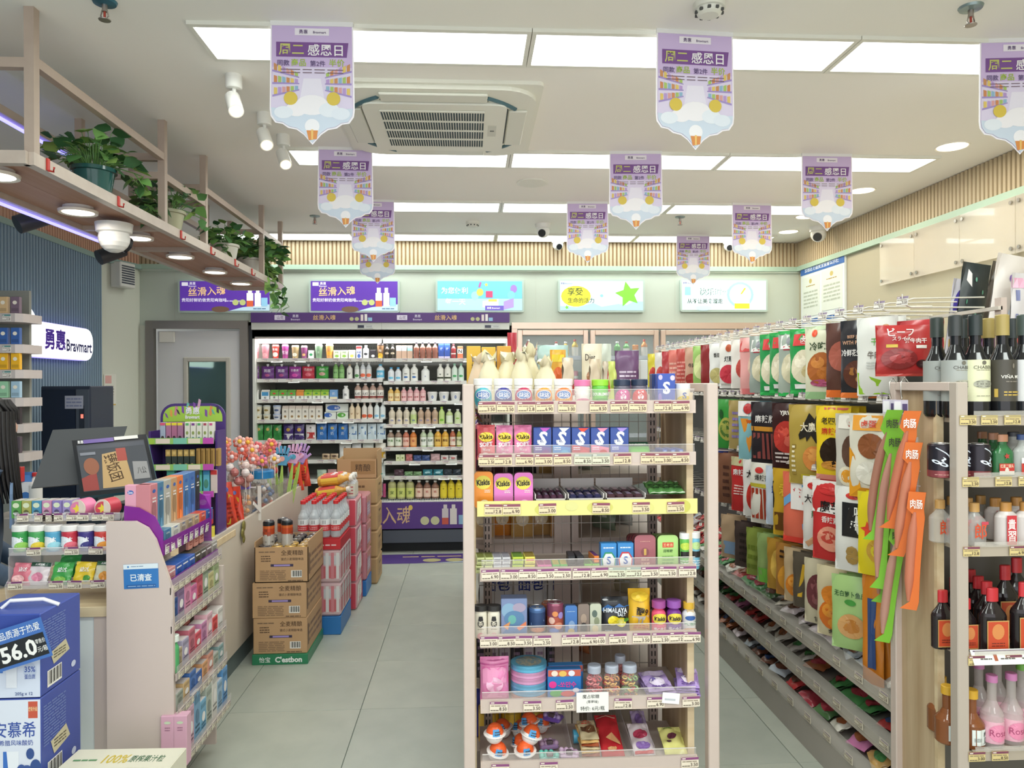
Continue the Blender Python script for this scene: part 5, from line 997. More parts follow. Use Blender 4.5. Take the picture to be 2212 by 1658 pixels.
grow(4, [(ct, 'cream tea carton with black lid', 168, 386, 188, 2),
  (lambda w, h, i: P_box('book_tin', 'candy', w, h, .05, '7c8cb4', [('o', .3, .7, .3, .2, '88acc8'), ('o', .7, .78, .26, .12, 'a89cb4'), ('o', .5, .5, .4, .2, '5c84ac'), ('o', .42, .47, .16, .12, '6cb0a8'), ('p', [(.02, .1), (.3, .3), (.6, .22), (.98, .35), (.98, .05), (.02, .03)], '4878b0'), ('p', [(.05, .3), (.35, .42), (.25, .2)], 'e09860'), ('p', [(.6, .25), (.98, .42), (.98, .3), (.7, .18)], 'e8845c')]), 'blue painted sweet tin with orange swirls', 388, 612, 130, 1),
  (lambda w, h, i: P_can('round_tin', 'candy', w, h, [(.0, '2c3c60'), (.2, 'a0705c'), (.35, '344c78'), (.85, '4c6c9c')], [('p', [(.2, .5), (.8, .6), (.8, .55), (.2, .42)], '6888b0'), ('o', .5, .28, .3, .08, 'c87c54')]), 'dark blue cylinder tin', 620, 765, 205, 1),
  (lambda w, h, i: P_can('round_tin', 'candy', w, h, [(.0, '6c5c8c'), (.3, 'b85c4c'), (.6, '8c4860')], [('o', .3, .5, .14, .1, 'e8c0b0'), ('o', .6, .35, .18, .1, 'd88c70'), ('o', .7, .65, .12, .1, '9c88c8'), ('o', .4, .2, .2, .08, '5c7cc8'), ('o', .45, .7, .12, .08, 'e09058')]), 'floral red and violet cylinder tin', 770, 915, 165, 1),
  (lambda w, h, i: P_tin('slim_tin', 'candy', w, h, .016, '4c7cc0', [('l', 1, .15, .8, .85, .85, 'a8c4e0'), ('o', .55, .35, .28, .16, '88a8d0'), ('o', .5, .14, .3, .1, 'c8b070')]), 'blue slim sweet tin', 918, 1022, 188, 1),
  (lambda w, h, i: P_tin('slim_tin', 'candy', w, h, .016, '8c7c74', [('o', .5, .55, .28, .16, 'a89484'), ('o', .5, .22, .34, .2, '3c3838')]), 'grey brown slim sweet tin', 1024, 1122, 175, 1),
  (lambda w, h, i: P_tin('slim_tin', 'candy', w, h, .016, 'c8ccb8', [('o', .4, .7, .25, .12, '5c6c64'), ('o', .6, .45, .25, .14, '8c9478'), ('o', .45, .2, .3, .12, 'd8c8a0')]), 'cream slim sweet tin with green marks', 1125, 1222, 172, 1),
  (lambda w, h, i: P_bag('sweet_bag', 'candy', w, h, .03, '2a2c32', [('p', [(.0, .7), (.2, .82), (.4, .74), (.6, .84), (.8, .74), (1, .78), (1, .66), (0, .62)], '3468a8'), ('t', 'HIMALAYA', .46, .66, .13, 'e8f0f8', .84, .02), ('t', 'SALT', .68, .55, .08, 'e8f0f8', .35, .02), ('o', .4, .38, .22, .13, 'ecd830'), ('o', .66, .34, .18, .14, 'e4d838'), ('o', .66, .34, .13, .1, 'f0ec88'), ('o', .85, .4, .1, .05, '4c8c38'), ('l', 1, .1, .06, .35, .14, 'a8c4e0'), ('o', .12, .93, .1, .02, 'e8ecf0')]), 'black lemon salt sweet bag with blue peaks', 1226, 1472, 130, 1),
  (lambda w, h, i: P_bag('sweet_pouch', 'candy', w, h, .05, 'e4b430', [('r', .12, .05, .9, .42, 'd8d4d0'), ('t', '醒9', .6, .52, .17, '2c2820', .7, .05, -.1), ('l', 2, .2, .12, .85, .22, 'c84838'), ('p', [(.4, .25), (.44, .4), (.48, .25)], 'a8a4a0'), ('p', [(.55, .25), (.6, .42), (.63, .25)], 'a8a4a0'), ('o', .5, .85, .4, .1, 'f0c83c')]), 'yellow sweet pouch with black numeral nine', 1447, 1637, 60, 1)], W5, g5)
def cb(c, cap, t, c2): return lambda w, h, i: P_bottle('sweet_bottle', 'candy', w, h, c, cap, None, [('o', .5, .72, .42, .26, 'ecdc50'), ('t', t, .5, .72, .2, '30242c', .6, .04), ('r', 0, 0, 1, .42, c2), ('t', '维C含片', .5, .22, .2, 'ffffff', .7, .03)], neck=.78, sh=.66, caph=.2, lz=(.04, .66), alpha=1)
grow(4, [(cb('e45c80', 'a45098', 'Kiskis', 'e45c88'), 'pink sweet bottle with purple lid', 1640, 1762, 150, 1), (cb('7c3c94', '9858b0', 'Kiskis', '7c48a0'), 'purple sweet bottle with purple lid', 1764, 1890, 148, 1),
  (lambda w, h, i: P_bottle('sweet_bottle', 'candy', w, h, 'e8e8e8', 'e0b438', None, [('o', .5, .78, .3, .12, '3c68b0'), ('t', 'VC泡腾', .5, .5, .2, '48a070', .8, .03), ('o', .5, .12, .4, .14, 'f0983c')], neck=.66, sh=.66, caph=.2, lz=(.04, .66)), 'white sweet bottle with gold lid', 1892, 2010, 162, 1)], W5, g5, 0)
for j in (1, 2):
    grow(4, [(cb('e45c80', 'a45098', 'Kiskis', 'e45c88'), 'pink sweet bottle, %s behind front one' % ORD[j], 1645, 1765, 148-20*j*0, 1), (cb('7c3c94', '9858b0', 'Kiskis', '7c48a0'), 'purple sweet bottle, %s behind front one' % ORD[j], 1755, 1880, 148, 1)], W5, g5, .06*j)
grow(4, [(lambda w, h, i: P_bottle('sweet_bottle', 'candy', w, h, 'e8e8e8', 'e0b438', neck=.66, sh=.66, caph=.2), 'white sweet bottle behind gold lid one', 1870, 1985, 162, 1), (ct, 'cream tea carton behind right one', 265, 375, 188, 1),
  (lambda w, h, i: P_can('round_tin', 'candy', w, h, [(.0, '3c5480'), (.5, '44608c')]), 'blue cylinder tin behind dark blue one', 600, 745, 205, 1), (lambda w, h, i: P_can('round_tin', 'candy', w, h, [(.0, 'a86854'), (.5, 'c8785c')]), 'orange cylinder tin behind floral one', 725, 868, 165, 1)], W5, g5, .075)
for j in (1, 2, 3, 4):
    grow(4, [(lambda w, h, i: P_tin('slim_tin', 'candy', w, h, .016, ('5c88c8', 'd0dcec')[j % 2], []), 'blue slim tin, %s behind front one' % ORD[j], 918-10*j, 1022-10*j, 188, 1), (lambda w, h, i: P_tin('slim_tin', 'candy', w, h, .016, '8c7c78', []), 'brown slim tin, %s behind front one' % ORD[j], 1024-9*j, 1122-9*j, 175, 1), (lambda w, h, i: P_tin('slim_tin', 'candy', w, h, .016, ('c8ccb8', '383c44')[j == 4], []), 'cream slim tin, %s behind front one' % ORD[j], 1125-10*j, 1222-10*j, 172, 1)], W5, g5, .028*j)
W6 = 'sixth shelf'
def dy_row(k, items, where, cnv): grow(k, items, where, cnv)
def jar(w, h, cs, nm='candy_jar'):
    def f():
        R = w/2; b = MB(); g = M('e8e8ea', .05, alpha=.13); b.lathe([(R*.85, 0), (R, h*.05), (R, h*.62), (R*.72, h*.74), (R*.72, h*.8)], g, 18); P = Proto(nm, 'jar', b)
        k = MB(); k.lathe([(R*.8, h*.78), (R*.82, h*.95), (R*.76, h)], M('c4ccdc', .2, alpha=.75), 18); P.p('lid', k)
        c = MB(); r_ = random.Random(3)
        for i in range(46):
            a = r_.uniform(0, 6.28); q = R*.82*sqrt(r_.random()); z = h*(.05+.6*r_.random()); rg_ = h*.085; C = Vector((q*cos(a), q*sin(a), z)); nx_ = Vector((r_.uniform(-1, 1), r_.uniform(-1, 1), r_.uniform(-1, 1))).normalized(); o_ = nx_.orthogonal().normalized(); p_ = nx_.cross(o_)
            c.tube([C+(o_*cos(t*pi/4)+p_*sin(t*pi/4))*rg_*.8 for t in range(9)], rg_*.28, M(cs[i % len(cs)], .35), 5, False)
        P.p('gummy_rings', c); return P
    return proto(('jar', w, h, str(cs)), f)
def zipbag(w, h, i): return P_bag('zip_bag', 'candy', w, h, .04, 'e88cbc', [('r', 0, .84, 1, .87, 'c85c98'), ('r', 0, .93, 1, .95, 'd06ca4'), ('r', .08, .06, .92, .8, 'f0a0c8'), ('o', .5, .4, .3, .18, 'f4c0dc'), ('p', [(.06, .74), (.2, .8), (.34, .74), (.48, .8), (.62, .74), (.76, .8), (.92, .74), (.92, .8), (.06, .8)], 'e070ac')])
grow(5, [(zipbag, 'pink resealable sweet bag', 212, 462, 630, 1),
  (lambda w, h, i: P_box('sweet_box', 'candy', w, h, .03, '2c78c0', [('r', 0, .78, 1, 1, 'c8604c'), ('o', .2, .88, .1, .1, 'f0e0d0'), ('o', .45, .87, .12, .1, 'e8c060'), ('o', .72, .88, .1, .1, 'e8e8f0'), ('o', .14, .5, .12, .12, 'e83c98'), ('t', '-쏘만수', .58, .5, .2, 'e83c98', .75, .06), ('o', .25, .2, .2, .12, '48b048'), ('o', .6, .18, .22, .1, 'e04c4c'), ('o', .85, .3, .1, .08, 'e8e0f0')]), 'blue sweet box with pink lettering', 772, 1062, 725, 1)], W6, g5)
grow(5, [(lambda w, h, i: P_box('sweet_box', 'candy', w, h, .03, '3484c8', [('r', 0, .78, 1, 1, 'c8604c'), ('o', .2, .88, .1, .1, 'f0e0d0'), ('o', .6, .88, .15, .1, 'e8c060')]), 'blue sweet box standing behind the first', 778, 1078, 690, 1)], W6, g5, .04)
for i, (x0, x1, yt, dy, cs, nm) in enumerate(((1085, 1222, 660, 0, ['e05058', 'e87070', 'f09090'], 'red'), (1226, 1366, 655, 0, ['e86c60', 'e8a058', 'f0c070'], 'orange'), (1372, 1515, 652, 0, ['e0504c', 'a8d088', 'e8c070'], 'mixed'), (1350, 1462, 652, .08, ['e05c5c', 'c8504c'], 'hidden red'))):
    a, c = PY(gu(x0), g5(yt), YF+.06), PY(gu(x1), g5(yt), YF+.06); w = (c.x-a.x)
    jar(round(w, 3), round(a.z-gb_(5), 3), cs).put(((a.x+c.x)/2, YF+.05+dy, gb_(5)), 0, 'clear jar of %s gummy rings, sixth shelf' % (nm if i < 3 else 'red')+(' behind the others' if i == 3 else ''), 'gummy ring jars')
a, c = PY(gu(468), g5(640), YF+.08), PY(gu(765), g5(640), YF+.08); R = (c.x-a.x)/2; z = gb_(5); hs = .0185
for i, (cc, nm) in enumerate((('e8b8a8', 'peach'), ('78bce0', 'blue'), ('78bce0', 'light blue'), ('e0a4cc', 'pink'), ('e0a4cc', 'pale pink'), ('68b8dc', 'sky blue'))):
    b = MB(); b.lathe([(R*.97, 0), (R, .002), (R, hs-.003), (R*.97, hs)], M(cc, .3, .2), 36, smooth=False); b.lathe([(R*1.008, hs*.5), (R*1.008, hs*.95)], M(dk(cc, .9), .3, .3), 36)
    if i == 5: b.lathe([(0, hs+.0005), (R*.72, hs+.0005)], M('6c94a8', .5, noise=('n', 90, .9, 'c8b890')), 24, smooth=False)
    tag(mk('round_tin', b.data('round_tin'), None, ((a.x+c.x)/2, YF+.02+R, z+i*(hs+.0006))), 'round %s sweet tin, %s from bottom of stack, sixth shelf' % (nm, ORD[i+1]), 'tin', 'stacked round sweet tins')
b = MB(); cw, ch = .103, .063; b.box(-cw/2, cw/2, -.0008, .0008, 0, ch, M('f2f0ea', .6)); deco(b, [('t', '魔占软糖', .45, .8, .2, '2a2a2c', .75, 0), ('t', '(草莓味)', .5, .52, .18, '2a2a2c', .6, 0), ('t', '特价: 6元/瓶', .5, .2, .22, '2a2a2c', .9, 0)], flat(cw, ch, -.0008), cw, ch)
p = PY(gu(1147), g5(1020), YF-.02); tag(mk('handwritten_card', b.data('handwritten_card'), None, (p.x, YF-.0125, GZ[5]-.002)), 'white handwritten price card on sixth shelf front', 'card')
for i, (x0, x1, y, n, c, nm) in enumerate(((1590, 1835, 735, 4, 'b49cd0', 'left'), (1825, 2020, 735, 5, 'a88ccc', 'right'))):
    a, cc = PY(gu(x0), g5(900), YF+.03), PY(gu(x1), g5(900), YF+.03); w = cc.x-a.x
    for k in range(n):
        P = P_bag('sticker_pack', 'toy', w*.9, .11, .01, c, [('r', .08, .7, .92, .92, 'd8c8e8'), ('o', .5, .4, .3, .2, 'e8dcf0'), ('o', .35, .5, .12, .1, '7c6cb0'), ('l', 2, .2, .1, .8, .24, '6c4c9c')] if k == n-1 else [], seed=k % 2)
        o = P.put(((a.x+cc.x)/2+rr.uniform(-.004, .004), YF+.01, gb_(5)+.006+k*.0085), 0, 'purple sticker pack, %s from bottom, %s pile on sixth shelf' % (ORD[k+1], nm), 'purple sticker packs'); o.rotation_euler = (radians(-78), 0, (.15, -.2)[i]+rr.uniform(-.05, .05))
b = MB(); b.box(-.028, .028, -.0008, .0008, 0, .034, M('f4f4f4', .5)); b.box(-.02, .015, -.0014, -.0008, .01, .016, M('c0c4cc', .5)); p = PY(gu(1790), 1500, YF-.02)
mk('white_card', b.data('white_card'), None, (p.x, YF-.0125, GZ[5]+.018), (0, radians(6), 0)); tag(LINK[-1], 'small tilted white card on sixth shelf front', 'card')
# seventh shelf: eggs, boxes, packs lying in bins
z7 = gb_(6)
def P7(x, y, dz=0): return PZ(gu(x), g5(y), z7+dz)
def egg():
    def f():
        b = MB(); b.ball((0, 0, 0), .029, M('ee6430', .25), 18, 10, sz=1.15); b.ball((-.002, -.001, -.004), .0292, M('ece6e2', .3), 18, 10, 1, 1, .95)
        v = [(x_, y_, z_) for x_, y_, z_ in []]
        P = Proto('surprise_egg', 'candy', b); k = MB(); k.lathe([(.036, -.002), (.037, 0), (.036, .002), (.029, .003)], M('f0ece8', .4), 20); P.p('rim', k)
        q = MB()
        for sgn, c_ in ((-1, '4c9cd8'),):
            deco(q, [('r', .1, .4, .45, .95, c_), ('l', 2, .2, .6, .5, .85, '3c3c3c')], lambda x, y, l: ((.0302+l*EPS)*cos(-pi/2+(x-.5)*2.2)*cos((y-.5)*2.2*.6), (.0302+l*EPS)*sin(-pi/2+(x-.5)*2.2)*cos((y-.5)*2.2*.6), .0345*sin((y-.5)*2.2*.8)), .05, .05)
        P.p('printed_band', q); return P
    return proto('egg', f)
for i, (x, y, dz) in enumerate(((405, 1270, .03), (560, 1280, .0), (625, 1330, .045), (720, 1230, .03), (365, 1490, .03), (345, 1540, .06), (640, 1440, .045), (600, 1530, .03), (560, 1400, .02))):
    p = P7(x, y); p = Vector((p.x, min(max(p.y, YF+.045), YF+.27), z7+.033+(dz if dz > .03 else 0)))
    o = egg().put(p, 0, 'orange and white surprise egg, %s from back, bottom shelf left bin' % ORD[i+1], 'surprise eggs in the bottom bin'); o.rotation_euler = (rr.uniform(-.3, .3), rr.uniform(-.3, .3), rr.uniform(-1, 1))
def bead(c, c2):
    def f():
        b = MB(); b.rbox(-.032, .032, -.024, .024, 0, .016, M(c2, .3), .006); P = Proto('bead_box', 'toy', b); k = MB()
        for i in range(7): k.ball((-.024+i % 4*.016, -.012+(i//4)*.02, .018), .009, M(c, .15, alpha=.9), 10, 6)
        P.p('beads', k); l = MB(); l.rbox(-.01, .012, -.025, -.008, .018, .03, M('605058', .3), .003); P.p('clasp', l); return P
    return proto(('bead', c), f)
for i, (x, y, c, c2, nm) in enumerate(((820, 1240, 'b8a0d8', '7c5cb8', 'violet'), (780, 1370, 'c8a8c8', 'a888b8', 'mauve'), (785, 1470, '68c8b8', '60a8a0', 'teal'), (950, 1450, 'd0b0cc', 'b898b8', 'pale lilac'))):
    p = P7(x, y); o = bead(c, c2).put((p.x, min(p.y, YF+.26), z7+(.05 if i == 0 else .01)), (-.5, .1, 0, -.1)[i], '%s beaded plastic box in second bin, bottom shelf' % nm, 'beaded plastic boxes')
for x in (945, 1180, 1445, 1625):
    p = PY(gu(x+30), 1640, YF+.02); b = MB(); b.prism([(YF+.01, z7), (YF+.29, z7), (YF+.29, z7+.085), (YF+.02, z7+.045)], -.001, .001, GL('e0dce0', .3), axis='x'); o = mk('bin_divider', b.data('bin_divider'), gn, (p.x-gxl, -YF, 0))
p = P7(1045, 1330); b = MB(); b.tube([(-.025, 0, 0), (.025, 0, 0)], .022, M('58b8dc', .2), 14); tag(mk('candy_roll', b.data('candy_roll'), None, (p.x, min(p.y, YF+.25), z7+.03)), 'shiny light blue roll in third bin, bottom shelf', 'candy')
for k in range(7):
    o = P_bag('jerky_pack', 'snack', .06, .1, .01, ('d8c8a0', 'a85838', 'e0b878')[k % 3], [('r', .1, .3, .9, .6, '6c4830'), ('l', 2, .2, .7, .8, .9, 'c84838')]).put((PY(gu(1135), 1600, YF+.03).x, YF+.03+k*.004, z7+.004+k*.009), 0, 'small brown jerky pack, %s from bottom, third bin of bottom shelf' % ORD[k+1], 'jerky packs in the bottom bin'); o.rotation_euler = (radians(-80), 0, rr.uniform(-.15, .15))
pk7 = [(1320, 'c02c34', .075, .17, 'red foil bag with gold print, fourth bin', [('p', [(.3, .4), (.6, .5), (.9, .3), (.9, .2), (.5, .35)], 'd8a070'), ('o', .5, .15, .2, .06, 'd8a070'), ('r', 0, .9, 1, .93, 'e0b0a0')]), (1580, 'e0d4d8', .07, .13, 'white and red toy pack, fifth bin', [('o', .5, .6, .35, .15, 'b8405c'), ('o', .5, .25, .35, .12, '8c6cb0'), ('r', .05, .02, .95, .1, 'c83c44')]), (1840, 'e4e08c', .075, .11, 'yellow pack with dark cord, sixth bin', [('o', .5, .6, .2, .12, '6c3848'), ('o', .3, .4, .12, .04, '50303c'), ('l', 1, .2, .85, .6, .93, '6c8c40')])]
for x, c, w, h, nm, ops in pk7:
    p = PY(gu(x), 1640, YF+.03); o = P_bag('toy_pack', 'toy', w, h, .014, c, ops).put((p.x, YF+.035, z7+.01), 0, nm+', bottom shelf'); o.rotation_euler = (radians(-68), 0, 0)
p = PY(gu(1560), 1600, YF+.15); o = P_bag('toy_pack', 'toy', .05, .08, .01, 'c0acd4', [('o', .5, .5, .3, .3, '8c70b0')]).put((p.x, YF+.18, z7+.02), 0, 'small lilac pack behind white one, bottom shelf'); o.rotation_euler = (radians(-60), 0, 0)
# goods on the run behind the wire mesh: left hand side shelves
gi_ = 0
def sg(kind, c, ops, x, y, z, w, h, lb, rot=0, grp='goods behind the wire mesh'):
    P = {'bag': lambda: P_bag('snack_bag', 'snack', w, h, w*.3, c, ops, seed=int(x*100) % 3), 'box': lambda: P_box('goods_box', 'box', w, h, .06, c, ops), 'can': lambda: P_can('storage_tin', 'tin', w, h, [(.0, c), (.8, dk(c, .8))])}[kind]()
    P.put((gxl+x, y, z), rot, lb, grp)
for i in range(5): sg('bag', ('d8b888', 'e0903c', 'c8a060', 'b89058', 'd8a468')[i], [('o', .5, .5, .3, .2, 'f0e0c0')], .07+.075*i, GB+.12+.03*(i % 2), .92+.0, .085, .14, 'golden snack bag, %s behind wire, second row up' % nth(i+1, 5))
for i in range(3): sg('bag', ('b8a4c0', 'c89cb4', 'a8b4d0')[i], [], .1+.13*i, GB+.13, .92+.15, .12, .07, 'lilac plastic pack, %s behind the wire' % nth(i+1, 3), .4)
for i in range(3): sg('bag', 'e4e2e0', [('t', '面包', .5, .5, .3, '2c3c88', .8, .04)], .12+.13*i, GB+.12, .66, .13, .17, 'white bread bag with blue lettering, %s behind wire' % nth(i+1, 3), .1)
for i in range(8): sg('box', 'e4dce8' if i % 3 else '3c3844', [('l', 6, .2, .1, .8, .9, 'a88cb0')], .06+.045*i, GB+.12, .40, .04, .2, 'lilac patterned slim carton, %s behind wire' % nth(i+1, 8))
for i in range(4): sg('can', 'd8a82c' if i < 3 else '3c2c50', [], .09+.085*i, GB+.14, .14, .08, .14, ('yellow snack tin, %s, low behind wire' % nth(i+1, 3)) if i < 3 else 'dark violet snack tin low behind wire')
for i in range(3): sg('bag', ('4c2830', '2c2c34', 'a88850')[i], [], .1+.12*i, GB+.12, 1.16, .11, .17, ('dark maroon', 'black', 'gold foil')[i]+' bag behind the wire, top row')
# right-hand shelves of the run
for i in range(6):
    z = (1.16, .92, .66, .40, 1.16, .92)[i]; sg('bag', ('a8b4a0', '8c9c84', 'c8c0a0', 'd88c5c', '4c5c4c', 'c8ccc8')[i], [('l', 3, .2, .3, .8, .7, 'e0e4dc')], L*.45+.1+.09*(i % 3), GB+.25+.1*(i//3), z, .12, .15, '%s snack bag on right side of run, %s shelf' % (('sage', 'olive', 'cream', 'orange', 'dark green', 'pale grey')[i], ('top', 'second', 'third', 'low', 'top', 'second')[i]), -.9)
# left flank of the run: a strip of goods
fl_ = [(.18, '3c3c88', 'can'), (.42, 'd8d0c8', 'bag'), (.68, 'e8e0d8', 'bag'), (.94, 'e0706c', 'bag'), (1.18, 'c83c44', 'bag')]
for zi, z in enumerate((.14, .40, .66, .92, 1.16)):
    for k in range(9):
        y = GB+.22+k*.28; c = (('38388c', '3c3c90', '3c4494'), ('e0d8d0', 'e8e4dc', 'd4ccc4'), ('e8e4d8', 'd8d4c8', 'e8e0d0'), ('e86c48', 'd84848', 'e8c8c0'), ('d8486c', '7c58a8', 'e0a040'))[zi][k % 3]
        h = .19
        P = P_bag('snack_bag', 'snack', .16, h, .07, c, [('o', .5, .5, .3, .25, 'f0ece4'), ('l', 2, .2, .75, .8, .88, 'c83c3c')], seed=k % 3) if zi else P_can('storage_tin', 'tin', .12, h, [(.0, c), (.4, dk(c, .85)), (.7, c)])
        P.put((gxl+.055, y, z), -pi/2, '%s on left flank of the run, %s shelf, %s from front' % ('snack bag' if zi else 'blue canister', ('lowest', 'second', 'middle', 'fourth', 'top')[zi], ORD[k+1]), 'goods on the left flank of the gondola')
# goods standing on top of the run (tops seen above the gum)
ZT = 1.44
def top_item(kind, u0, u1, vt, Y, c, lb, ops=(), rot=0.0, th=.35, seed=0):
    a, cc = PY(u0, vt, Y), PY(u1, vt, Y); w = cc.x-a.x; h = a.z-ZT
    P = P_bag('snack_bag', 'snack', w, h, w*th, c, ops, seed=seed) if kind == 'bag' else P_box('snack_box', 'box', w, h, .06, c, ops)
    P.put(((a.x+cc.x)/2, Y, ZT), rot, lb, None)
def pyr(u0, u1, vt, Y, lb, c='e4dcb8', base='d8cc9c', tip=.5, seed=0):        # paper wrapped triangle of cracker
    a, cc = PY(u0, vt, Y), PY(u1, vt, Y); w = cc.x-a.x; h = a.z-ZT; r_ = random.Random(seed); b = MB(); m = M(c, .35, noise=('n', 14, .4, 'f0e8d0'))
    n = 12; rings = [(1, .0), (1.1, .16), (1.02, .36), (.78, .56), (.5, .72), (.42, .8), (.62, .92), (.7, 1.0)]; v = []
    for q, zz in rings:
        for k in range(n):
            an = 2*pi*k/n; j = 1+r_.uniform(-.12, .12); v.append(((q*j*cos(an))*w/2+(tip-.5)*w*zz, q*j*sin(an)*w*.32, zz*h*(1+(r_.uniform(-.2, .06) if zz > .9 else 0))))
    b.add(v, [(i*n+k, i*n+(k+1) % n, (i+1)*n+(k+1) % n, (i+1)*n+k) for i in range(len(rings)-1) for k in range(n)], m, True)
    P = Proto('wrapped_cake', 'snack', b); k = MB(); k.lathe([(w*.42, 0), (w*.46, h*.1), (w*.44, h*.2)], M(base, .5), 16, sy=.7); P.p('cake', k)
    P.put(((a.x+cc.x)/2, Y, ZT), r_.uniform(-.2, .2), lb, 'cream wrapped cakes on top')
pyr(1008, 1062, 760, YF+.5, 'cream wrapped cake, leftmost on top of the gondola', 'ecd0b0', seed=1); pyr(1030, 1082, 758, YF+.42, 'cream wrapped cake, second from left on top', seed=2)
pyr(1066, 1118, 756, YF+.48, 'cream wrapped cake, third from left on top', seed=3, tip=.6); pyr(1098, 1150, 755, YF+.42, 'cream wrapped cake, fourth from left on top', seed=4, tip=.55); pyr(1120, 1170, 744, YF+.5, 'tall cream wrapped cake, fifth from left on top', seed=5, tip=.45); pyr(1156, 1208, 770, YF+.42, 'cream wrapped cake with printed tag, rightmost on top', seed=6, tip=.4)
top_item('box', 1008, 1038, 748, YF+.62, 'e4b83c', 'yellow snack carton, left one behind wrapped cakes', [('t', '好吃', .6, .6, .2, '3c2c20', .5)]); top_item('box', 1040, 1070, 750, YF+.62, 'e8bc40', 'yellow snack carton, right one behind wrapped cakes', [('t', '好吃', .6, .6, .2, '3c2c20', .5)]); top_item('box', 1073, 1103, 748, YF+.62, 'e0a83c', 'yellow carton with round cake print behind wrapped cakes', [('o', .4, .7, .35, .22, 'c88c3c')])
top_item('bag', 1096, 1116, 718, YF+.75, 'b03c48', 'tall dark red bag behind the yellow cartons'); top_item('bag', 1160, 1228, 745, YF+.72, 'a8c4c0', 'pale teal snack bag on top', [('o', .6, .3, .3, .2, 'd8984c')], .1); top_item('bag', 1188, 1222, 755, YF+.6, 'e0a83c', 'yellow and orange snack bag on top', [('o', .5, .35, .4, .3, 'd86838'), ('r', .1, .75, .9, .9, 'e8d040')])
top_item('bag', 1205, 1248, 772, YF+.45, 'dccdb8', 'tilted cream and red triangular snack bag, left', [('p', [(.2, .1), (.9, .1), (.8, .4)], 'b83c3c')], .9); top_item('bag', 1256, 1300, 742, YF+.62, 'e0d8c0', 'cream snack bag with walnut print on top', [('t', 'Diet', .4, .75, .12, '4c4038', .5, 0), ('o', .5, .4, .3, .12, 'a87858')]); top_item('bag', 1268, 1302, 775, YF+.45, 'd8c8b0', 'folded cream and red snack bag, middle', [('p', [(.4, .1), (.9, .1), (.85, .5)], 'b83c3c')], .7)
top_item('bag', 1296, 1322, 742, YF+.7, 'ccd4c8', 'pale grey-green bag behind the walnut bag', [], .4); top_item('bag', 1298, 1318, 780, YF+.46, 'd0c4b0', 'narrow red edged snack bag on top', [('p', [(.3, .2), (.9, .2), (.6, .8)], 'b83440')], .8)
top_item('bag', 1314, 1334, 780, YF+.5, 'd4e07c', 'small lime snack bag on top', [('r', .2, .3, .8, .5, '98b848')]); top_item('bag', 1328, 1380, 757, YF+.5, '6c4c70', 'plum purple snack bag on top, right', [('l', 3, .15, .35, .85, .6, 'c8b8cc'), ('o', .3, .12, .15, .1, 'a88868'), ('o', .7, .12, .2, .1, '8c5c4c')]); 
top_item('box', 1380, 1395, 778, YF+.6, 'c8ccc8', 'silver can shaped pack right of purple bag')
# ================================================================ RIGHT GONDOLA with hanging snack bags
RXK, RB, RY_0, RY_1 = 1.37, 1.78, 2.36, 5.95
rg_t = thing('hook_wall', 'long hook gondola of hanging snack bags along right aisle', 'shelf', (RXK, RY_0, 0)); orr = (RXK, RY_0, 0); GL_ = RY_1-RY_0
DM = M('8c8680', .5)
b = MB(); b.box(RB-RXK, RB-RXK+.03, 0, GL_, 0, 1.6, M('4a4a48', .6)); part('back_panel', b, rg_t)
for k in range(4): b = MB(); b.box(RB-RXK-.02, RB-RXK, k*1.18, k*1.18+.03, 0, 1.78, PB); part('upright', b, rg_t)
b = MB(); b.box(0, RB-RXK, 0, GL_, 0, .125, M('a8a29a', .5, noise=('n', 6, .2, '98928a'))); part('base_deck', b, rg_t)
for z in (.262, .425):
    for k in range(3): b = MB(); y0 = k*GL_/3; b.box(.045, RB-RXK, y0+.002, y0+GL_/3-.002, z-.03, z-.015, M('b0aaa2', .5)); b.box(.04, .045, y0+.002, y0+GL_/3-.002, z-.035, z+.008, M('b8b0a4', .45)); part('shelf', b, rg_t)
for j, (z, x) in enumerate(((.165, -.003), (.29, .036), (.455, .036))):
    b = MB(); b.box(x, x+.002, 0, GL_, z-.045, z+.03, GL('d8d4cc', .22)); part('clear_lip', b, rg_t)
    for k in range(22):
        y = .06+k*GL_/22; mk('price_tag', price_tag_mesh((k+j) % 6, .056, .03, 'a89ca0', 'dcd4c0'), rg_t, (x-.002, y+.03, z-.04), -pi/2)
HROW = [(1.745, 1.49, 24), (1.41, 1.47, 27), (1.11, 1.45, 27), (.77, 1.45, 27)]
hm = MB(); hk = M('b8b4ac', .3, .7); hm.tube([(0, 0, 0), (-.26, 0, .0), (-.285, 0, .012)], .0025, hk, 5); hm.tube([(0, 0, .035), (-.25, 0, .03), (-.29, 0, .02), (-.29, 0, .045)], .002, hk, 5); hmd = hm.data('hook')
hm1 = MB(); hm1.tube([(0, 0, 0), (-.26, 0, .0), (-.285, 0, .012)], .003, M('e4e0d4', .3, .3), 5); hm1.tube([(0, 0, .035), (-.25, 0, .03), (-.29, 0, .02), (-.29, 0, .045)], .0025, M('e4e0d4', .3, .3), 5); hmd1 = hm1.data('hook')
for r, (z, x, n) in enumerate(HROW):
    b = MB(); b.box(RB-RXK-.03, RB-RXK-.015, 0, GL_, z-.006, z+.006, M('5c5a56' if r else 'd0c8bc', .5)); part('hook_rail', b, rg_t)
    for k in range(n):
        y = RY_0+.08+k*(GL_-.15)/n; o = mk('hook', hmd1 if r == 0 else hmd, rg_t, (RB-RXK-.02, y-RY_0, z+.01)); mk('price_tag', price_tag_mesh(k % 6, .04, .032, '8c7c94', 'dcd8d0'), o, (-.292, 0, .006), (radians(-15), 0, -pi/2+.5))
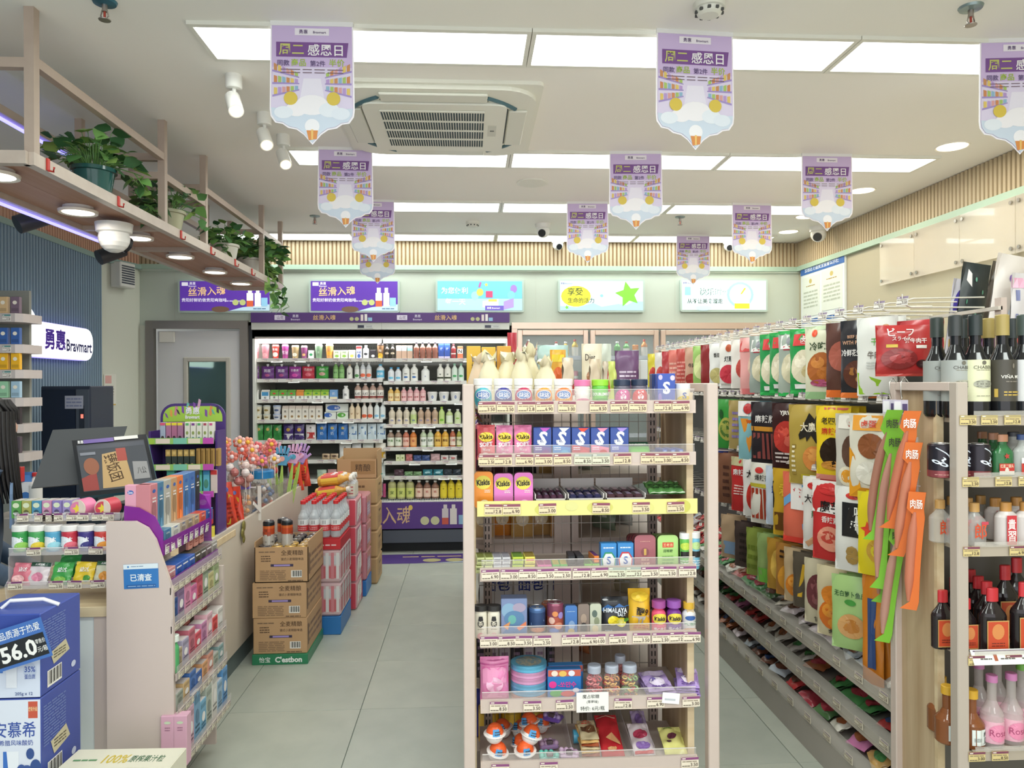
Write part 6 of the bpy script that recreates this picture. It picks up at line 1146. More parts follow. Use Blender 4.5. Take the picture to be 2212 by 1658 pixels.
def hbag(w, h, c, ops, seed=0, edge=None): return P_bag('snack_bag', 'snack', w, h, w*.22, c, ops, seed=seed, edge=edge)
def hang(row_, u, w, h, c, desc, ops=(), rot=-55, dz=.0, dx=0.0, edge=None, seed=0, back=2, name='snack_bag'):
    z, x, _ = HROW[row_]; p = PX(u, 829, x+dx); P = hbag(w, h, c, ops, seed, edge)
    P.put((p.x, p.y, z-h-.005+dz), radians(rot+rr.uniform(-4, 4)), desc+', '+('top', 'second', 'third', 'fourth')[row_]+' hook row', 'snack bags hanging on the hooks')
    for k in range(back):
        P2 = hbag(w, h, c, (), seed, edge); P2.put((p.x+.035*(k+1), p.y+.008*(k+1), z-h-.005+dz), radians(rot+rr.uniform(-5, 5)), desc.split(' with')[0]+', %s behind, ' % ORD[k+1]+('top', 'second', 'third', 'fourth')[row_]+' hook row', 'snack bags hanging on the hooks')
S = lambda s, c, y=.7, h=.12, w=.8: ('t', s, .5, y, h, c, w, .04)
O = lambda cx, cy, rx, ry, c: ('o', cx, cy, rx, ry, c)
food = lambda c, d: [O(.5, .32, .4, .22, c), O(.4, .38, .2, .1, d), O(.62, .28, .18, .09, d), O(.5, .2, .16, .07, d)]
# top row, near to far
hang(0, 1895, .155, .29, 'e4e6e0', 'white and lime beef bag', [('p', [(.05, .02), (.95, .02), (.95, .16), (.5, .22), (.05, .3)], '9ccc3c'), S('牛肉', '706860', .52, .1, .5), S('干', '60a840', .68, .09, .3), O(.75, .86, .08, .04, 'c8986c'), ('l', 3, .3, .34, .6, .44, 'c8ccc8')], back=1)
hang(0, 1856, .15, .30, '2c2c30', 'black peanut beef jerky bag', [('r', 0, .0, 1, .07, 'e07838'), ('t', 'BEEF JERKY', .5, .78, .05, 'd8a888', .8), ('t', 'WITH PEANUT', .5, .71, .05, 'd8a888', .8), S('冷鲜花生牛肉', 'f0ece8', .58, .09, .86), O(.5, .3, .36, .18, '5c3428'), O(.4, .34, .12, .05, 'a87038'), O(.6, .24, .14, .05, 'b88848')], back=2)
hang(0, 1822, .14, .30, '5c3c34', 'brown and orange bag', [('r', 0, 0, 1, .1, 'e07030'), O(.5, .55, .4, .2, 'a85c4c')], back=2)
hang(0, 1780, .17, .31, 'dcdcc0', 'cream cold chicken bag', [S('冷吃鸡', '384c30', .72, .12, .7), O(.3, .9, .08, .05, 'e05030'), ('r', 0, 0, 1, .1, '98c08c'), O(.5, .42, .4, .22, 'a8602c'), O(.4, .5, .2, .08, 'c8803c'), O(.6, .35, .22, .09, 'c07434'), O(.5, .22, .3, .05, 'a85070')], edge='c8d8b4')
gwk = [('r', .1, .72, .9, .93, 'e8e8e4'), O(.5, .84, .2, .07, '9c9ca4'), ('r', .2, .7, .8, .76, 'c83848'), O(.5, .42, .38, .24, 'dcd4b4'), O(.4, .5, .2, .1, 'ece4c8'), O(.62, .36, .2, .1, 'c8b888')]
pk_ = [('r', .15, .74, .9, .92, 'd84848'), ('t', '卤', .5, .83, .12, 'f8f0f0', .4, .03), O(.5, .42, .4, .26, 'e0d8bc'), O(.4, .5, .2, .1, 'f0e8d0'), O(.62, .34, .2, .1, 'd0c090'), ('r', .2, .08, .8, .15, 'f0f0ec')]
for i, (u, c, o, d) in enumerate(((1742, '2c9c50', pk_, 'green chicken feet bag, nearest'), (1718, 'a8b4a8', gwk, 'grey-green chicken feet bag, nearer'), (1695, '2c9850', pk_, 'green chicken feet bag, middle'), (1673, '309c54', pk_, 'green chicken feet bag, farthest'), (1650, '9ca8a0', gwk, 'grey-green chicken feet bag, farther'))): hang(0, u, .165, .29+.012*(i % 2), c, d, o, edge='38b058' if i < 4 else None, seed=i % 3, back=1)
hang(0, 1628, .16, .30, 'e8a8a4', 'pink and red sausage bag', [('r', .0, .75, .4, .95, 'c84848'), O(.65, .5, .3, .22, 'e8c4b0'), O(.7, .4, .2, .15, '6c4434'), ('r', .1, 0, .9, .1, 'e88080')])
hang(0, 1602, .13, .27, 'e8e4dc', 'white bag with red edge', [O(.6, .4, .3, .2, 'c85048')])
hang(0, 1578, .15, .27, 'e8e6e0', 'white shredded beef bag', [S('灯影', '282828', .62, .12, .7), O(.5, .85, .14, .08, 'b85838'), O(.5, .3, .42, .2, 'c83848'), ('r', .1, .05, .9, .1, 'd8d4cc')])
hang(0, 1552, .13, .26, 'e4e4e0', 'white mushroom snack bag', [S('香菇', '404038', .72, .1, .6), O(.5, .25, .4, .18, 'c8bc7c')])
for u, c, d, ops in ((1533, '8c2c2c', 'dark red bag', []), (1517, '9cc46c', 'leafy green bag', [O(.5, .5, .4, .3, 'd8e0a0')]), (1498, 'c8a088', 'tan beef bag', [S('牛肉', '302824', .55, .12), O(.5, .2, .4, .15, 'a83c38')]), (1478, 'c05048', 'red grained bag', [('l', 6, .1, .1, .9, .7, 'e09488')]), (1462, 'd8786c', 'salmon striped bag', [('l', 5, .1, .1, .9, .7, 'e8b0a0')]), (1445, 'b83c40', 'crimson bag', []), (1430, 'e0dcd4', 'pale bag with red spots', [O(.5, .4, .3, .2, 'c84c48')]), (1414, 'e0d040', 'bright yellow bag', [O(.5, .4, .3, .2, 'c84030')])): hang(0, u, .14, .27, c, d+', far end', ops, back=0)
# the bag that faces the camera on the near hook
p = PX(1955, 800, 1.46); hb = P_bag('snack_bag', 'snack', .178, .172, .045, 'b43434', [('t', 'ビーフ', .42, .86, .16, 'f4ece8', .6, .04), ('t', 'スライス', .42, .73, .08, 'f4ece8', .5, .04), ('t', '薄牛肉干', .68, .69, .1, 'f4ece8', .55, .04), ('r', .15, .56, .35, .62, 'e0c04c'), ('r', .68, .54, .88, .6, 'f0e8e0'), O(.38, .34, .32, .2, '8c3434'), O(.42, .36, .22, .12, 'b04848'), O(.8, .24, .12, .08, '3c2020'), ('r', 0, .0, 1, .05, 'c04840')], seed=1)
hb.put((p.x-.005, p.y-.0, 1.745-.225), radians(-12), 'red sliced beef bag facing front, nearest on top hook row')
hb2 = P_bag('snack_bag', 'snack', .16, .17, .04, 'b03438', [('l', 3, .2, .5, .8, .8, 'e8d8d0')]); hb2.put((p.x+.09, p.y+.06, 1.745-.2), radians(-60), 'red beef bag turned sideways behind the nearest one')
# second row
hang(1, 1880, .155, .31, 'e0dccc', 'orange and white egg bag', [('r', .1, .8, .8, .98, 'e8a038'), S('卤蛋', 'd84830', .88, .09, .4), O(.55, .62, .32, .15, '8c5434'), ('p', [(0, 0), (1, 0), (1, .1), (.3, .12), (.15, .5), (0, .6)], 'e8a02c'), O(.5, .3, .3, .14, 'ece8dc')], dz=-.02)
hang(1, 1846, .155, .32, 'c8c4b8', 'transparent egg bag', [('r', .1, .82, .7, .98, 'e0dcd0'), S('Sa', 'a83c30', .88, .08, .4), O(.5, .55, .3, .2, '5c4438'), O(.35, .25, .22, .12, 'e8e0c8'), O(.35, .25, .14, .08, 'e8a030'), O(.6, .12, .2, .06, 'd85838')], dz=-.025)
hang(1, 1800, .15, .30, 'e8c82c', 'yellow spicy beef bag', [('l', 1, 0, .93, 1, 1, 'd86c60'), S('老四川', '302820', .8, .1, .6), S('麻辣牛', 'c84028', .66, .1, .7), O(.55, .38, .38, .2, '2c2018'), ('r', 0, .0, 1, .07, 'd89080'), O(.5, .2, .3, .06, 'c88c3c')])
hang(1, 1752, .2, .345, 'b09848', 'gold duck egg yolk bag', [('p', [(.25, .62), (.5, .9), (.62, .82), (.66, .88), (.72, .82), (.92, .74), (.72, .58), (.68, .52), (.55, .62), (.45, .54), (.42, .6), (.28, .56)], '2a2824'), ('t', '大魔王', .57, .72, .12, 'f0e8d0', .55, .04), ('r', .1, .12, .2, .5, '98803c'), ('l', 6, .1, .14, .19, .5, 'f0e8c8'), O(.62, .33, .26, .16, 'd88c48'), O(.6, .38, .16, .08, 'e8a458'), ('r', .3, .05, .95, .13, 'd8c83c'), ('l', 1, .35, .07, .85, .11, '50481c')], rot=-48, dz=.0)
hang(1, 1702, .16, .31, '3c2424', 'black and red beef bag', [S('YJRW', 'e8e0d8', .85, .08, .6), O(.5, .5, .42, .24, 'b83c34'), O(.42, .56, .2, .1, 'd85848'), O(.6, .44, .18, .08, 'd86858'), ('l', 3, .15, .1, .8, .28, 'd8ccc8')])
hang(1, 1657, .185, .32, '2c282c', 'black spicy stick bag', [S('麻辣牌', 'e8e4e0', .74, .12, .7), ('r', 0, .55, 1, .62, 'c88c34')]+[('p', [(.1+.15*k, .12), (.2+.15*k, .12), (.19+.15*k, .52), (.11+.15*k, .52)], '8c4844') for k in range(6)])
hang(1, 1618, .13, .31, '88bcc4', 'white and blue carrot snack bag', [('r', 0, .74, 1, 1, 'ece8e4'), O(.5, .87, .2, .09, 'c84040'), ('p', [(.15, .7), (.85, .7), (.7, .3), (.55, .12)], 'e8983c'), ('p', [(.3, .68), (.7, .68), (.55, .2)], 'd86828')])
hang(1, 1590, .1, .27, 'a8945c', 'tan striped bag with violet band', [('l', 5, .3, .2, .9, .8, '8c7cb4')])
hang(1, 1568, .15, .28, '3c9440', 'green seaweed roll bag', [O(.6, .4, .36, .24, 'a8a850'), O(.6, .4, .28, .18, '547838'), O(.6, .4, .18, .11, 'a8b058'), O(.35, .7, .1, .1, '2c5c30')])
hang(1, 1546, .14, .28, '4c9c48', 'green peanut bag', [O(.5, .35, .4, .25, 'c8a878'), O(.5, .8, .3, .1, 'c83838')])
# third row
hang(2, 1888, .12, .3, 'e8d42c', 'yellow ring snack bag', [O(.6, .3, .3, .14, 'd8a838'), O(.6, .3, .18, .08, 'e8d42c'), ('s', .35, .55, .1, 'e04830')], dz=-.0)
hang(2, 1848, .165, .32, 'e4e4e0', 'white and black kelp bag', [O(.5, .9, .2, .04, 'c83c38'), ('r', .22, .42, .85, .82, '24262a'), ('t', '风吃', .5, .72, .13, 'f0f0ec', .55, .04), ('t', '海带', .5, .56, .13, 'f0f0ec', .55, .04), ('t', '8', .45, .2, .22, 'a8884c', .4, .08), O(.72, .22, .14, .1, '4c8c3c')])
hang(2, 1798, .175, .32, 'c83838', 'red and white konjac bag', [('r', 0, .6, 1, 1, 'ece8e4'), O(.5, .88, .3, .05, 'c83838'), ('t', '魔芋', .5, .68, .15, '282424', .75, .04), ('t', '香辣素', .5, .52, .08, 'f0e8e4', .6, .03), O(.5, .28, .32, .16, 'e89c84'), O(.45, .3, .18, .08, 'c84c40')])
hang(2, 1764, .13, .31, 'e8e6e0', 'white big noodle snack bag', [O(.5, .88, .3, .05, 'c83838'), ('t', '大面筋', .5, .7, .12, '282424', .8, .04), ('t', '辣条', .6, .5, .1, '3c7850', .5, .03), ('p', [(.1, .1), (.9, .35), (.9, .25), (.2, .04)], 'd8a880')])
hang(2, 1728, .165, .31, 'e07058', 'red and blue spicy stick bag', [('p', [(.05, .5), (.3, .6), (.25, .7), (.05, .62)], '70a8d8'), ('p', [(.6, .2), (.95, .3), (.9, .4), (.6, .28)], '70a8d8'), ('p', [(.6, .8), (.95, .9), (.9, .97), (.6, .88)], '70a8d8'), ('r', .28, .48, .68, .86, 'f0ece8'), ('t', '辣', .48, .72, .13, 'c83838', .35, .04), ('r', 0, 0, 1, .08, 'e8483c')])
hang(2, 1697, .13, .31, 'c8a030', 'black and yellow spicy bag', [('p', [(0, .4), (1, .5), (1, .85), (0, .8)], '2c2820'), ('t', '君', .5, .68, .18, 'e8c840', .6, .05), ('r', .1, .08, .8, .35, '6c4820')])
hang(2, 1676, .11, .28, 'c8d4e4', 'blue and white snack bag', [S('霸', '2c4890', .6, .14, .5)])
hang(2, 1652, .165, .30, 'e0dcd0', 'white red stick sausage bag', [O(.35, .88, .16, .05, 'c83c38'), ('t', '爆辣香味', .55, .76, .1, '383430', .7, .03), ('r', .0, .6, 1, .66, 'c8b83c')]+[('p', [(.06+.15*k, .08), (.17+.15*k, .08), (.17+.15*k, .58), (.07+.15*k, .58)], 'a8402c') for k in range(6)])
hang(2, 1626, .12, .29, 'e8e4e0', 'white and red lobster snack bag', [('t', '大', .4, .75, .14, '282420', .5, .04), O(.5, .35, .25, .24, 'c83830')])
hang(2, 1604, .15, .29, 'c03434', 'red spicy king bag', [('r', 0, .84, 1, 1, 'b8b088'), ('t', '麻辣王', .5, .72, .12, 'f0ece8', .8, .04), ('l', 4, .2, .3, .8, .5, 'e8c8c0')])
hang(2, 1573, .14, .28, '7c5440', 'brown beef strip bag', [('l', 5, .3, .1, .6, .8, '50342c')])
hang(2, 1550, .14, .28, 'd8c4c0', 'blue and red flag print bag', [('r', 0, .6, 1, 1, '2c3c80'), ('s', .5, .75, .15, 'd83c3c'), ('r', 0, 0, 1, .3, 'b0584c')])
# fourth row
hang(3, 1884, .08, .42, 'd8842c', 'narrow orange sausage pack', [('r', .3, .2, .7, .8, '3c5488')], dz=.04, back=1)
hang(3, 1842, .16, .28, 'a8cc84', 'pale green radish crisp pouch', [('t', '无白萝卜鱼皮菜', .5, .76, .08, '305c38', .85, .03), O(.45, .65, .14, .04, '4c9c48'), O(.48, .33, .32, .17, 'd8a468'), O(.48, .33, .2, .1, 'c8843c')], rot=-45)
hang(3, 1802, .15, .28, 'd8cca8', 'orange fruit bag', food('d8742c', 'e8983c')+[O(.5, .6, .35, .14, 'e08834'), ('t', '卤味', .5, .08, .08, '38302c', .6, .03)])
hang(3, 1770, .14, .27, 'd0c8ac', 'purple grape date bag', [O(.5, .5, .4, .28, '6c3c40'), O(.4, .6, .16, .09, '8c5458'), O(.6, .5, .16, .09, '8c5458'), O(.45, .4, .16, .09, '8c5458'), ('t', '甘栗', .5, .08, .08, '38302c', .6, .03)])
for u, c, d, ops in ((1742, '5c5448', 'dark bag with yellow fruit', [('p', [(.2, .2), (.4, .8), (.5, .8), (.35, .2)], 'e0b438'), ('p', [(.55, .2), (.7, .8), (.85, .75), (.75, .2)], 'e8bc3c')]), (1722, 'c8b08c', 'tan bag with orange slices', food('d88430', 'e8a048')), (1702, 'b07c3c', 'amber pickled bag', [('l', 2, .2, .7, .8, .9, '3c2c20'), O(.5, .35, .35, .25, 'd89838')]), (1682, 'b88c38', 'golden bean bag', [O(.5, .5, .3, .3, 'e0b858')]), (1660, '90a868', 'olive and lime bag', [('r', .1, 0, .9, .3, '78c04c')]), (1636, '8c9c48', 'green pickled pepper bag', [('l', 3, .1, .1, .9, .7, '6c7c30')]), (1608, '4c403c', 'dark beef stick bag', [('l', 5, .3, .1, .7, .8, '342c28')]), (1578, 'c0a484', 'tan and blue small bag', [('r', .2, .1, .8, .4, '8ca8c8')])):
    hang(3, u, .13, .24, c, d, ops, back=1)
# the sweets lying on the three lower shelves
cl = ['d8d4cc', 'c04040', '4c8c50', 'e0dcd0', 'b84c48', '6c4434', 'c8a060', 'd8ccd0', 'a83c48', '54784c', 'dcd4c4', '9c5c38', '3c3c48', 'b0b8c0', 'e8dcc0', 'c87ca8', '6c5c8c', '304878']
shn = ['base deck', 'lower shelf', 'upper shelf']
def cname(c):
    d = {'d8d4cc': 'white', 'c04040': 'red', '4c8c50': 'green', 'e0dcd0': 'cream', 'b84c48': 'brick red', '6c4434': 'brown', 'c8a060': 'tan', 'd8ccd0': 'pinkish white', 'a83c48': 'crimson', '54784c': 'dark green', 'dcd4c4': 'ivory', '9c5c38': 'rust', '3c3c48': 'black', 'b0b8c0': 'silver', 'e8dcc0': 'pale yellow', 'c87ca8': 'pink', '6c5c8c': 'violet', '304878': 'navy'}
    return d[c]
for j, (z, x0, seq) in enumerate(((.13, 1.40, [6, 15, 14, 1, 5, 7, 11, 5, 3, 9, 0]), (.25, 1.45, [17, 2, 2, 0, 3, 1, 0, 2, 6, 0, 4]), (.413, 1.45, [0, 13, 7, 7, 1, 2, 3, 2, 0, 1, 1]))):
    for k in range(26):
        for r in range(3):
            y = RY_0+.06+k*.135+rr.uniform(-.02, .02)
            if y > RY_1-.1: continue
            c = cl[(seq[min(k//2, 10)] if rr.random() < .75 else rr.randint(0, 17))]; w = rr.choice((.09, .1, .115)); h = rr.choice((.11, .13))
            c2 = cl[(seq[min(k//2, 10)]*3+2) % 18]
            P = P_bag('snack_packet', 'snack', w, h, .03, c, [O(.5, .4, .35, .22, c2), ('r', .1, .72, .9, .88, 'ece8e0' if c not in ('d8d4cc', 'e0dcd0', 'dcd4c4') else 'b84040'), ('l', 1, .2, .76, .8, .84, '504840')], seed=k % 2)
            o = P.put((x0+.02+r*.11, y, z+.018+r*.01), 0, '%s snack packet on %s, %s from front in %s file' % (cname(c), shn[j], ORD[k+1], ('front', 'middle', 'back')[r]), 'snack packets lying on the '+shn[j]); o.rotation_euler = (radians(-72+rr.uniform(-8, 8)), rr.uniform(-.15, .15), radians(-90+rr.uniform(-30, 30)))
# ---- near end: side frame, wood board, wine shelves
EY0, EY1 = 2.02, 2.36
ef = thing('end_shelf', 'wood and metal end shelf with wine and spirits, right edge', 'shelf', (1.375, EY0, 0)); oe = (1.375, EY0, 0)
b = MB(); b.rbox(0, .034, 0, .036, 0, 1.5, M('b8aca0', .45), .003); part('frame_post', b, ef)
b = MB(); b.rbox(0, .034, EY1-EY0-.034, EY1-EY0, 0, 1.5, PB, .003); part('frame_post', b, ef)
b = MB(); b.rbox(0, .034, .036, EY1-EY0-.034, 1.474, 1.5, PB, .002); part('frame_top_bar', b, ef)
b = MB(); b.box(.02, .034, .135, EY1-EY0-.034, .03, 1.473, WOOD); b.box(.018, .04, .12, .135, .03, 1.473, WOODL); part('side_board', b, ef)
EZ = [PY(2140, 919, EY0).z, PY(2140, 1052, EY0).z, PY(2140, 1202, EY0).z, PY(2140, 1437, EY0).z, PY(2140, 1644, EY0).z]
for k, z in enumerate(EZ):
    b = MB(); b.box(.045, .85, .01, .33, z+.005, z+.02, M('c0b4a4', .5)); b.box(.045, .85, .003, .01, z, z+.03, M('b0a494', .5)); s_ = part('shelf', b, ef)
    b = MB(); b.box(.05, .85, -.001, .001, z+.028, z+.042, GL('d8d4cc', .3)); mk('clear_lip', b.data('clear_lip'), s_)
    for i, u in enumerate(([2072, 2118, 2168], [2077, 2148, 2198], [2078, 2178], [2088, 2168], [2088, 2138])[k]):
        X_ = PY(u+18, 1000, EY0).x-1.375; mk('price_tag', price_tag_mesh(i+k, .048, .027, 'b0a070' if k < 2 else '7c4458', 'd8c488'), s_, (X_, -.003, z+.003))
b = MB(); b.box(.045, .85, .31, .325, 0, 1.39, M('6c6860', .6)); part('back_panel', b, ef)
if 1:
    b = MB(); b.box(-.09, .09, -.001, .001, 0, .042, M('f0f0ec', .4)); deco(b, [('r', .01, .9, .99, .98, '5c4468'), ('r', .34, .25, .4, .7, 'a85c40'), ('l', 1, .1, .3, .3, .5, '605c58'), ('l', 1, .45, .3, .7, .5, '605c58'), ('l', 1, .82, .3, .95, .5, '605c58')], flat(.17, .04, -.001), .17, .04)
    p = PY(2165, 1420, EY0); mk('price_card', b.data('price_card'), ef, (p.x-1.375, -.012, p.z-.015), (radians(-30), 0, 0))
def wn(lab, ops, cap, c='1c1c1e'):
    return lambda: P_bottle('wine_bottle', 'wine', .074, .30, c, cap, lab, ops, neck=.4, sh=.56, caph=.2, lz=(.16, .56), r=.12, n=24)
char = [('t', 'CHABEN', .5, .82, .08, '504c44', .7, .0), ('l', 1, .3, .74, .7, .77, '8c8878'), ('o', .5, .93, .06, .05, '6c685c'), ('o', .5, .42, .28, .1, 'a8a898'), ('l', 3, .3, .34, .7, .5, '6c6c60'), ('l', 1, .3, .12, .7, .15, '8c8878')]
def wpos(u, dy): p = PY(u, 800, EY0+.06+dy); return (p.x, EY0+.06+dy, EZ[0]+.02)
WN = [(2024, .09, wn('9ca09c', char, '38403c'), 'wine bottle with grey label, leftmost behind frame'), (2064, .02, wn('a4a8a4', char, '383c3c'), 'wine bottle with grey label, behind frame corner'), (2107, .0, wn('dcdcb8', char, '2c3434'), 'wine bottle with cream label and château print'),
      (2165, .0, wn('48443c', [('t', 'VIÑA ME', .5, .6, .1, 'e8e4dc', .8, .01), ('r', .06, .1, .16, .3, 'c8a850'), ('l', 2, .3, .12, .85, .26, 'c8a850'), ('l', 1, .35, .45, .7, .5, '8c8478'), ('o', .55, .85, .03, .06, '7c7468')], 'a89458'), 'wine bottle with black label and gold capsule'),
      (2212, .0, wn('d8d8d8', [('l', 3, .3, .3, .7, .7, '4c5c98')], '44504c'), 'wine bottle cut by the picture edge')]
for u, dy, f, lb in WN: f().put(wpos(u, dy), .0, lb+', top shelf', 'wine bottles')
for u, dy, cap, lb in ((2078, .13, '2c3434', 'dark wine bottle behind the cream label one'), (2135, .12, 'a08c50', 'gold capped wine bottle behind black label one'), (2185, .13, '2c3434', 'dark wine bottle in second rank, right')): P_bottle('wine_bottle', 'wine', .074, .30, '1c1c1e', cap, None, (), neck=.4, sh=.56, caph=.2, r=.12, n=24).put(wpos(u, dy), 0, lb, 'wine bottles')
def ep(u, k, dy=0.0): p = PY(u, 1000, EY0+.05+dy); return (p.x, EY0+.05+dy, EZ[k]+.021)
cn = lambda: P_can('drink_can', 'can', .066, .1, [(.0, '8c4448'), (.22, '2c2830')], [('t', '8~ノ', .5, .6, .5, 'dce4f0', .5, .03, 1.2), ('l', 1, .3, .08, .7, .13, 'c89088')])
for i, (u, dy) in enumerate(((2030, .02), (2074, .02), (2112, .0))): cn().put(ep(u, 1, dy), (i-1)*.4, 'black can with white brushstroke, %s on second shelf' % nth(i+1, 3), 'black cans')
gbt = lambda: P_bottle('liquor_bottle', 'bottle', .062, .125, '3c7c4c', 'c89070', None, [('r', .05, .05, .95, .5, 'c83c34'), ('r', .05, .05, .95, .2, 'e8e0d4'), ('o', .5, .22, .12, .12, 'e8e0d4'), ('t', '红星二锅头', .5, .4, .15, 'f0e0c0', .8, .03), ('s', .5, .8, .13, 'b84038')], neck=.4, sh=.62, caph=.16, flat_=.5, lz=(.05, .62), r=.12, alpha=.8)
for i, (u, dy) in enumerate(((2166, 0), (2146, .07), (2122, .12))): gbt().put(ep(u, 1, dy), 0, 'green spirit bottle with red star, %s' % ('front', 'second behind', 'third behind')[i], 'green spirit bottles')
P_bottle('liquor_bottle', 'bottle', .066, .125, 'd4d8d4', '3c5488', None, [('r', .05, .1, .95, .5, 'c83c34'), ('t', '牛', .3, .5, .3, '282828', .3, .03), ('r', .05, .5, .95, .7, 'ecece8')], neck=.5, sh=.66, caph=.12, flat_=.6, lz=(.02, .66), r=.1, alpha=.5).put(ep(2212, 1, .0), 0, 'clear spirit bottle with blue lid, second shelf')
P_bottle('liquor_bottle', 'bottle', .06, .125, 'd4d8d4', '3c4048', neck=.5, sh=.66, caph=.1, flat_=.6, alpha=.5).put(ep(2190, 1, .1), 0, 'clear spirit bottle with dark lid behind green one')
lang = lambda: P_bottle('liquor_bottle', 'bottle', .064, .125, 'd8d8d4', 'c89c5c', None, [('t', '郎', .5, .55, .6, 'd8502c', .7, .03), ('r', .55, .8, .95, .92, 'c84858')], neck=.36, sh=.62, caph=.2, lz=(.05, .64), r=.08, alpha=.36, flat_=.8)
for i, (u, dy) in enumerate(((2068, .03), (2104, .0), (2030, .06), (2055, .12), (2090, .09), (2118, .13))): lang().put(ep(u, 2, dy), 0, 'clear spirit bottle with gold cap, %s, third shelf' % ('second in front rank', 'front beside frame post', 'behind post', 'left in back rank', 'middle in back rank', 'right in back rank')[i], 'gold capped spirit bottles')
fro = lambda: P_bottle('liquor_bottle', 'bottle', .066, .125, 'd8d0cc', 'c8924c', None, [('r', .22, .0, .78, 1, 'c83840'), ('t', '貴', .5, .7, .36, 'f4ece8', .45, .04), ('t', '習', .5, .3, .36, 'f4ece8', .45, .04)], neck=.4, sh=.72, caph=.2, lz=(.04, .72), flat_=.7, alpha=.9)
for i, (u, dy) in enumerate(((2172, 0), (2150, .08), (2195, .09), (2215, .0))): fro().put(ep(u, 2, dy), 0, 'frosted spirit bottle with red label, %s' % ('front', 'behind left', 'behind right', 'cut by picture edge')[i], 'frosted spirit bottles')
dkb = lambda w, h, ac='e07840': P_bottle('liquor_bottle', 'bottle', w, h, '241c1e', 'c83038', None, [('r', 0, 0, 1, .86, 'c8a060'), ('r', .04, .03, .96, .83, 'c84c2c'), ('o', .5, .55, .28, .22, 'd88c50'), ('l', 2, .2, .12, .8, .26, '7c3020')], neck=.34, sh=.62, caph=.2, lz=(.05, .6), flat_=.55, r=.1)
for i, (u, dy, w, h) in enumerate(((2142, .0, .082, .185), (2086, .02, .06, .15), (2035, .04, .07, .17), (2212, .0, .085, .2), (2130, .07, .08, .185), (2112, .13, .08, .185), (2095, .19, .08, .19), (2170, .12, .08, .22), (2195, .17, .08, .23), (2060, .14, .07, .18))): dkb(w, h).put(ep(u, 3, dy), 0, 'dark liquor bottle with red cap, %s, fourth shelf' % ('large in front', 'small beside post', 'left behind post', 'cut by picture edge', 'second rank', 'third rank', 'fourth rank', 'tall at back', 'tallest at back right', 'far left at back')[i], 'red capped liquor bottles')
pm = P_bottle('plum_wine_bottle', 'bottle', .07, .165, '8c5430', 'd8a834', None, [('r', .3, .1, .95, .9, 'e4ece8'), ('t', '梅', .75, .65, .3, '282828', .4, .03), ('t', '见', .75, .32, .3, '282828', .4, .03), ('l', 3, .36, .3, .58, .5, '7c8480')], neck=.42, sh=.45, caph=.14, lz=(.06, .4), alpha=.85, r=.1)
for i, (u, dy) in enumerate(((2095, 0), (2045, .03), (2028, .1))): pm.put(ep(u, 4, dy), 0, 'amber plum wine bottle with yellow cap, %s' % ('beside the frame post', 'behind the post', 'far left')[i], 'plum wine bottles')
pb_ = lambda cap='d084b8': P_bottle('fruit_wine_bottle', 'bottle', .062, .205, 'dcd4d0', cap, 'e8b4c4', [('o', .5, .5, .34, .4, 'e890b0'), ('t', 'Rose', .5, .5, .3, 'a84870', .6, .0)], neck=.4, sh=.5, caph=.09, lz=(.08, .38), r=.06, alpha=.4)
for i, (u, dy, cap) in enumerate(((2140, .0, 'd084b8'), (2182, .01, 'd084b8'), (2112, .1, 'd084b8'), (2152, .13, 'd084b8'), (2205, .08, '78b850'))): pb_(cap).put(ep(u, 4, dy), 0, 'fruit wine bottle with %s cap, %s, fifth shelf' % ('green' if i == 4 else 'pink', ('front left', 'front right', 'behind left', 'behind right', 'far right')[i]), 'fruit wine bottles')
# hooks and long sausages hanging on the frame bar
for i, u in enumerate((1937, 1962)):
    p = PX(u, 829, 1.37); b = MB(); m = M('c0bcb4', .3, .8); b.tube([(0, .0, .03), (-.012, 0, .045), (-.024, 0, .03), (-.024, 0, .0), (-.02, 0, -.02), (-.028, 0, -.035)], .002, m, 6)
    tag(mk('wire_hook', b.data('wire_hook'), None, (p.x, p.y, 1.47)), 'small wire hook over the frame bar, %s' % ('left', 'right')[i], 'hook', 'wire hooks on the frame bar')
    b = MB(); b.box(-.02, .02, -.001, .001, -.045, 0, M('c8c0d0', .4)); b.box(-.018, .0, -.0016, -.001, -.04, -.005, M('e4e0e4', .4)); b.box(.004, .018, -.0016, -.001, -.04, -.012, M('50406c', .4)); tag(mk('hang_card', b.data('hang_card'), None, (p.x-.03, p.y-.01, 1.445), (0, 0, -.7)), 'small purple and white hanging card, %s' % ('left', 'right')[i], 'card', 'cards above the sausages')
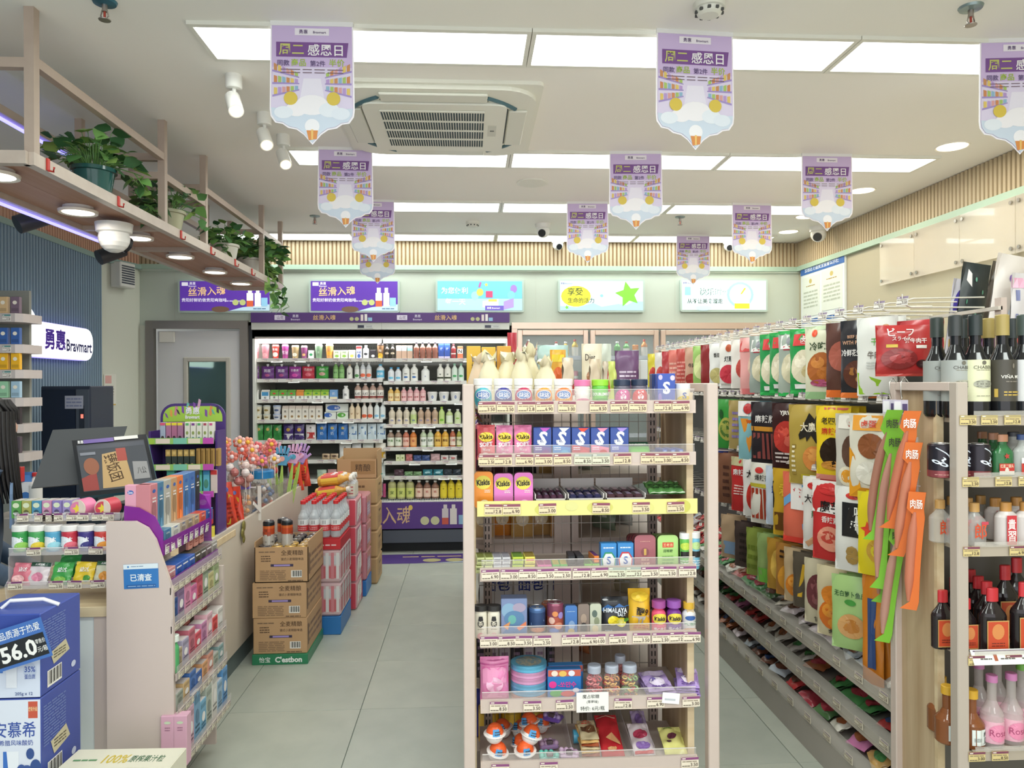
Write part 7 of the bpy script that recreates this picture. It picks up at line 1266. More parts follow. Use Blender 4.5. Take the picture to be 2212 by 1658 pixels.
def sausage(pts, w, c, c2, lb):
    pts = [Vector(p) for p in pts]; t = thing('sausage_pack', lb, 'sausage', pts[-1], 0, 'long sausages hanging on the end frame'); o = pts[-1]
    q = [p-o for p in pts]; b = MB(); m = M(c2, .3); n = len(q); R = w*.3
    ring = [0.25, .8, 1, 1, 1, .9, .3]; N = 12; rings = []
    for i in range(N+1):
        f = i/N; a = q[0].lerp(q[-1], .17+.76*f) + (q[1]-q[0].lerp(q[-1], .5))*(4*(.17+.76*f)*(1-(.17+.76*f))); r_ = R*min(1, .35+3*min(f, 1-f)); rings.append((a, r_))
    vv = []; k_ = 10
    for a, r_ in rings:
        for k in range(k_): an = 2*pi*k/k_; vv.append((a.x+r_*cos(an), a.y+r_*sin(an), a.z))
    b.add(vv, [(i*k_+k, i*k_+(k+1) % k_, (i+1)*k_+(k+1) % k_, (i+1)*k_+k) for i in range(N) for k in range(k_)], m, True); part('sausage', b, t)
    b = MB(); m = M(c, .3); v = []; f_ = []; NN = 14; ax = Vector((cos(-.7), sin(-.7), 0)); nr = Vector((-.64, -.77, 0))
    for i in range(NN+1):
        f = i/NN; a = q[0].lerp(q[-1], f) + (q[1]-q[0].lerp(q[-1], .5))*(4*f*(1-f)); full = f < .16 or f > .95; e0 = -.5 if full else .1; e1 = .5 if full else .62
        v += [a+ax*w*e0-nr*.0+nr*(R*.2), a+ax*w*e1+nr*(R*.2), a+ax*w*e1-nr*.003, a+ax*w*e0-nr*.003]
    for i in range(NN):
        s0 = i*4; s1 = s0+4; f_ += [(s0, s0+1, s1+1, s1), (s0+1, s0+2, s1+2, s1+1), (s0+2, s0+3, s1+3, s1+2), (s0+3, s0, s1, s1+3)]
    b.add(v, f_, m); part('wrapper', b, t)
    b = MB(); a = q[0].lerp(q[-1], .1); 
    deco(b, [('t', '肉肠', .5, .5, .8, 'f4f0e8' if c[0] == 'e' else '30301c', .9, .05, 0)], lambda x, y, l: tuple(a+ax*(x-.5)*w*.8+Vector((0, 0, (y-.5)*.035))+nr*(R*.25+l*EPS+.001)), w*.8, .035); part('lettering', b, t)
def spt(u, v, dx): return PX(u, v, 1.37-dx)
GRN, ORG = '84c838', 'ea7836'
for (u0, v0, u1, v1, um, dx, c, c2, lb) in ((1934, 885, 1880, 1165, 1893, .05, GRN, 'b07c68', 'green wrapped sausage, upper left'), (1938, 918, 1895, 1270, 1905, .035, GRN, 'c89484', 'green wrapped sausage, second, reaching lower'), (1972, 887, 1916, 1140, 1940, .06, ORG, 'c8785c', 'orange wrapped sausage, upper middle'),
     (1975, 955, 1935, 1200, 1952, .045, ORG, 'd08468', 'orange wrapped sausage, second'), (1945, 1130, 1905, 1385, 1920, .022, GRN, 'c89888', 'green wrapped sausage, lowest'), (1982, 1062, 1962, 1315, 1968, .03, ORG, 'cc7c60', 'orange wrapped sausage, lower right'), (1925, 1040, 1898, 1300, 1905, .012, GRN, 'c08c7c', 'green wrapped sausage, behind others')):
    a, m_, e = spt(u0, v0, dx), spt(um, (v0+v1)/2, dx), spt(u1, v1, dx); sausage([a, m_, e], .046, c, c2, lb)
b = MB(); a = spt(1978, 1000, .01)
b.box(-.008, .008, -.0005, .0005, -.28, .08, GL('e8e8ec', .35))
for k in range(7): b.box(-.014, .014, -.002, .0006, -.25+k*.045, -.247+k*.045, M('e4e4e8', .3, alpha=.6))
tag(mk('clip_strip', b.data('clip_strip'), None, (a.x, a.y, a.z), (0, 0, -1.0)), 'empty clear plastic clip strip beside the orange sausages', 'clip strip')
# ---- right wall: notice board, acrylic panels, goods on top of the next run
q = [PX(1730, 578, RIGHT-.02), PX(1824, 551, RIGHT-.02), PX(1832, 690, RIGHT-.02)]
y0, y1, zt0, zt1 = q[0].y, q[1].y, q[0].z+.0, 1.45
nb = thing('notice_board', 'blue and white licence notice board on right wall corner', 'notice board', (RIGHT-.002, y0, zt1)); w = y0-y1; h = PX(1778, 562, RIGHT).z-zt1
b = MB(); b.box(0, w, -.018, 0, 0, h, M('e4ecec', .35)); part('board', b, nb, rot=-pi/2)
b = MB(); b.box(0, w, -.021, -.018, h*.925, h, M('3468b4', .35)); deco(b, [('t', '云岩区食品安全监督公示栏', .5, .5, .6, 'f0f4f8', .84, .03)], flat(w, h*.075, -.021, 0, h*.925), w, h*.075); part('header', b, nb, rot=-pi/2)
for x0, x1, a, c in ((.04, .46, .58, .9), (.51, .96, .6, .91)):
    b = MB(); b.box(x0*w, x1*w, -.021, -.018, a*h, c*h, M('dfe6dc', .5)); deco(b, [('o', .5, .88, .08, .06, 'c8b870'), ('l', 1, .25, .74, .75, .79, 'b09850'), ('l', 5, .1, .2, .9, .66, 'b8c0b0')], flat((x1-x0)*w, (c-a)*h, -.021, x0*w, a*h), (x1-x0)*w, (c-a)*h); part('certificate', b, nb, rot=-pi/2)
for k in range(4):
    b = MB(); b.box((.03+k*.24)*w, (.25+k*.24)*w, -.021, -.018, .53*h, .565*h, M('3468b4', .35)); b.box((.04+k*.24)*w, (.24+k*.24)*w, -.02, -.018, .25*h, .52*h, M(('e8ecec', 'e4e8e8', 'e0dcc8', 'e8ecec')[k], .5)); part('notice_slot', b, nb, rot=-pi/2)
ends = [PX(u, 560, RIGHT-.04).y for u in (1901, 1976, 2074, 2195)]+[PX(2195, 560, RIGHT-.04).y-.85]
for k in range(4):
    a, c = ends[k], ends[k+1]; zt0 = PX(1901, 524, RIGHT-.04).z; zb0 = PX(1901, 617, RIGHT-.04).z
    t = thing('wall_guard', 'clear acrylic wall panel on steel studs, %s from back corner' % ORD[k+1], 'panel', (RIGHT-.04, a, zb0), 0, 'clear acrylic panels on the right wall'); w = a-c
    b = MB(); b.box(.003, w-.003, -.004, .004, 0, zt0-zb0, M('f4ecdc', .03, alpha=.34)); part('sheet', b, t, rot=-pi/2)
    for x in (.03, w-.03):
        for z in (.03, zt0-zb0-.03): b = MB(); b.tube([(x, -.012, z), (x, .036, z)], .011, M('a8a49c', .25, .9), 12); part('stud', b, t, rot=-pi/2)
# dark run between, with bags standing on top
rt = thing('rear_shelf_run', 'low shelf run behind the wine end, carrying large bags', 'shelf', (1.85, 2.5, 0)); b = MB(); b.box(0, .75, 0, 3.0, 0, 1.5, M('a8a098', .5)); part('body', b, rt)
b = MB(); b.box(0, .75, 0, 3.0, 1.5, 1.52, M('c8bcb0', .5)); part('top_board', b, rt)
Xb = 2.05
def bigb(u0, u1, vt, Y, c, lb, ops, lean_=0.0, name='large_pack', zb_=1.52, th=.25):
    a, c_ = PY(u0, vt, Y), PY(u1, vt, Y); w = c_.x-a.x; h = a.z-zb_; P = P_bag(name, 'pack', w, h, w*th, c, ops, seed=2); o = P.put(((a.x+c_.x)/2, Y, zb_), 0, lb); o.rotation_euler = (0, radians(lean_), 0); return o
bigb(2032, 2062, 600, 2.95, 'd8d4dc', 'white and violet tissue pack on top, leftmost', [('o', .6, .7, .5, .2, '5448a8'), ('r', .1, .3, .9, .38, 'd8b860')], 8)
bigb(2048, 2108, 566, 2.85, '2c3434', 'black facial tissue pack with green marks', [('t', 'Face', .68, .4, .09, 'd8c850', .6, .02, 1.35), ('p', [(.15, .84), (.32, .78), (.3, .9), (.2, .94)], 'd8d4d0'), ('t', '悦柔', .35, .4, .1, 'c8d0c8', .5, .02, 1.35)]+[('o', .1+.11*k, .15+.1*((k*5) % 8), .03, .02, '5c9c80') for k in range(8)], 8)
bigb(2095, 2142, 562, 2.9, '5c544c', 'dark brown facial tissue pack, leaning', [('t', 'Face', .5, .85, .08, 'c8bca8', .6, .0, 1.35), ('r', .1, .25, .6, .4, 'd8d0c0'), ('b', .15, .28, .5, .4, 'd8d0c0')], 12)
bigb(2112, 2196, 548, 2.75, 'e4dcd4', 'large white toilet paper pack with pink clouds', [('o', .2, .3, .3, .12, 'c8d8e8'), ('o', .7, .5, .3, .12, 'c8d8e8'), ('o', .4, .15, .3, .1, 'e8ccd0'), ('o', .35, .8, .06, .03, '8868b0'), ('r', .82, .6, .98, .95, 'e0a4c0'), ('t', '自然', .5, .45, .06, '8c98b8', .3)], 10)
bigb(2172, 2240, 590, 2.65, 'dcd8d8', 'white and pink paper pack at the right edge', [('l', 3, .1, .2, .2, .9, '7880b0'), ('r', .0, .85, 1, .95, 'e8b0c8')], 4)
bigb(2160, 2215, 706, 2.42, 'b43434', 'red bag with round emblem behind wine bottles', [('o', .4, .75, .2, .12, '2c2c50'), ('t', '没', .4, .75, .1, 'f0e8e8', .2), ('t', '7', .75, .7, .14, 'f0d040', .2)], 0, 'snack_bag', 1.405)
bigb(2118, 2160, 720, 2.5, '68386c', 'purple bag behind gold capped wine', [], 0, 'snack_bag', 1.52)
# ================================================================ LEFT: checkout counter and everything on it
CYN, CXF, CZ = 2.62, -1.235, .745
cw = thing('checkout_counter', 'long white and beige checkout counter with wooden top', 'counter', (CXF, CYN, 0)); oc = (CXF, CYN, 0)
CB = M('cdc2b2', .5, noise=('n', 4, .15, 'bfb4a4'))
b = MB(); b.box(-.5, -.055, 0, .9, .08, CZ-.035, M('e0e4e0', .4)); part('end_cabinet', b, cw)
b = MB(); b.box(-.055, 0, -.004, .04, 0, CZ-.035, M('cbbab0', .45)); b.box(-.5, -.055, .03, .5, 0, .08, M('50565a', .6)); part('end_post', b, cw)
b = MB(); b.rbox(-.52, .004, -.012, 1.35, CZ-.035, CZ, WOODX, .002); part('worktop', b, cw)
b = MB(); b.box(-.02, 0, .56, 3.1, .1, CZ+.018, CB); part('front_panel', b, cw)
b = MB(); b.box(-.06, -.02, .56, 3.08, .0, .1, M('525c5c', .5)); b.box(-.022, -.008, .56, 3.1, .0, .1, M('5c6868', .45)); part('plinth', b, cw)
b = MB(); b.box(-.5, -.02, 1.35, 3.08, .62, .64, WOODX); part('rear_shelf_top', b, cw)
b = MB(); b.rbox(-.02, .09, .555, .8, CZ-.02, CZ+.012, WOODL, .002); b.prism([(.0, .1), (.08, .1), (.11, .2), (.11, .55), (.03, CZ-.02), (0, CZ-.02)], .56, .58, M('cdbdb2', .45)); part('wood_ledge', b, cw)
# rack of small boxes on the aisle side
YN, YFR = 2.585, 3.10
prof = [(p.x, p.z) for p in [PY(u, v, YN) for u, v in ((252, 1126), (292, 1126), (318, 1140), (335, 1165), (352, 1215), (373, 1275), (376, 1560), (353, 1640))]]
prof = [(CXF+.002, max(z for x, z in prof))]+prof[1:]+[(prof[-1][0], .03), (CXF+.002, .03)]
rkc = thing('counter_rack', 'grey beige checkout rack with curved side panel and purple trays', 'rack', (CXF, YN, 0)); ok_ = (CXF, YN, 0)
pl = [(x-CXF, z) for x, z in prof][::-1]
b = MB(); b.prism(pl, 0, .016, M('cdbdb4', .45, noise=('n', 5, .12, 'c0b0a8'))); part('side_panel', b, rkc)
b = MB(); b.prism([(x, min(z, .76)) for x, z in pl], YFR-YN, YFR-YN+.016, M('cdbdb4', .45)); part('side_panel', b, rkc)
b = MB(); b.box(0.002, .012, .016, YFR-YN, .03, .95, M('c4b6ac', .5)); part('back_board', b, rkc)
LVL = []
for (u0, v0, u1, v1) in ((374, 1281, 471, 1189), (376, 1364, 475, 1268), (386, 1466, 495, 1331), (388, 1548, 501, 1407), (398, 1656, 503, 1498)):
    p = PY(u0, v0, YN+.02); LVL.append((p.x, p.z))
for k, (x, z) in enumerate(LVL):
    xx = x-CXF; b = MB(); b.box(.012, xx, .0 if k > 3 else .016, YFR-YN+(.0), z+.01, z+.018, M('c8bab0', .45)); b.box(xx-.003, xx, .0, YFR-YN, z, z+.024, M('c4b4ac', .45)); s_ = part('shelf', b, rkc)
    b = MB(); b.box(xx+.001, xx+.002, .0, YFR-YN, z+.004, z+.05, GL('e0d8d8', .25)); mk('clear_lip', b.data('clear_lip'), s_)
    for i in range(9): mk('price_tag', price_tag_mesh(i % 6, .046, .026, 'a09098', 'e0d8c4'), s_, (xx+.0035, .035+i*.055, z+.002), pi/2)
b = MB(); w = .115; h = .083; b.box(-w/2, w/2, -.001, 0, 0, h, M('3478bc', .4)); deco(b, [('r', 0, .8, 1, 1, 'dce8ee'), ('t', '已清查', .5, .45, .3, 'e8f0f4', .62, .05), ('l', 1, .22, .88, .6, .94, '6c8ca8'), ('r', .08, .04, .92, .16, '2c60a0'), ('l', 1, .12, .07, .9, .13, '9cc0e0'), ('o', .14, .9, .025, .04, '4c88c0')], flat(w, h, -.001), w, h)
p = PY(306, 1270, YN); tag(mk('notice_sticker', b.data('notice_sticker'), None, (p.x, YN-.0005, p.z-.0), (0, radians(-1.5), 0)), 'blue and white sticker on the rack side panel', 'sticker')
ps = thing('purple_display', 'translucent purple acrylic stepped display on the checkout rack', 'display stand', (CXF, YN, CZ))
PA = M('8c2a9c', .15, alpha=.72); PD_ = M('4c1c60', .2, alpha=.85)
for y, up in ((.02, 0), (YFR-YN-.02, 0)):
    pts = [PY(u, v, YN+.02) for u, v in ((268, 1092), (300, 1096), (335, 1115), (352, 1150), (352, 1225), (372, 1268), (350, 1275), (268, 1275))]
    b = MB(); b.prism([(q.x-CXF, q.z-CZ) for q in pts][::-1], y, y+.004, PA); part('side_wall', b, ps)
tiers = [(PY(270, 1170, YN+.03), PY(326, 1170, YN+.03)), (PY(300, 1195, YN+.03), PY(353, 1180, YN+.03)), (PY(300, 1260, YN+.03), PY(370, 1262, YN+.03))]
for k, (a, c) in enumerate(tiers):
    b = MB(); b.box(a.x-CXF-.01, c.x-CXF+.002, .025, YFR-YN-.02, c.z-CZ, c.z-CZ+.004, PD_); b.box(c.x-CXF, c.x-CXF+.003, .025, YFR-YN-.02, c.z-CZ-.03, c.z-CZ+.02, PA); s_ = part('tray', b, ps)
    if k < 2:
        for i in range(8): o = mk('price_tag', price_tag_mesh(i % 6, .032, .032, '7c3c7c', 'e8e4dc'), s_, (c.x-CXF+.005, .05+i*.055, c.z-CZ-.028), (rr.uniform(-.15, .15), 0, pi/2))
def boxrow(tier_x, z, hts, ulist, cols, lbs, depth, wh, ops_fn=None, grp=None, kind='box'):
    """boxes side by side along the rack; ulist = picture columns of the edges on the face plane"""
    for i, c in enumerate(cols):
        ya, yb = PX(ulist[i], 829, tier_x).y, PX(ulist[i+1], 829, tier_x).y; w = (yb-ya)*.95; h = hts[i] if isinstance(hts, (list, tuple)) else hts
        ops = ops_fn(c, i) if ops_fn else [('r', .1, .7, .9, .8, 'ece8e8'), ('l', 2, .2, .2, .8, .4, dk(c, .7)), ('o', .5, .5, .25, .12, dk(c, .85))]
        P = P_box('product_box', 'box', w, h, depth, c, ops, side=None)
        P.put((tier_x-depth/2, (ya+yb)/2, z), pi/2, lbs[i]+', '+wh, grp or 'boxes on the checkout rack')
dux = lambda c, i: [('o', .5, .88, .22, .035, '3c60a8'), ('o', .5, .5, .3, .2, dk(c, .82)), ('p', [(.2, .0), (.8, .0), (.6, .3), (.4, .35)], dk(c, 1.15)), ('l', 2, .25, .66, .75, .78, 'e8e4e4')]
tx0 = PY(325, 1100, YN+.03); z0 = tiers[0][1].z+.004; hA = PY(325, 1047, YN+.03).z-z0
boxrow(tx0.x, z0, hA, [323, 340, 353, 369, 382, 395, 408, 421, 431], ['c88088', '4c7c9c', 'b0ada4', 'c09870', 'e07840', '4878b0', '4470b0', '34383c'], ['pink', 'teal blue', 'grey cream', 'tan', 'orange', 'mid blue', 'bright blue', 'black']and [s+' tall box' for s in ('pink', 'teal blue', 'grey cream', 'tan', 'orange', 'mid blue', 'bright blue', 'black')], .048, 'top tier of purple display', dux)
pe = P_box('product_box', 'box', .0395, hA, .03, 'e0a0b4', [('o', .5, .88, .28, .04, '4868b0'), ('t', 'Durex', .5, .88, .05, 'f0f0f8', .4, .02), ('o', .5, .5, .18, .07, 'f0ecf0'), ('o', .5, .5, .1, .04, '486088'), ('o', .5, .15, .16, .06, 'f0ecf0')])
for i, u in enumerate((286, 312)): pe.put((PY(u, 1000, YN+.045).x, YN+.045, z0), 0, 'pink box end facing front, %s on purple display' % nth(i+1, 2), 'pink boxes facing the front')
tx1 = tiers[1][1]; z1 = tx1.z+.004
boxrow(tx1.x-.004, z1, PY(353, 1147, YN+.03).z-z1, [353, 369, 388, 402, 416, 430, 444, 459], ['4c7c9c', 'c8c8c0', 'a89888', 'a08c74', 'b89c7c', 'd85840', '2c5ca0'], [s+' small box' for s in ('teal blue', 'silver', 'grey tan', 'brown tan', 'gold tan', 'red orange', 'navy blue')], .05, 'second tier of purple display', dux)
tx2 = tiers[2][1]; z2 = tx2.z+.004
boxrow(tx2.x-.006, z2, .05, [362, 378, 392, 406, 420, 432, 444, 456, 468], ['c88c8c', '3058a8', '3460b0', '3460b0', '504c40', '5c5850', '7c6c6c', 'a09c94'], [s+' flat box' for s in ('pale pink', 'blue, first', 'blue, second', 'blue, third', 'black gold, first', 'black gold, second', 'brown', 'grey')], .06, 'third tier of purple display')
for i in range(3):
    ya = 2.9+i*.06; P_box('hang_tab_box', 'box', .04, .045, .012, 'd89484', [('l', 2, .2, .3, .8, .7, 'a04838')]).put((tx2.x-.045, ya, z2+.055), pi/2, 'salmon card box standing behind third tier, %s' % nth(i+1, 3), 'salmon card boxes')
rows_ = [(1, .105, ['2c508c', '8c7498', 'd88cac', 'd070a0', 'c85868', '98a890', 'c8c088', 'a8b888'], 'blue,mauve,pink,deep pink,red and white,sage,cream yellow,light green'), (2, .09, ['a89878', 'a8a0b8', 'c06878', 'd05060', 'c080a8', 'e0b0bc', 'd84848', 'dcd8d0'], 'tan,lilac grey,dusty red,red,mauve pink,pale pink,scarlet,white'),
         (3, .07, ['98a094', 'c8a878', '4470b4', '3c64a8', 'd8a070', 'd89884', 'a8b0a0', '88a8a8'], 'grey green,tan,blue,dark blue,peach,salmon,pale green,teal grey'), (4, .15, ['c890a8', 'c8a0b0', '6c98b8', '6ca4c4', 'a8b0a4', 'd8d4cc', '90b0c8', '5890c4'], 'rose,pale rose,steel blue,sky blue,sage grey,white,powder blue,clear blue')]
for k, h, cols, nm in rows_:
    x, z = LVL[k]; y = YN+.02; hh = [h*(1+.18*((i*7) % 3-1)) for i in range(8)]
    for i, c in enumerate(cols):
        w = .06; P = P_box('product_box', 'box', w, hh[i], .05, c, [('r', .08, .78, .92, .9, dk(c, .85)), ('o', .5, .5, .28, .15, 'e8e4e0' if i % 2 else dk(c, .8)), ('l', 2, .15, .15, .85, .35, dk(c, .6))], top='e0d8d4')
        P.put((x-.035, YN+.05+i*.061, z+.019), pi/2, '%s box, %s from front on rack shelf %s' % (nm.split(',')[i], ORD[i+1], NUM[k]), 'boxes on rack shelf '+NUM[k])
        if i % 3 == 1: P_box('hang_tab_box', 'box', .045, .04, .01, 'd88c80', [('l', 1, .2, .3, .8, .6, 'a04840')]).put((x-.075, YN+.05+i*.061, z+.02+hh[i]*.7), pi/2, 'salmon card behind %s box, rack shelf %s' % (nm.split(',')[i], NUM[k]), 'salmon cards on rack shelves')
x, z = LVL[2]; P_bottle('gel_bottle', 'bottle', .035, .13, '58b070', 'd8e0d8', None, (), neck=.8, sh=.7, alpha=.85, caph=.16).put((x-.02, YN+.03, z+.019), 0, 'green gel bottle at near end of third rack shelf')
x, z = LVL[4]
for i, u in enumerate((365, 392)): P_box('product_box', 'box', .045, .17, .04, 'd8a8bc', [('b', .2, .04, .8, .22, 'f0f0f0'), ('l', 2, .3, .7, .7, .8, 'a87890'), ('o', .5, .88, .25, .03, 'c8d8b8')]).put((PY(u, 1600, YN).x, YN-.012+.02, z+.02), 0, 'pale pink box end with bar code, %s, bottom rack shelf' % nth(i+1, 2), 'pink boxes with bar codes')
# ---- acrylic gum display on the counter
GY = 2.665
gd = thing('gum_display', 'clear acrylic three tier gum display on counter end', 'display stand', (PY(130, 1200, GY).x, GY, CZ)); og2 = (PY(130, 1200, GY).x, GY, CZ)
ax0, ax1 = PY(15, 1200, GY).x-og2[0], PY(247, 1200, GY).x-og2[0]
tz = [PY(130, v, GY).z-CZ for v in (1268, 1197, 1127)]
AC = GL('e8e4e4', .28)
for x in (ax0, ax1): b = MB(); b.prism([(0, 0), (.2, 0), (.2, tz[2]+.05), (.1, tz[2]+.055), (.06, tz[2]+.0), (.035, tz[2]-.02), (.04, tz[1]+.01), (.01, tz[1]-.01), (.01, tz[0]+.03), (-.012, tz[0]+.01)], x-.002, x+.002, AC, axis='x'); part('side_wall', b, gd)
for k, z in enumerate(tz):
    y = (0.0, .012, .045)[k]; b = MB(); b.box(ax0, ax1, y, y+.12, z, z+.003, AC); b.box(ax0, ax1, y-.002, y, z-.004, z+.022, AC); b.box(ax0, ax1, y-.003, y, z+.02, z+.023, GL('f8f4f4', .7)); s_ = part('tier', b, gd)
    us_ = ([20, 108, 148, 198], [56, 138, 190], [20, 58, 76, 96, 128, 152, 184, 208])[k]
    for i, u in enumerate(us_): mk('price_tag', price_tag_mesh(i % 6, .048 if k < 2 else .038, .028, '7c4070', 'e4dcc8'), s_, (PY(u+14, 1200, GY).x-og2[0], y-.004, z-.004), (0, radians((i % 3-1)*1.5), 0))
yd = lambda c, c2: gumtub(c, 'eceae6', c2=c2)
for i, (c, c2, nm, bd) in enumerate((('3ca858', '98d060', 'green', '3c9c50'), ('4cb068', 'e8d040', 'green yellow', '50a860'), ('58b4d4', 'a0dce8', 'cyan', '58a8cc'), ('d03c50', 'e87080', 'red', 'c83848'), ('4c4c98', '3c3c80', 'indigo', '443c84'), ('e04c48', 'f0a040', 'red orange', 'd84840'))):
    a = PY(25+i*35.5, 1136, GY+.04); w = .058; h = a.z-CZ-tz[1]
    P = P_tub('gum_tub', 'gum', w, h, bd, 'eceae6', [('o', .35, .5, .35, .3, 'e8f0f4'), ('t', '益达', .5, .62, .3, 'ffffff', .6, .05), ('o', .7, .25, .3, .25, c2)]); P.put((a.x+w/2, GY+.012+.034, CZ+tz[1]+.004), 0, '%s gum tub, %s from left on counter display' % (nm, ORD[i+1]), 'gum tubs on the counter display')
for i, (u, c, nm, ops) in enumerate(((24, 'd87888', 'pink peach', [('t', '益达', .5, .7, .2, 'ffffff', .6, .04), ('o', .4, .25, .3, .2, 'f0c0c0')]), (60, 'e0d4d8', 'white rose print', [('r', 0, .82, 1, 1, '305040'), ('t', 'DOUBLEMINT', .5, .9, .1, 'f0f0f0', .8), ('o', .5, .35, .28, .2, 'e08ca8')]), (110, '48a450', 'green', [('t', '益达', .5, .65, .22, 'ffffff', .6, .04), ('o', .5, .2, .3, .15, '98cc60')]), (158, 'e8c838', 'yellow', [('t', '益达', .5, .65, .22, 'ffffff', .6, .04), ('o', .7, .25, .2, .15, '58a048')]), (203, 'd8d8c0', 'pale citrus', [('r', 0, .82, 1, 1, '3c6848'), ('t', 'DOUBLEMINT', .5, .9, .1, 'f0f0f0', .8), ('o', .5, .35, .25, .2, 'e8a048')]))):
    a, c_ = PY(u, 1225, GY+.02), PY(u+43, 1225, GY+.02); P = P_bag('gum_pack', 'gum', (c_.x-a.x), .078, .012, c, ops); o = P.put(((a.x+c_.x)/2, GY+.012, CZ+tz[0]+.006), 0, nm+' gum pack leaning on bottom tier, %s from left' % ORD[i+1], 'leaning gum packs'); o.rotation_euler = (radians(-22), radians(3), 0)
a = PY(150, 1215, GY+.07); o = P_bag('gum_pack', 'gum', .07, .08, .012, '3c9c50', []).put((a.x, GY+.06, CZ+tz[0]+.02), 0, 'green gum pack standing behind the middle packs'); o.rotation_euler = (radians(-20), 0, 0)
for i, (c, nm) in enumerate((('5c9c50', 'green'), ('a8a85c', 'olive'), ('5090b0', 'blue'), ('c88cb0', 'pink'), ('8c7cb8', 'violet'), ('9c8cc0', 'lavender'))):
    a = PY(24+i*22, 1070, GY+.06); w = .033; P_box('gum_pack', 'gum', w, .062, .06, c, [('o', .5, .75, .35, .15, 'd8e0c0'), ('o', .5, .3, .3, .2, dk(c, .6)), ('t', 'extra', .5, .3, .12, 'f0f0f0', .6)], top='d8d4cc').put((a.x+w/2, GY+.09, CZ+tz[2]+.004), 0, '%s slim gum pack, %s from left on display top' % (nm, ORD[i+1]), 'slim gum packs on the display top')
for i, (u, c, nm) in enumerate(((168, 'e080a8', 'pink'), (222, 'd04858', 'red'))):
    a = PY(u, 1093, GY+.06); t = thing('bubble_tape', 'round %s gum tape roll with yellow emblem on display top' % nm, 'gum', (a.x, GY+.06, CZ+tz[2]+.036)); b = MB(); b.tube([(0, 0, 0), (.012, .055, 0)], .033, M(c, .3), 20); part('roll', b, t)
    b = MB(); b.tube([(-.0005, -.002, 0), (0, 0, 0)], .0325, M('e8d8c8', .4), 20); deco(b, [('o', .5, .5, .42, .42, c), ('s', .5, .5, .3, 'e8d040')], flat(.06, .06, -.0025, None, -.03), .06, .06); part('front_disc', b, t)
# ---- cash register screens
def screen(name, label, q, th, face, frame, ops, neck):
    q = [Vector(p) for p in q]; q[3] = q[0]+q[2]-q[1]; c = sum(q, Vector())/4; t = thing(name, label, 'screen', (c.x, c.y+.06, CZ)); o = Vector((c.x, c.y+.06, CZ)); q = [p-o for p in q]
    b = MB(); b.slab(q, th, M('141a20', .3), M(frame, .35)); part('housing', b, t)
    fm = lambda x, y, l: (q[3]*(1-x)*(1-y)+q[2]*x*(1-y)+q[1]*x*y+q[0]*(1-x)*y) - ((q[1]-q[0]).cross(q[3]-q[0]).normalized()*(1 if (q[1]-q[0]).cross(q[3]-q[0]).y > 0 else -1))*(l*EPS)
    if face: b = MB(); deco(b, [('r', .05, .07, .95, .9, face)], fm, .35, .22, dict(r=.12, emit=.12), 1); deco(b, ops, fm, .35, .22, dict(r=.25, emit=.12), 2); part('display', b, t)
    cc = (q[2]+q[3])/2; b = MB(); b.prism([(-.07, -.0), (.09, 0), (.05, .12+cc.z*.5), (-.02, .12+cc.z*.5)], -.03, .09, M(neck, .3)); part('stand', b, t); return t
q2 = [PY(155, 951, 2.98), PY(316, 937, 3.03), PY(342, 1055, 2.90), PY(190, 1086, 2.85)]
screen('customer_screen', 'teal edged customer touchscreen tilted on the counter', q2, .02, '4c4f54', '2f6d80', [('r', .06, .8, .94, .88, '4c5058'), ('p', [(.3, .1), (.7, .1), (.66, .75), (.36, .7)], 'b09468'), ('t', '臻饭团', .48, .45, .3, '4a3828', .3, .03, -1.4), ('p', [(.05, .08), (.25, .08), (.25, .4), (.05, .3)], '8c4440'), ('o', .2, .5, .1, .15, '8c5c48'), ('r', .55, .55, .68, .78, '9c4c44'), ('p', [(.72, .2), (.93, .2), (.93, .5), (.74, .52)], '8c8c8c'), ('t', '八公', .84, .35, .12, '3a3a3c', .12), ('r', .15, .915, .55, .985, '6c5c98'), ('t', '勇惠', .11, .95, .06, 'f0f0f0', .1), ('r', .56, .93, .88, .99, 'd8d8d0'), ('r', .08, .7, .28, .75, '7c8088')], '26323c')
q1 = [PY(114, 928, 3.08), PY(275, 920, 3.2), PY(235, 1040, 3.12), PY(66, 1055, 2.96)]
screen('cashier_screen', 'dark cashier monitor seen from behind, left of touchscreen', q1, .02, '', '27323e', [], '26323c')
# ---- purple counter stand with cigarettes lighters etc
SY = 3.86; a, c = PY(347, 1000, SY), PY(487, 1000, SY); sx_, sw = (a.x+c.x)/2, c.x-a.x; ztop = PY(415, 871, SY).z
st = thing('counter_stand', 'tall purple counter stand with arched colourful header', 'display stand', (sx_, SY, CZ)); hh = ztop-CZ
b = MB(); pts = []; r = .07
for cx, cz, a0 in ((sw/2-r, hh-r, 0), (-sw/2+r, hh-r, 90)):
    for i in range(7): an = radians(a0+i*15); pts.append((cx+r*cos(an), cz+r*sin(an)))
b.prism(pts+[(-sw/2, 0), (sw/2, 0)], 0, .012, M('4c3478', .35)); part('back_board', b, st)
b = MB(); hp = []
for cx, cz, a0 in ((sw/2-r, hh-r, 0), (-sw/2+r, hh-r, 90)):
    for i in range(7): an = radians(a0+i*15); hp.append((cx+(r-.014)*cos(an), cz+(r-.014)*sin(an)))
hz0 = PY(415, 910, SY).z-CZ; hp += [(-sw/2+.014, hz0), (sw/2-.014, hz0)]
b.prism(hp, -.003, 0, M('a4cc4c', .4)); import itertools
hc = ['7c4ca0', 'e0a050', 'c88098', '3c3440', '7c4ca0', '68b0a8', 'e0a050', '7c4ca0', 'c8a0b8', '98cc50', '7c4ca0', 'd88c50', '5cb0a0', '3c3440']
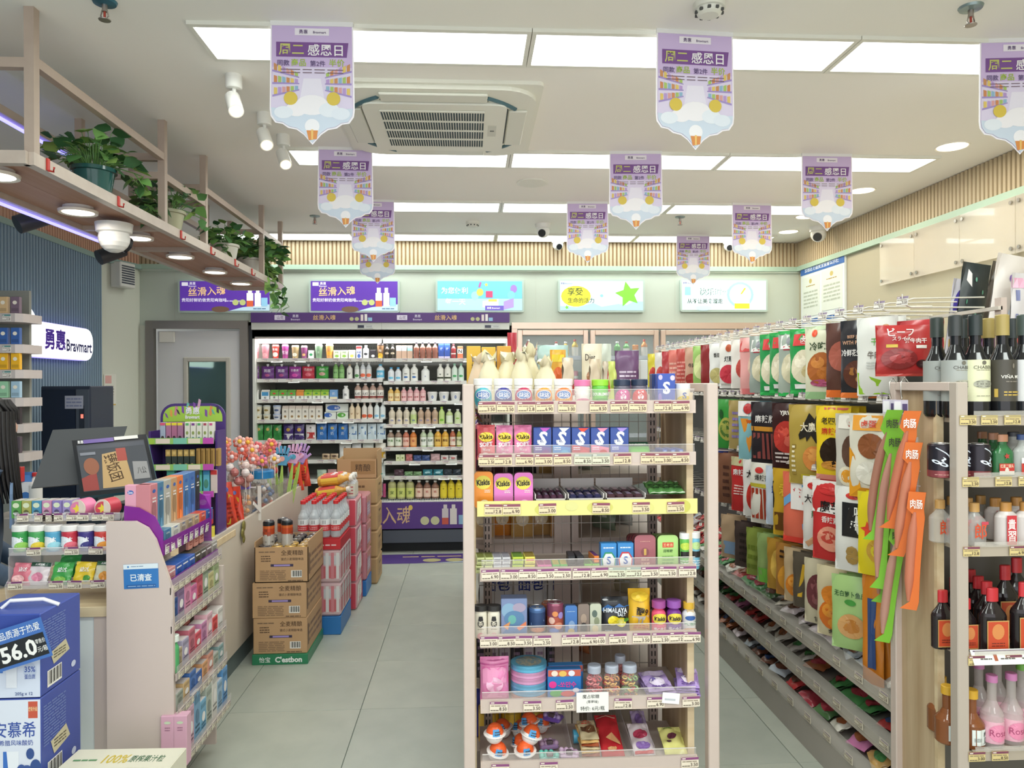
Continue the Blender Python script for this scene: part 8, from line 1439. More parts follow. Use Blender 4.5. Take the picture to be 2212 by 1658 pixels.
for i in range(14):
    x = -sw/2+.03+(i*.0193); z = hz0+.012+((i*37) % 9)*.006; L_ = .03+.012*(i % 3)
    b.add([(x, -.0034-i*.0001, z+.012), (x+.012, -.0034-i*.0001, z+.004), (x+.012+L_*.7-.03, -.0034-i*.0001, z+L_*.9), (x+L_*.7-.03, -.0034-i*.0001, z+L_*.9+.008)][::-1], [(0, 1, 2, 3)], M(hc[i], .4))
deco(b, [('t', '勇惠', .5, .6, .4, 'f0eef4', .22, .05), ('t', 'Bravmart', .5, .25, .2, 'f0eef4', .22, .03)], flat(sw, hh-hz0, -.0055, None, hz0), sw, hh-hz0); part('header_board', b, st)
b = MB(); b.box(-sw/2, -sw/2+.01, -.14, .0, 0, hz0-.04, M('4c3478', .35)); b.box(sw/2-.01, sw/2, -.12, .0, 0, hz0-.04, M('4c3478', .35)); part('side_wall', b, st)
tv = [PY(400, 952, SY-.1).z-CZ, PY(400, 1008, SY-.1).z-CZ, PY(400, 1066, SY-.1).z-CZ]
for k, z in enumerate(tv):
    b = MB(); b.box(-sw/2-.01, sw/2-.01, -.14, 0, z, z+.004, M('3a2c54', .4)); b.box(-sw/2-.01, sw/2-.01, -.143, -.14, z-.012, z+.018, M('98cc70', .4)); deco(b, [('r', .02, 0, .12, 1, 'a8d050'), ('r', .14, .1, .35, .9, 'e8dccc'), ('r', .4, 0, .6, 1, '80c8b0'), ('r', .62, .1, .8, .9, 'e8dcc8'), ('r', .84, 0, 1, 1, 'c050b0')], flat(sw, .03, -.143, -sw/2-.01, z-.012), sw, .03); part('tray', b, st)
def stand_row(k, y, items):
    z = CZ+tv[k]+.005
    for i, (u0, u1, vt, c, ops, lb, kind) in enumerate(items):
        a, c_ = PY(u0, vt, SY+y), PY(u1, vt, SY+y); w = (c_.x-a.x)*.94; h = a.z-z
        P = P_box('small_box' if kind == 'b' else 'lighter_box', 'box', w, h, .03, c, ops); P.put(((a.x+c_.x)/2, SY+y+.01, z), 0, lb, 'small boxes on the purple stand')
stand_row(0, -.12, [(346+i*12.5, 358+i*12.5, 912, ('a8b4c8', 'b07898', 'b07090', 'a87898')[i], [('r', 0, .85, 1, 1, ('d85878', 'e8d840', 'e8d840', 'e8d840')[i]), ('o', .5, .15, .3, .1, '402c34')], 'small character box, %s on purple stand top tray' % nth(i+1, 4), 'b') for i in range(4)]+[(399+i*12.8, 411+i*12.8, 911, 'e0dfd4', [('r', .2, .82, .8, .95, ('5cb068', '7c3c8c', '58a860', 'a84858', 'c85088')[i]), ('o', .5, .4, .25, .1, '8c9c58'), ('l', 1, .3, .1, .7, .2, '4870a8')], 'white slim box, %s on purple stand top tray' % nth(i+1, 5), 'b') for i in range(5)])
stand_row(1, -.12, [(358+i*13, 370+i*13, 970, '3c4440', [('r', 0, .6, 1, 1, 'b89858'), ('r', .2, .7, .8, .9, 'd8bc78'), ('l', 1, .3, .1, .7, .2, 'c8a868')], 'black and gold box, %s on purple stand middle tray' % nth(i+1, 5), 'b') for i in range(5)]+[(424+i*10.5, 433+i*10.5, 968, 'b08c50', [('r', .1, .1, .6, .9, '8c6c38')], 'gold slim box, %s on purple stand middle tray' % nth(i+1, 5), 'b') for i in range(5)])
stand_row(2, -.12, [(360, 378, 1012, '58b0a0', [('o', .5, .4, .3, .3, '3c7c58')], 'teal small box on purple stand lower tray', 'b'), (421, 437, 1014, '68c0b0', [('r', 0, .8, 1, 1, '3c9c68'), ('o', .5, .4, .4, .2, '4c8c40')], 'green topped tissue packet, lower tray', 'b'), (439, 453, 1014, '68b8d0', [('r', 0, .8, 1, 1, '3c88b8'), ('o', .5, .4, .4, .2, '4c8c78')], 'blue topped tissue packet, lower tray', 'b'), (455, 470, 1014, 'd8c8c0', [('r', 0, .8, 1, 1, 'c83838')], 'red topped tissue packet, lower tray', 'b')])
for i in range(4): P_box('toy_box', 'box', .06, .07, .04, ('b048c0', 'c83c3c', 'e0d8d0', 'd8c848')[i], [('o', .5, .5, .3, .2, 'f0e8f0'), ('l', 1, .2, .15, .8, .3, '503060')]).put((PY(440, 1000, 3.68).x+.01*(i % 2), 3.68, CZ+.005+[.15, .075, 0, 0][i]), .15, ('magenta box topping the pile beside the stand', 'red box, middle of pile beside the stand', 'cream box, bottom of pile beside the stand', 'yellow box at the foot of the stand')[i]) if i < 3 else P_box('toy_box', 'box', .05, .06, .04, 'd8c848', []).put((-1.275, 3.70, CZ+.005), .3, 'yellow box at the foot of the purple stand')
# ---- sweets and jars on the rear of the counter
ZR = .641
def jar_round(u, v0, v1, y, w, c, lid, lb, fill, sq=False, alpha=.2, zb2=ZR):
    p = PY(u, v0, y); h = p.z-zb2; R = w/2; t = thing('sweet_jar', lb, 'jar', (p.x, y, zb2)); b = MB(); g = M(c, .08, alpha=alpha)
    pr = [(R*.95, 0)]+[(R*(1 if i % 2 else .96), h*(.04+.07*i)) for i in range(11)]+[(R*.75, h*.84)] if sq else [(R*.95, 0), (R, h*.05), (R, h*.78), (R*.8, h*.86)]
    b.lathe(pr, g, 20); part('body', b, t); b = MB(); b.lathe([(R*.85, h*.84), (R*.87, h*.97), (R*.8, h)], M(lid, .3), 20); part('lid', b, t)
    b = MB(); r_ = random.Random(int(u))
    for i in range(40): a = r_.uniform(0, 6.28); q = R*.75*sqrt(r_.random()); b.rbox(q*cos(a)-.012, q*cos(a)+.012, q*sin(a)-.01, q*sin(a)+.01, h*.05+h*.6*r_.random(), h*.05+h*.6*r_.random()+.0001+.018 if 0 else h*.9, M(fill[i % len(fill)], .35), .003) if 0 else b.ball((q*cos(a), q*sin(a), h*(.06+.66*r_.random())), .015, M(fill[i % len(fill)], .35), 7, 5)
    part('sweets', b, t); return t
jar_round(524, 1036, 1170, 4.38, .105, 'd8d4d0', '6c58b8', 'ribbed clear jar with purple lid on rear counter', ['e8a048', 'd86848', 'c8b8a8', 'b89880'], True)
jar_round(566, 1014, 1150, 4.8, .17, 'c8c4c0', '2c84c0', 'large clear jar with blue lid and wrapped sweets', ['5c7ca8', 'a89488', '46587c', 'e0dcd8', 'c06048'])
# wrapped lollipop bouquets
def lollies(u, v, y, n, cols, lb, rad=.1, hgt=.25, kind='ball', zb2=ZR, seed=1, sc=1.0):
    r_ = random.Random(seed); p = PY(u, v, y); t = thing('lollipop_bunch', lb, 'sweets', (p.x, y, zb2)); H_ = p.z-zb2; 
    for i in range(n):
        a = r_.uniform(0, 6.28); q = rad*sqrt(r_.random()); top = Vector((q*cos(a), q*sin(a)*.7, H_*(.72+.3*r_.random()))); b = MB()
        b.tube([top-Vector((0, 0, .11)), top], .0018, M('eceae4', .4), 5); c = cols[i % len(cols)]
        if kind == 'ball': b.ball(top, .019*sc, M(c, .2), 10, 6); b.ball(top+Vector((0, 0, .015)), .011*sc, M(dk(c, .8), .2), 8, 5)
        else:
            for k in range(6): an = k*pi/3+i; b.ball(top+Vector((.017*cos(an), -.002, .017*sin(an)))*sc, .0105*sc, M(c, .3), 8, 5, 1, .6, 1)
            b.ball(top+Vector((0, -.006, 0)), .011*sc, M('f0c048' if i % 2 else 'f0e0e0', .3), 8, 5)
        part('lollipop', b, t)
lollies(516, 952, 4.42, 12, ['e8705c', 'f0a890', 'e88878', 'f0c0b8'], 'peach and red flower lollipops beside purple stand', .09, kind='flower', seed=3, sc=1.25)
lollies(518, 1008, 4.3, 12, ['c8988c', 'b8706c', 'dcd0cc', 'e0c8c0'], 'wrapped ball lollipops below the flower ones', .07, kind='ball', seed=8, sc=1.3)
lollies(556, 958, 4.75, 16, ['f09080', 'e8787c', 'f0b0a0', 'e8d8d8', 'e888a8'], 'coral flower lollipops in the middle bunch', .12, kind='flower', seed=5, sc=1.3)
lollies(580, 985, 4.95, 14, ['e0b890', 'c85048', 'e8e0d8', 'd8a048'], 'mixed ball lollipops above the blue lidded jar', .12, kind='ball', seed=9, sc=1.2)
# hand shaped clappers on green sticks
def clapper(u, v, y, c, c2, lb, ang, i):
    p = PY(u, v, y); H_ = p.z-ZR; t = thing('hand_clapper', lb, 'toy', (p.x, y, ZR), 0, 'foam hand toys on green sticks'); b = MB()
    for k in range(3): b.tube([(.012*k-.012, 0, 0), (.008*k-.008, 0, H_*.55), (0, 0, H_*.8)], .004, M('b8dc70', .4), 6)
    part('stick', b, t); b = MB(); m = M(c, .5); z = H_*.8
    b.prism([(-.03, z-.02), (.03, z-.02), (.038, z+.03), (.03, z+.06), (-.03, z+.06), (-.038, z+.03)], -.008, .008, m)
    for k in range(4): x = -.027+k*.018; b.bar((x, 0, z+.05), (x*1.5, 0, z+.1+(.012 if k in (1, 2) else 0)), .015, .016, m)
    b.bar((.03, 0, z+.01), (.062, 0, z+.05), .015, .016, m); part('foam_hand', b, t); b = MB(); b.tube([(0, -.012, z+.025), (0, -.008, z+.025)], .018, M(c2, .5), 14); part('palm_dot', b, t); t.rotation_euler = (0, radians(ang), 0)
for i, (u, v, y, c, c2, an, nm) in enumerate(((590, 968, 5.2, 'e8a8c0', '4c9cc0', -8, 'pink, left'), (604, 972, 5.15, '5ca8d0', 'f0b0a8', 3, 'blue, second'), (618, 966, 5.2, 'e0b0d0', '58a8c0', 8, 'pink, third'), (600, 960, 5.3, 'f0b8c8', '4c9cc0', -3, 'pale pink, behind'), (626, 962, 5.25, 'b898d0', 'e8a0b0', 12, 'lilac, right'))):
    clapper(u, v, y, c, c2, 'foam hand clapper, %s' % nm, an, i)
for i, (u0, v0, u1, v1, y) in enumerate(((493, 1040, 512, 1140, 4.1), (512, 1050, 526, 1135, 4.16), (634, 990, 654, 1060, 5.5), (652, 990, 670, 1050, 5.6))):
    a, c = PY(u0, v0, y), PY(u1, v1, y); w = max(c.x-a.x, .045); h = a.z-c.z; o = P_bag('sweet_bag', 'candy', w*1.3, h, .03, 'd84c38', [('p', [(.1, .1), (.4, .1), (.9, .7), (.6, .75)], 'e0c040'), ('o', .5, .85, .16, .05, '5c68a8'), ('l', 4, .3, .2, .7, .6, 'a03428')], seed=i).put(((a.x+c.x)/2, y, max(c.z, ZR)), rr.uniform(-.3, .3), 'orange red sweet bag with yellow band, %s' % ('leftmost by the stand', 'second by the stand', 'left at counter rear', 'right at counter rear')[i], 'orange red sweet bags'); o.rotation_euler[1] = radians(-8)
bx0 = PY(627, 1028, 4.3); t = thing('acrylic_box', 'grey clear acrylic box on counter behind jars', 'box', (-1.375, 4.98, ZR)); b = MB(); g = GL('b8b0ac', .3); w_ = .2
b.box(-.1, .1, 0, .004, 0, .2, g); b.box(-.1, -.096, 0, .35, 0, .2, g); b.box(.096, .1, 0, .35, 0, .2, g); b.box(-.1, .1, .346, .35, 0, .2, g); part('walls', b, t); b = MB(); b.rbox(-.08, .08, .03, .3, .01, .1, M('a8988c', .5)); part('contents', b, t)
p = PY(630, 1060, 5.5); P_box('card_box', 'box', .1, .17, .05, '9c90b0', [('t', '品', .5, .7, .2, '38304c', .5), ('l', 4, .15, .1, .85, .5, '5c5070')]).put((p.x, 5.5, ZR), .3, 'lilac printed card box at counter rear')
P_can('round_tub', 'tub', .1, .26, [(.0, '9c98b4'), (.7, 'b0aec4')], [('r', .2, .2, .6, .7, '5c5c88')]).put((-1.31, 5.62, ZR), 0, 'tall lilac tub at far end of counter')
p = PX(534, 1130, CXF+.03); b = MB(); 
for k in range(3): b.ball((.0, -.02*(k % 2), .03-.035*k), .024-.003*k, M('8c8448', .3, .4), 12, 6, .35, 1, 1.3)
tag(mk('gold_balloon_weight', b.data('gold_balloon_weight'), None, (CXF+.012, p.y, .71)), 'olive gold foil charm hanging over the counter front', 'ornament')
b = MB(); p = PX(562, 1090, CXF+.01); w = M('e8e4dc', .4); b.bar((0, 0, -.06), (0, 0, .14), .02, .004, w); b.bar((0, -.12, .06), (.004, .0, -.005), .004, .02, w); b.bar((-.02, -.01, .135), (-.1, -.0, .13), .02, .004, w)
tag(mk('tape_strip', b.data('tape_strip'), None, (CXF+.006, p.y, p.z-.03)), 'white tape strips stuck over the counter panel', 'tape')
# ---- milk cartons stacked at the front
p = PY(70, 1400, 2.3); MX0, MX1 = PY(-60, 1500, 2.22).x, PY(88, 1500, 2.22).x; mdp = .22
def milkbox(z0, z1, lb, ops, handle=False):
    w = MX1-MX0; h = z1-z0
    def f():
        b = MB(); b.rbox(-w/2, w/2, 0, mdp, 0, h, M('3c50a0', .4), .003); P = Proto('milk_case', 'carton', b)
        q = MB(); deco(q, ops, flat(w*.99, h*.98, 0, None, h*.01), w, h); P.p('front_print', q)
        s = MB(); deco(s, [('l', 14, .06, .45, .6, .9, '6c80b8'), ('b', .15, .06, .5, .26, 'e0e0e0'), ('o', .8, .14, .06, .04, 'c8d0e8'), ('p', [(.3, .3), (.7, .36), (.6, .52), (.22, .46)], 'c8c0a0'), ('l', 3, .3, .36, .6, .46, '585040')], lambda x, y, l: (w/2+l*EPS, x*mdp, y*h), mdp, h); P.p('side_print', s)
        if handle: k = MB(); k.tube([(-.05, .06, h), (-.03, .07, h+.02), (.06, .08, h+.02), (.1, .09, h)], .006, M('e8e8ec', .4), 6); P.p('handle', k)
        return P
    return f().put(((MX0+MX1)/2, 2.22, z0), 0, lb, 'blue yoghurt cases')
zm = [PY(88, v, 2.22).z for v in (1325, 1506, 1690)]
milkbox(zm[1], zm[0]-.0, 'upper blue and white yoghurt case at left edge', [('r', .0, .0, 1, .78, 'd4dcec'), ('p', [(0, .3), (.45, .3), (.42, .6), (.1, .66), (0, .6)], '3c70c0'), ('t', 'AMX', .6, .45, .1, 'a8b0c8', .2, 0, 1.57), ('o', .85, .32, .1, .1, 'c0cce0'), ('t', '35%', .85, .34, .07, '4058a8', .16), ('t', '蛋白质', .85, .25, .06, '4058a8', .16), ('t', '205g x 12', .76, .04, .05, '5c6c98', .4), ('r', .55, .3, .62, .5, 'e8ecf4'), ('r', .5, .12, .66, .5, 'e4e8f0'), ('r', .64, .7, .68, .77, 'b85048')], True)
milkbox(zm[2]-.03, zm[1]-.002, 'lower white yoghurt case with blueberries at left edge', [('r', 0, 0, 1, 1, 'dce2ee'), ('r', .82, .8, .96, .98, 'c85840'), ('t', '焕新升级', .89, .9, .05, 'f0d8a0', .13), ('t', '安慕希', .62, .68, .17, '3450a0', .62, .02), ('t', '希腊风味酸奶', .64, .54, .06, '3450a0', .5, .01), ('r', .45, .05, .68, .45, 'eaeef4'), ('p', [(.45, .05), (.55, .05), (.5, .45), (.45, .45)], '3c70c0'), ('o', .85, .42, .06, .06, '34508c'), ('o', .8, .2, .11, .1, '3c5898'), ('o', .93, .28, .08, .08, '34508c'), ('o', .72, .24, .07, .07, '3c5898'), ('o', .85, .05, .14, .1, '3c5898'), ('o', .78, .23, .04, .04, '6c88c0')])
b = MB(); w, h = .155, .115; b.box(-w/2, w/2, -.002, .002, 0, h, M('4470b8', .4)); deco(b, [('r', .03, .08, .97, .64, '1c2024'), ('t', '56.0', .46, .36, .42, 'f0f0ec', .66, .03), ('t', '元/箱', .88, .25, .14, 'e8e8e4', .18), ('t', '零售价', .88, .45, .12, 'e8e8e4', .18), ('t', '品质源于热爱', .58, .82, .2, 'f0f4f8', .74, .02), ('o', .08, .78, .1, .14, 'e8e0e0')], flat(w, h, -.002), w, h)
p = PY(62, 1432, 2.19); tag(mk('price_sign', b.data('price_sign'), None, (p.x-.005, 2.185, p.z-.0), (0, radians(-17), 0)), 'tilted blue and black 56.0 price sign on yoghurt case', 'sign')
t = P_box('cardboard_box', 'box', PY(388, 1650, 2.3).x-PY(145, 1650, 2.3).x, .3, .12, 'e0dcc8', [('r', 0, .8, 1, 1, '3c7c4c')], top='dcd8c4'); p = PY(266, 1652, 2.3); zt9 = PY(266, 1655, 2.25).z
o = t.put((p.x, 2.30, zt9-.3), -.03, 'white and green carton at the bottom picture edge')
b = MB(); deco(b, [('t', '100%', .45, .45, .5, 'c8b040', .22), ('t', '原榨果汁粒', .72, .45, .4, '3c6848', .3), ('l', 1, .08, .3, .3, .5, '5c8c60')], lambda x, y, l: (-.17+x*.34, -.05+y*.1, .3004+l*EPS), .34, .1); mk('top_print', b.data('top_print'), o)
# ---- wall behind the counter
def on_wall(y, z, off=.0): return wl(y, off, z)
s0, s1 = PX(60, 700, -2.7), PX(197, 700, -2.78); ya, yb = 4.98, 5.89
sgn = thing('lit_shop_sign', 'glowing white shop sign with purple lettering on fluted wall', 'sign', wl((ya+yb)/2, .09, 1.69), WANG); L_ = (yb-ya)/cos(WA); hs_ = .245
pts = []; r = .1
for cx, cz, a0 in ((L_/2-r, hs_-r, 0), (-L_/2+.02, hs_-.02, 90), (-L_/2+.02, .02, 180), (L_/2-r, r, 270)):
    rr_ = r if cx > 0 else .02
    for i in range(7): an = radians(a0+i*15); pts.append((cx+rr_*cos(an), cz+rr_*sin(an)))
b = MB(); b.prism(pts, 0, .05, M('b8b0e8', .4, emit=.6), M('8078e0', .4, emit=.9)); part('halo_back', b, sgn)
b = MB(); b.prism([(x*.985, hs_/2+(z-hs_/2)*.95) for x, z in pts], -.012, 0, M('ffffff', .5, emit=1.15)); deco(b, [('t', '勇惠', .36, .54, .6, '4a1ca8', .34, .09), ('t', 'Bravmart', .75, .42, .36, '2c3068', .44, .03)], flat(L_, hs_, -.012), L_, hs_, dict(emit=.08)); part('lit_face', b, sgn)
b = MB(); m = M('f4f8ff', .5, emit=1.0); b.tube([(-L_/2-.02+.0*k, -.0, .2) for k in range(1)]+[(-L_/2-.02, .04, .2)], .13, m, 28); part('round_emblem_plate', b, sgn)
ov = thing('steamer_cabinet', 'black glass fronted cabinet against the fluted wall', 'appliance', (PY(142, 900, 4.75).x, 4.75, .621)); a, c = PY(88, 900, 4.75), PY(196, 900, 4.75); w = c.x-a.x; h = PY(140, 834, 4.75).z-.62
b = MB(); b.rbox(-w/2, w/2, 0, .3, 0, h, M('2c3444', .3), .006); part('body', b, ov); b = MB(); b.box(-w/2+.01, w/2-.09, -.008, 0, .02, h-.02, M('1c2436', .08)); part('glass_door', b, ov)
b = MB(); b.box(w/2-.085, w/2-.008, -.006, 0, .02, h-.02, M('4c5460', .3)); b.box(w/2-.065, w/2-.035, -.009, -.006, h-.42, h-.12, M('2a303c', .3)); b.box(w/2-.055, w/2-.04, -.01, -.009, h-.2, h-.175, M('f06858', .4, emit=1.5)); part('control_panel', b, ov)
b = MB(); b.box(.0, .11, -.0095, -.008, h-.14, h-.06, M('a8acbc', .4)); deco(b, [('l', 3, .08, .1, .92, .9, '7880a0')], flat(.11, .08, -.0095, 0, h-.14), .11, .08); part('notice_label', b, ov)
bc = thing('back_counter', 'low dark cabinet behind the checkout', 'cabinet', (PY(145, 900, 4.7).x, 4.65, 0)); b = MB(); b.rbox(-.15, .3, 0, .4, 0, .62, M('6c6c70', .5), .005); part('body', b, bc)
# tobacco shelf at the left edge
ty = 3.95; tsx = PY(50, 800, ty).x; ts = thing('tobacco_shelf', 'grey wall shelf of small packs behind the cashier', 'shelf', (tsx-.16, ty, .8))
tzv = [695, 762, 817, 878, 935, 998]; b = MB(); b.box(-.26, .1, .16, .18, -.2, PY(30, 640, ty).z-.75, M('8c9088', .5)); part('back_panel', b, ts)
cols_ = [['d8b888', 'd8b888', '7c6878'], ['7cc0a0', '3c64a8', '3c64a8'], ['f0b828', 'f0b828', 'f0b828'], ['58a860', '9cd0a8', 'a8c8dc'], ['e0dcd4', 'd8d4cc', '3c3438'], ['e0b060', 'd8a888', '5c5058']]
for k, v in enumerate(tzv):
    z = PY(30, v, ty).z; b = MB(); out = [(-.25, -.0), (.12, .0), (.15, .02), (.16, .06), (.16, .17), (-.25, .17)]; b.prism(out, z-.8, z-.8+.045, M('c4bcb8', .4), axis='z'); s_ = part('shelf', b, ts)
    for i in range(3): mk('price_tag', price_tag_mesh(i, .042, .034, '58908c', 'e8e4dc'), s_, (-.1+i*.09, -.002, z-.8+.004))
    for i, c_ in enumerate(cols_[k]): P_box('small_pack', 'box', .045, .085, .022, c_, [('r', .1, .1, .9, .3, dk(c_, .85)), ('o', .5, .65, .25, .12, 'f0ead8')], top='e8e4dc').put((tsx-.165+i*.06, ty+.02, z+.046), 0, '%s pack on tobacco shelf, tier %s' % (nth(i+1, 3), NUM[k+1]), 'packs on the tobacco shelf')
for i, u in enumerate((28, 42)): P_box('red_box', 'box', .032, .07, .03, 'c83c38', [('o', .5, .5, .25, .16, 'f0e8e0'), ('o', .5, .5, .16, .1, 'c83c38')]).put((PY(u, 1030, 3.62).x, 3.62, PY(30, 1040, 3.62).z), 0, 'red box with white ring behind counter, %s' % nth(i+1, 2), 'red ring boxes')
p = PY(58, 1019, 3.66); P_gable('milk_carton', 'carton', .06, .2, .06, 'e8ecf0', [('o', .5, .5, .4, .2, '3c78c0'), ('p', [(.1, .1), (.9, .1), (.6, .3)], 'e8e4c8')], '4884c8').put((p.x, 3.66, p.z-.2), .3, 'blue topped milk carton behind the monitor')
P_bottle('milk_bottle', 'bottle', .06, .18, 'f0f0ec', 'c83838').put((PY(76, 1020, 3.66).x, 3.66, PY(76, 1020, 3.66).z-.18), 0, 'white bottle with red cap behind the monitor')
us_ = thing('under_shelf', 'low shelf behind the counter holding milk', 'shelf', (PY(40, 1100, 3.66).x, 3.66, .0)); b = MB(); b.rbox(-.12, .16, -.08, .12, 0, PY(58, 1019, 3.66).z-.205, M('a8a49c', .5), .004); part('body', b, us_)
ep_ = thing('wall_ac_unit', 'small white wall box with dark grille near left corner', 'heater', jog(.2, PY(252, 622, 6.45).z), JA); b = MB(); b.rbox(-.09, .09, -.1, 0, 0, .21, M('dcdcd4', .4), .008); part('housing', b, ep_)
b = MB(); b.box(.092-.002, .0925, -.09, -.01, .03, .19, M('3c424c', .5))
for k in range(8): b.box(-.075, .075, -.103, -.1, .03+k*.02, .042+k*.02, M('3c424c', .5))
part('grille', b, ep_)
b = MB(); b.box(0, .14, -.001, 0, 0, .26, M('dcdcd0', .5)); deco(b, [('r', .1, .7, .6, .95, 'd8a8a0'), ('l', 4, .1, .3, .8, .65, 'a8a090'), ('r', 0, .0, .95, .04, 'd8b860')], flat(.14, .26, -.001, 0, 0), .14, .26); tag(mk('wall_notice', b.data('wall_notice'), None, jog(.03, PY(238, 870, 6.3).z-.02, .004), JA), 'faded paper notice on white wall beside the door', 'notice')
# ---- floor stacks of drinks in front of the counter
BY0 = 4.05; bx0_, bx1_ = PY(546, 1300, BY0).x, PY(664, 1300, BY0).x; bw_ = bx1_-bx0_
base = P_box('plastic_crate_base', 'tray', bw_*1.02, .055, .42, '2c8058', [('t', '怡宝', .22, .5, .55, 'e8ece8', .25, .03), ('t', "C'estbon", .66, .5, .6, 'e8ece8', .5, .04)]); base.put(((bx0_+bx1_)/2, BY0+.2, 0), 0, 'green printed tray under the brown beer cartons')
bh = (PY(600, 1181, BY0).z-.055)/3
bops = [('t', '全麦精酿', .7, .84, .15, '5c4430', .42, .02), ('t', '德式小麦精酿啤酒', .7, .66, .08, '6c5440', .42, .01), ('l', 1, .08, .84, .4, .9, '7c6450'), ('l', 3, .12, .58, .3, .78, '6c5440'), ('r', .3, .45, .72, .52, '3c3450'), ('r', .36, .46, .66, .51, '9c8cc8'), ('l', 6, .1, .06, .58, .36, '94785c'), ('b', .68, .14, .88, .34, 'b89470'), ('l', 1, .62, .02, .9, .08, '6c5440')]
for k in range(3):
    open_ = k == 2; z = .056+k*bh; dx = (0, -.004, .008)[k]
    w = bw_-.004; h = bh-.002; d_ = .40; b = MB(); cm = M('bf9a72', .6, noise=('n', 9, .2, 'ae8a62'))
    if open_:
        b.box(-w/2, w/2, -d_/2, -d_/2+.004, 0, h, cm); b.box(-w/2, w/2, d_/2-.004, d_/2, 0, h, cm); b.box(-w/2, -w/2+.004, -d_/2, d_/2, 0, h+.03, cm); b.box(w/2-.004, w/2, -d_/2, d_/2, 0, h+.03, cm); b.box(-w/2, w/2, -d_/2, d_/2, 0, .004, cm)
    else: b.rbox(-w/2, w/2, -d_/2, d_/2, 0, h, cm, .002)
    deco(b, bops, flat(w, h, -d_/2), w, h); deco(b, [('l', 3, .05, .2, .95, .8, '8c6c50'), ('r', .04, .2, .1, .8, '6c5038')], lambda x, y, l: (w/2+l*EPS, -d_/2+x*d_, y*h), d_, h)
    o = tag(mk('beer_carton', b.data('beer_carton'), None, ((bx0_+bx1_)/2+dx, BY0+.2, z)), 'brown beer carton with black print, %s' % ('lowest of the stack', 'middle of the stack', 'topmost and open with cans inside')[k], 'carton', 'brown beer cartons')
ztop3 = .056+3*bh
can_ = P_can('beer_can', 'can', .062, .145, [(.0, 'c8c4bc'), (.3, 'c8c4bc'), (.5, 'c8502c'), (.72, 'd86c34'), (.82, '24282c')], [('l', 2, .1, .02, .9, .3, '6c6460'), ('r', .1, .45, .3, .6, '983c24'), ('r', .5, .45, .7, .6, '983c24'), ('r', .3, .6, .5, .7, '983c24')], 20)
cs_ = P_can('beer_can', 'can', .062, .12, [(.0, '3c3c40'), (.5, '302c30')], n=16); cg_ = P_can('beer_can', 'can', .062, .12, [(.0, 'b89048'), (.5, 'c8a050')], n=16)
for r in range(5):
    for c in range(4):
        g = r < 2 and c > 0 or (r == 2 and c > 2); (cg_ if g else cs_).put((bx0_+.042+c*.069+.008, BY0+.045+r*.072, ztop3-.118), 0, '%s beer can in open carton, rank %s, %s from left' % ('gold' if g else 'black', NUM[r+1], ORD[c+1]), 'cans standing in the open carton')
for i, (x, y) in enumerate(((.07, .06), (.13, .13), (.165, .075))): can_.put((bx0_+x, BY0+y, ztop3-.013), i, 'tall black and orange beer can standing on the carton, %s' % ('left front', 'behind', 'right')[i], 'black and orange beer cans')
def wbottle(h=.22): return P_bottle('water_bottle', 'bottle', .062, h, 'd8e0e4', 'd02c30', None, [('r', 0, .5, 1, 1, 'e4e8e8'), ('r', 0, 0, 1, .5, 'd03c40'), ('r', .4, .6, .6, .9, '8c8c8c'), ('l', 2, .2, .1, .8, .4, 'e8c0c0')], neck=.42, sh=.6, caph=.09, lz=(.18, .5), alpha=.42, r=.06)
sx = bx1_
# second stack: cases of red capped water
def stack(y0, x0, w, d, lb, col_base, layers, hz, body_ops, cmat, nm):
    z = 0; b = MB()
    if col_base: b.rbox(-w/2, w/2, 0, d, 0, .11, M(col_base, .4), .004); tag(mk('plastic_pallet', b.data('plastic_pallet'), None, (x0, y0, 0)), 'blue plastic pallet under the '+nm, 'pallet'); z = .112
    for k in range(layers):
        b = MB(); b.rbox(-w/2, w/2, 0, d, 0, hz-.002, cmat, .012); deco(b, body_ops, flat(w*.96, hz*.9, 0, None, .01), w, hz); deco(b, body_ops, lambda x, y, l: (w/2+l*EPS, .01+x*(d-.02), y*hz*.94+.008), d, hz)
        tag(mk('drinks_case', b.data('drinks_case'), None, (x0, y0, z)), '%s, %s layer from floor' % (lb, ORD[k+1]), 'case', nm); z += hz
    return z
sxc = bx1_-.03
film = M('d4b8bc', .12)
zt_s = stack(4.50, sxc, .26, .38, 'shrink wrapped case of red label water', '2c74b8', 2, .2, [('r', .0, .55, 1, .85, 'c8ccd0'), ('r', 0, .1, 1, .5, 'c86870')]+[('r', .04+.125*k, .08, .115+.125*k, .95, 'dcdcdc' if k % 2 else 'd0848c') for k in range(8)], film, 'water cases behind the beer')
wb_ = wbottle(); b = MB(); b.box(-.13, .13, 0, .38, 0, .06, M('c42c34', .4)); b.box(-.12, .12, .005, .37, .055, .07, M('b02830', .4)); deco(b, [('l', 1, .1, .3, .9, .6, 'e8c8c8')], flat(.26, .06, 0), .26, .06)
tag(mk('red_case_tray', b.data('red_case_tray'), None, (sxc, 4.5, zt_s)), 'red shrink tray holding the red capped water bottles', 'tray')
for r in range(6):
    for c in range(4): wb_.put((sxc-.098+c*.065, 4.535+r*.063, zt_s+.02 if 0 else zt_s+.071), 0, 'red capped clear water bottle, rank %s from front, %s from left' % (NUM[r+1], ORD[c+1]), 'red capped water bottles')
st3x = sxc+.01
z3 = stack(4.98, st3x, .28, .28, 'white and red wrapped drinks case', None, 4, .185, [('p', [(.1, .1), (.9, .3), (.8, .9), (.2, .8)], 'ece8e4'), ('t', '新汽水', .5, .5, .2, 'c04050', .7, .02, 1.2), ('r', .85, 0, 1, 1, 'd04858')], M('d89ca4', .2), 'white and red drinks cases')
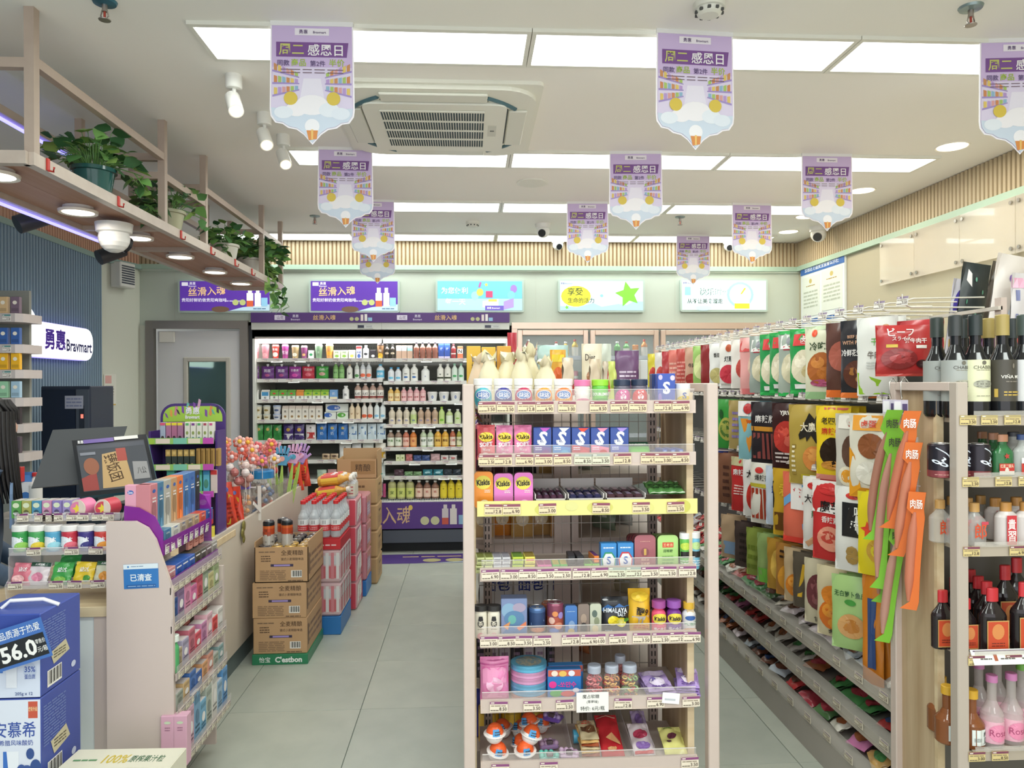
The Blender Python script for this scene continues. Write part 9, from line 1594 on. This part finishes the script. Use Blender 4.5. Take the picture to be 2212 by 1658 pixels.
z4 = stack(5.30, st3x+.02, .28, .28, 'translucent pink wrapped drinks case', '2c78c4', 3, .2, [('r', .2, .2, .8, .7, 'b8a0b4'), ('l', 3, .3, .3, .7, .6, 'dcd4dc'), ('r', .0, .0, .12, 1, 'd06078')], M('c88c98', .15), 'pink wrapped cases')
z5 = stack(5.62, st3x+.05, .30, .3, 'brown drinks carton at far end', None, 4, .2, [('l', 1, .3, .6, .7, .8, '6c5438'), ('l', 3, .2, .2, .8, .5, '94785c')], M('b8976c', .6), 'brown cartons by the cooler')
wc = P_bottle('white_capped_bottle', 'bottle', .055, .16, 'd8dce0', 'f0f0ec', None, [('r', 0, 0, 1, 1, 'd8d0c0'), ('l', 3, .3, .1, .7, .9, 'b84850')], neck=.42, sh=.62, caph=.1, lz=(.1, .6), alpha=.5)
for r in range(3):
    for c in range(3): wc.put((st3x-.05+c*.062+.03, 5.02+r*.06, z3), 0, 'white capped bottle, rank %s, %s from left, on white cases' % (NUM[r+1], ORD[c+1]), 'white capped bottles')
t_o = P_bottle('iced_tea_bottle', 'bottle', .07, .23, 'd8a040', 'e8e0d4', 'c03c38', [('r', .3, 0, 1, 1, 'e8c040')], neck=.42, sh=.66, caph=.09, lz=(.1, .6), alpha=.85)
for i in range(4):
    o = t_o.put((st3x-.12, 4.98+.075*i, z3+.04), 0, 'iced tea bottle lying on its side, %s from front' % ORD[i+1], 'iced tea bottles lying on the cases'); o.rotation_euler = (0, radians(82), radians(8*(i-1)))
    if i < 3: o = t_o.put((st3x-.11, 5.01+.075*i, z3+.115), 0, 'iced tea bottle lying in upper layer, %s from front' % ORD[i+1], 'iced tea bottles lying on the cases'); o.rotation_euler = (0, radians(84), radians(-6+5*i))
cc_ = P_can('silver_can', 'can', .062, .11, [(.0, '7c90b8'), (.5, 'c8ccd0')], n=14)
for r in range(3):
    for c in range(4): cc_.put((st3x-.055+c*.067+.0, 5.68+r*.07, z5), 0, 'silver blue can on far carton, rank %s, %s from left' % (NUM[r+1], ORD[c+1]), 'silver cans on the far carton')
b = MB(); cm = M('b8946a', .6); b.box(-.15, .15, 0, .004, 0, .14, cm); b.box(-.15, -.146, 0, .3, 0, .14, cm); b.box(.146, .15, 0, .3, 0, .2, cm); b.box(-.15, .15, .296, .3, 0, .2, cm); deco(b, [('r', .35, .2, .95, .9, 'a07c50'), ('t', '精酿', .65, .55, .4, '4c3824', .4)], flat(.3, .14, 0), .3, .14)
tag(mk('open_carton', b.data('open_carton'), None, (st3x+.05, 5.62, z5)), 'open brown carton holding silver cans at far end', 'carton')

# ---- the cashier, partly in view at the left edge
hp_ = PY(2, 930, 3.02); HX, HYp = hp_.x-.1, 3.02; zh = PY(10, 858, 3.02).z
def skin(name, pts, edges, rad, mat, parent, sub=2):
    me = bpy.data.meshes.new(name); me.from_pydata(pts, edges, []); me.materials.append(mat)
    o = mk(name, me, parent); m1 = o.modifiers.new('s', 'SKIN'); m1.use_smooth_shade = True; m2 = o.modifiers.new('d', 'SUBSURF'); m2.levels = sub; m2.render_levels = sub
    for i, r_ in enumerate(rad): me.skin_vertices[0].data[i].radius = (r_, r_) if not isinstance(r_, tuple) else r_
    me.skin_vertices[0].data[0].use_root = True; return o
pr_ = thing('person', 'person with black hair and denim apron looking down behind the counter', 'person', (HX, HYp, 0), radians(118))
Hd = zh-.115                                         # head centre height
pt = [(0, 0, .86), (0, 0, 1.0), (0, .0, 1.15), (0, .0, Hd-.17), (0, -.02, Hd-.1), (-.09, 0, .82), (-.1, -.01, .45), (-.1, .02, .08), (-.1, -.09, .03), (.09, 0, .82), (.1, -.01, .45), (.1, .02, .08), (.1, -.09, .03),
      (-.17, 0, Hd-.24), (-.22, -.02, Hd-.5), (-.16, -.2, Hd-.62), (-.13, -.27, Hd-.64), (.17, 0, Hd-.24), (.22, -.02, Hd-.5), (.16, -.2, Hd-.62), (.13, -.27, Hd-.64)]
ed = [(0,1),(1,2),(2,3),(3,4),(0,5),(5,6),(6,7),(7,8),(0,9),(9,10),(10,11),(11,12),(3,13),(13,14),(14,15),(15,16),(3,17),(17,18),(18,19),(19,20)]
rd = [(.15,.11), (.13,.1), (.15,.11), (.12,.085), .048, (.085,.09), .06, .04, .035, (.085,.09), .06, .04, .035, .06, .045, .032, .025, .06, .045, .032, .025]
SKN = M('d8b09c', .5)
skin('body', pt, ed, rd, M('4c6078', .7, noise=('n', 40, .3, '3c5068')), pr_)
# head with face
hb_ = MB(); n, k = 20, 16; C_ = Vector((0, -.04, Hd)); v = []
for i in range(k+1):
    ph = -pi/2+pi*i/k; z = sin(ph)
    for j in range(n):
        a = 2*pi*j/n; r_ = cos(ph); jaw = 1-.28*max(0, -z)**1.2; x = .074*r_*cos(a)*jaw; y = .092*r_*sin(a)*(1-.12*max(0, -z))
        fr_ = max(0, -sin(a))*r_
        if fr_ > .9 and -.3 < z < .12 and abs(cos(a)) < .2: y -= .018*(1-abs(z+.1)/.25 if abs(z+.1) < .25 else 0)
        v.append((C_.x+x, C_.y+y, C_.z+.112*z))
hb_.add(v, [(i*n+j, i*n+(j+1) % n, (i+1)*n+(j+1) % n, (i+1)*n+j) for i in range(k) for j in range(n)], SKN, True)
for s in (-1, 1): hb_.ball((s*.074, -.035, Hd-.01), .02, SKN, 8, 6, .4, .8, 1.3)
hd = part('head', hb_, pr_)
b = MB()
for s in (-1, 1): b.ball((s*.03, -.124, Hd+.005), .011, M('2c2420', .2), 10, 6, 1, .5, .5); b.bar((s*.018, -.13, Hd+.028), (s*.045, -.122, Hd+.028), .004, .005, M('2c2420', .6))
mk('eyes', b.data('eyes'), hd)
b = MB(); b.ball((0, -.124, Hd-.055), .02, M('b8605c', .4), 10, 6, 1, .4, .35); mk('mouth', b.data('mouth'), hd)
b = MB(); HM = M('151314', .5, noise=('n', 60, .4, '242020')); v = []
for i in range(k+1):
    ph = -pi*.2+pi*.7*i/k; z = sin(ph)
    for j in range(n):
        a = 2*pi*j/n; r_ = cos(ph); f_ = max(0, -sin(a)); zz = z if f_ < .84 else max(z, .28+.3*(f_-.5)); rr2 = sqrt(max(0, 1-zz*zz)); v.append((C_.x+.087*rr2*cos(a), C_.y+.008+.104*rr2*sin(a), C_.z+.125*zz+.006))
b.add(v, [(i*n+j, i*n+(j+1) % n, (i+1)*n+(j+1) % n, (i+1)*n+j) for i in range(k) for j in range(n)], HM, True)
for j in range(36):
    a = pi*(-.36+1.72*j/35); x, y = .083*cos(a), .008+.1*sin(a); w_ = .013
    b.tube([(C_.x+x, C_.y+y, Hd+.06), (C_.x+x*1.1, C_.y+y*1.06, Hd-.05), (C_.x+x*1.12, C_.y+y*1.1-.01, Hd-.2), (C_.x+x*1.0, C_.y+y-.03, Hd-.3)], w_, HM, 6, True, .004)
for j in range(9):
    a = -pi*.5+(j-4)*.2; b.tube([(C_.x+.06*cos(a), C_.y+.07*sin(a), Hd+.1), (C_.x+.082*cos(a), C_.y+.1*sin(a)-.0, Hd+.06), (C_.x+.08*cos(a), C_.y+.102*sin(a)-.004, Hd+.025)], .012, HM, 6, True, .003)
part('hair', b, pr_)
hd.rotation_euler = (0, 0, 0)
b = MB(); b.prism([(-.12, .95), (.12, .95), (.1, Hd-.26), (.05, Hd-.2), (-.05, Hd-.2), (-.1, Hd-.26)], -.128, -.118, M('6880a0', .7)); part('apron', b, pr_)
# ================================================================ link everything
for o in LINK: COL.objects.link(o)
_seen = {}
for o in LINK:
    if o.parent is None and o.get('label'):
        n = len(o['label'].replace(',', ' ').split())
        if n > 16: print('LONG', n, o['label'])
        if n < 4: print('SHORT', o['label'])
for l, v in _LBL.items():
    if len(v) > 1: print('DUP', len(v), l)
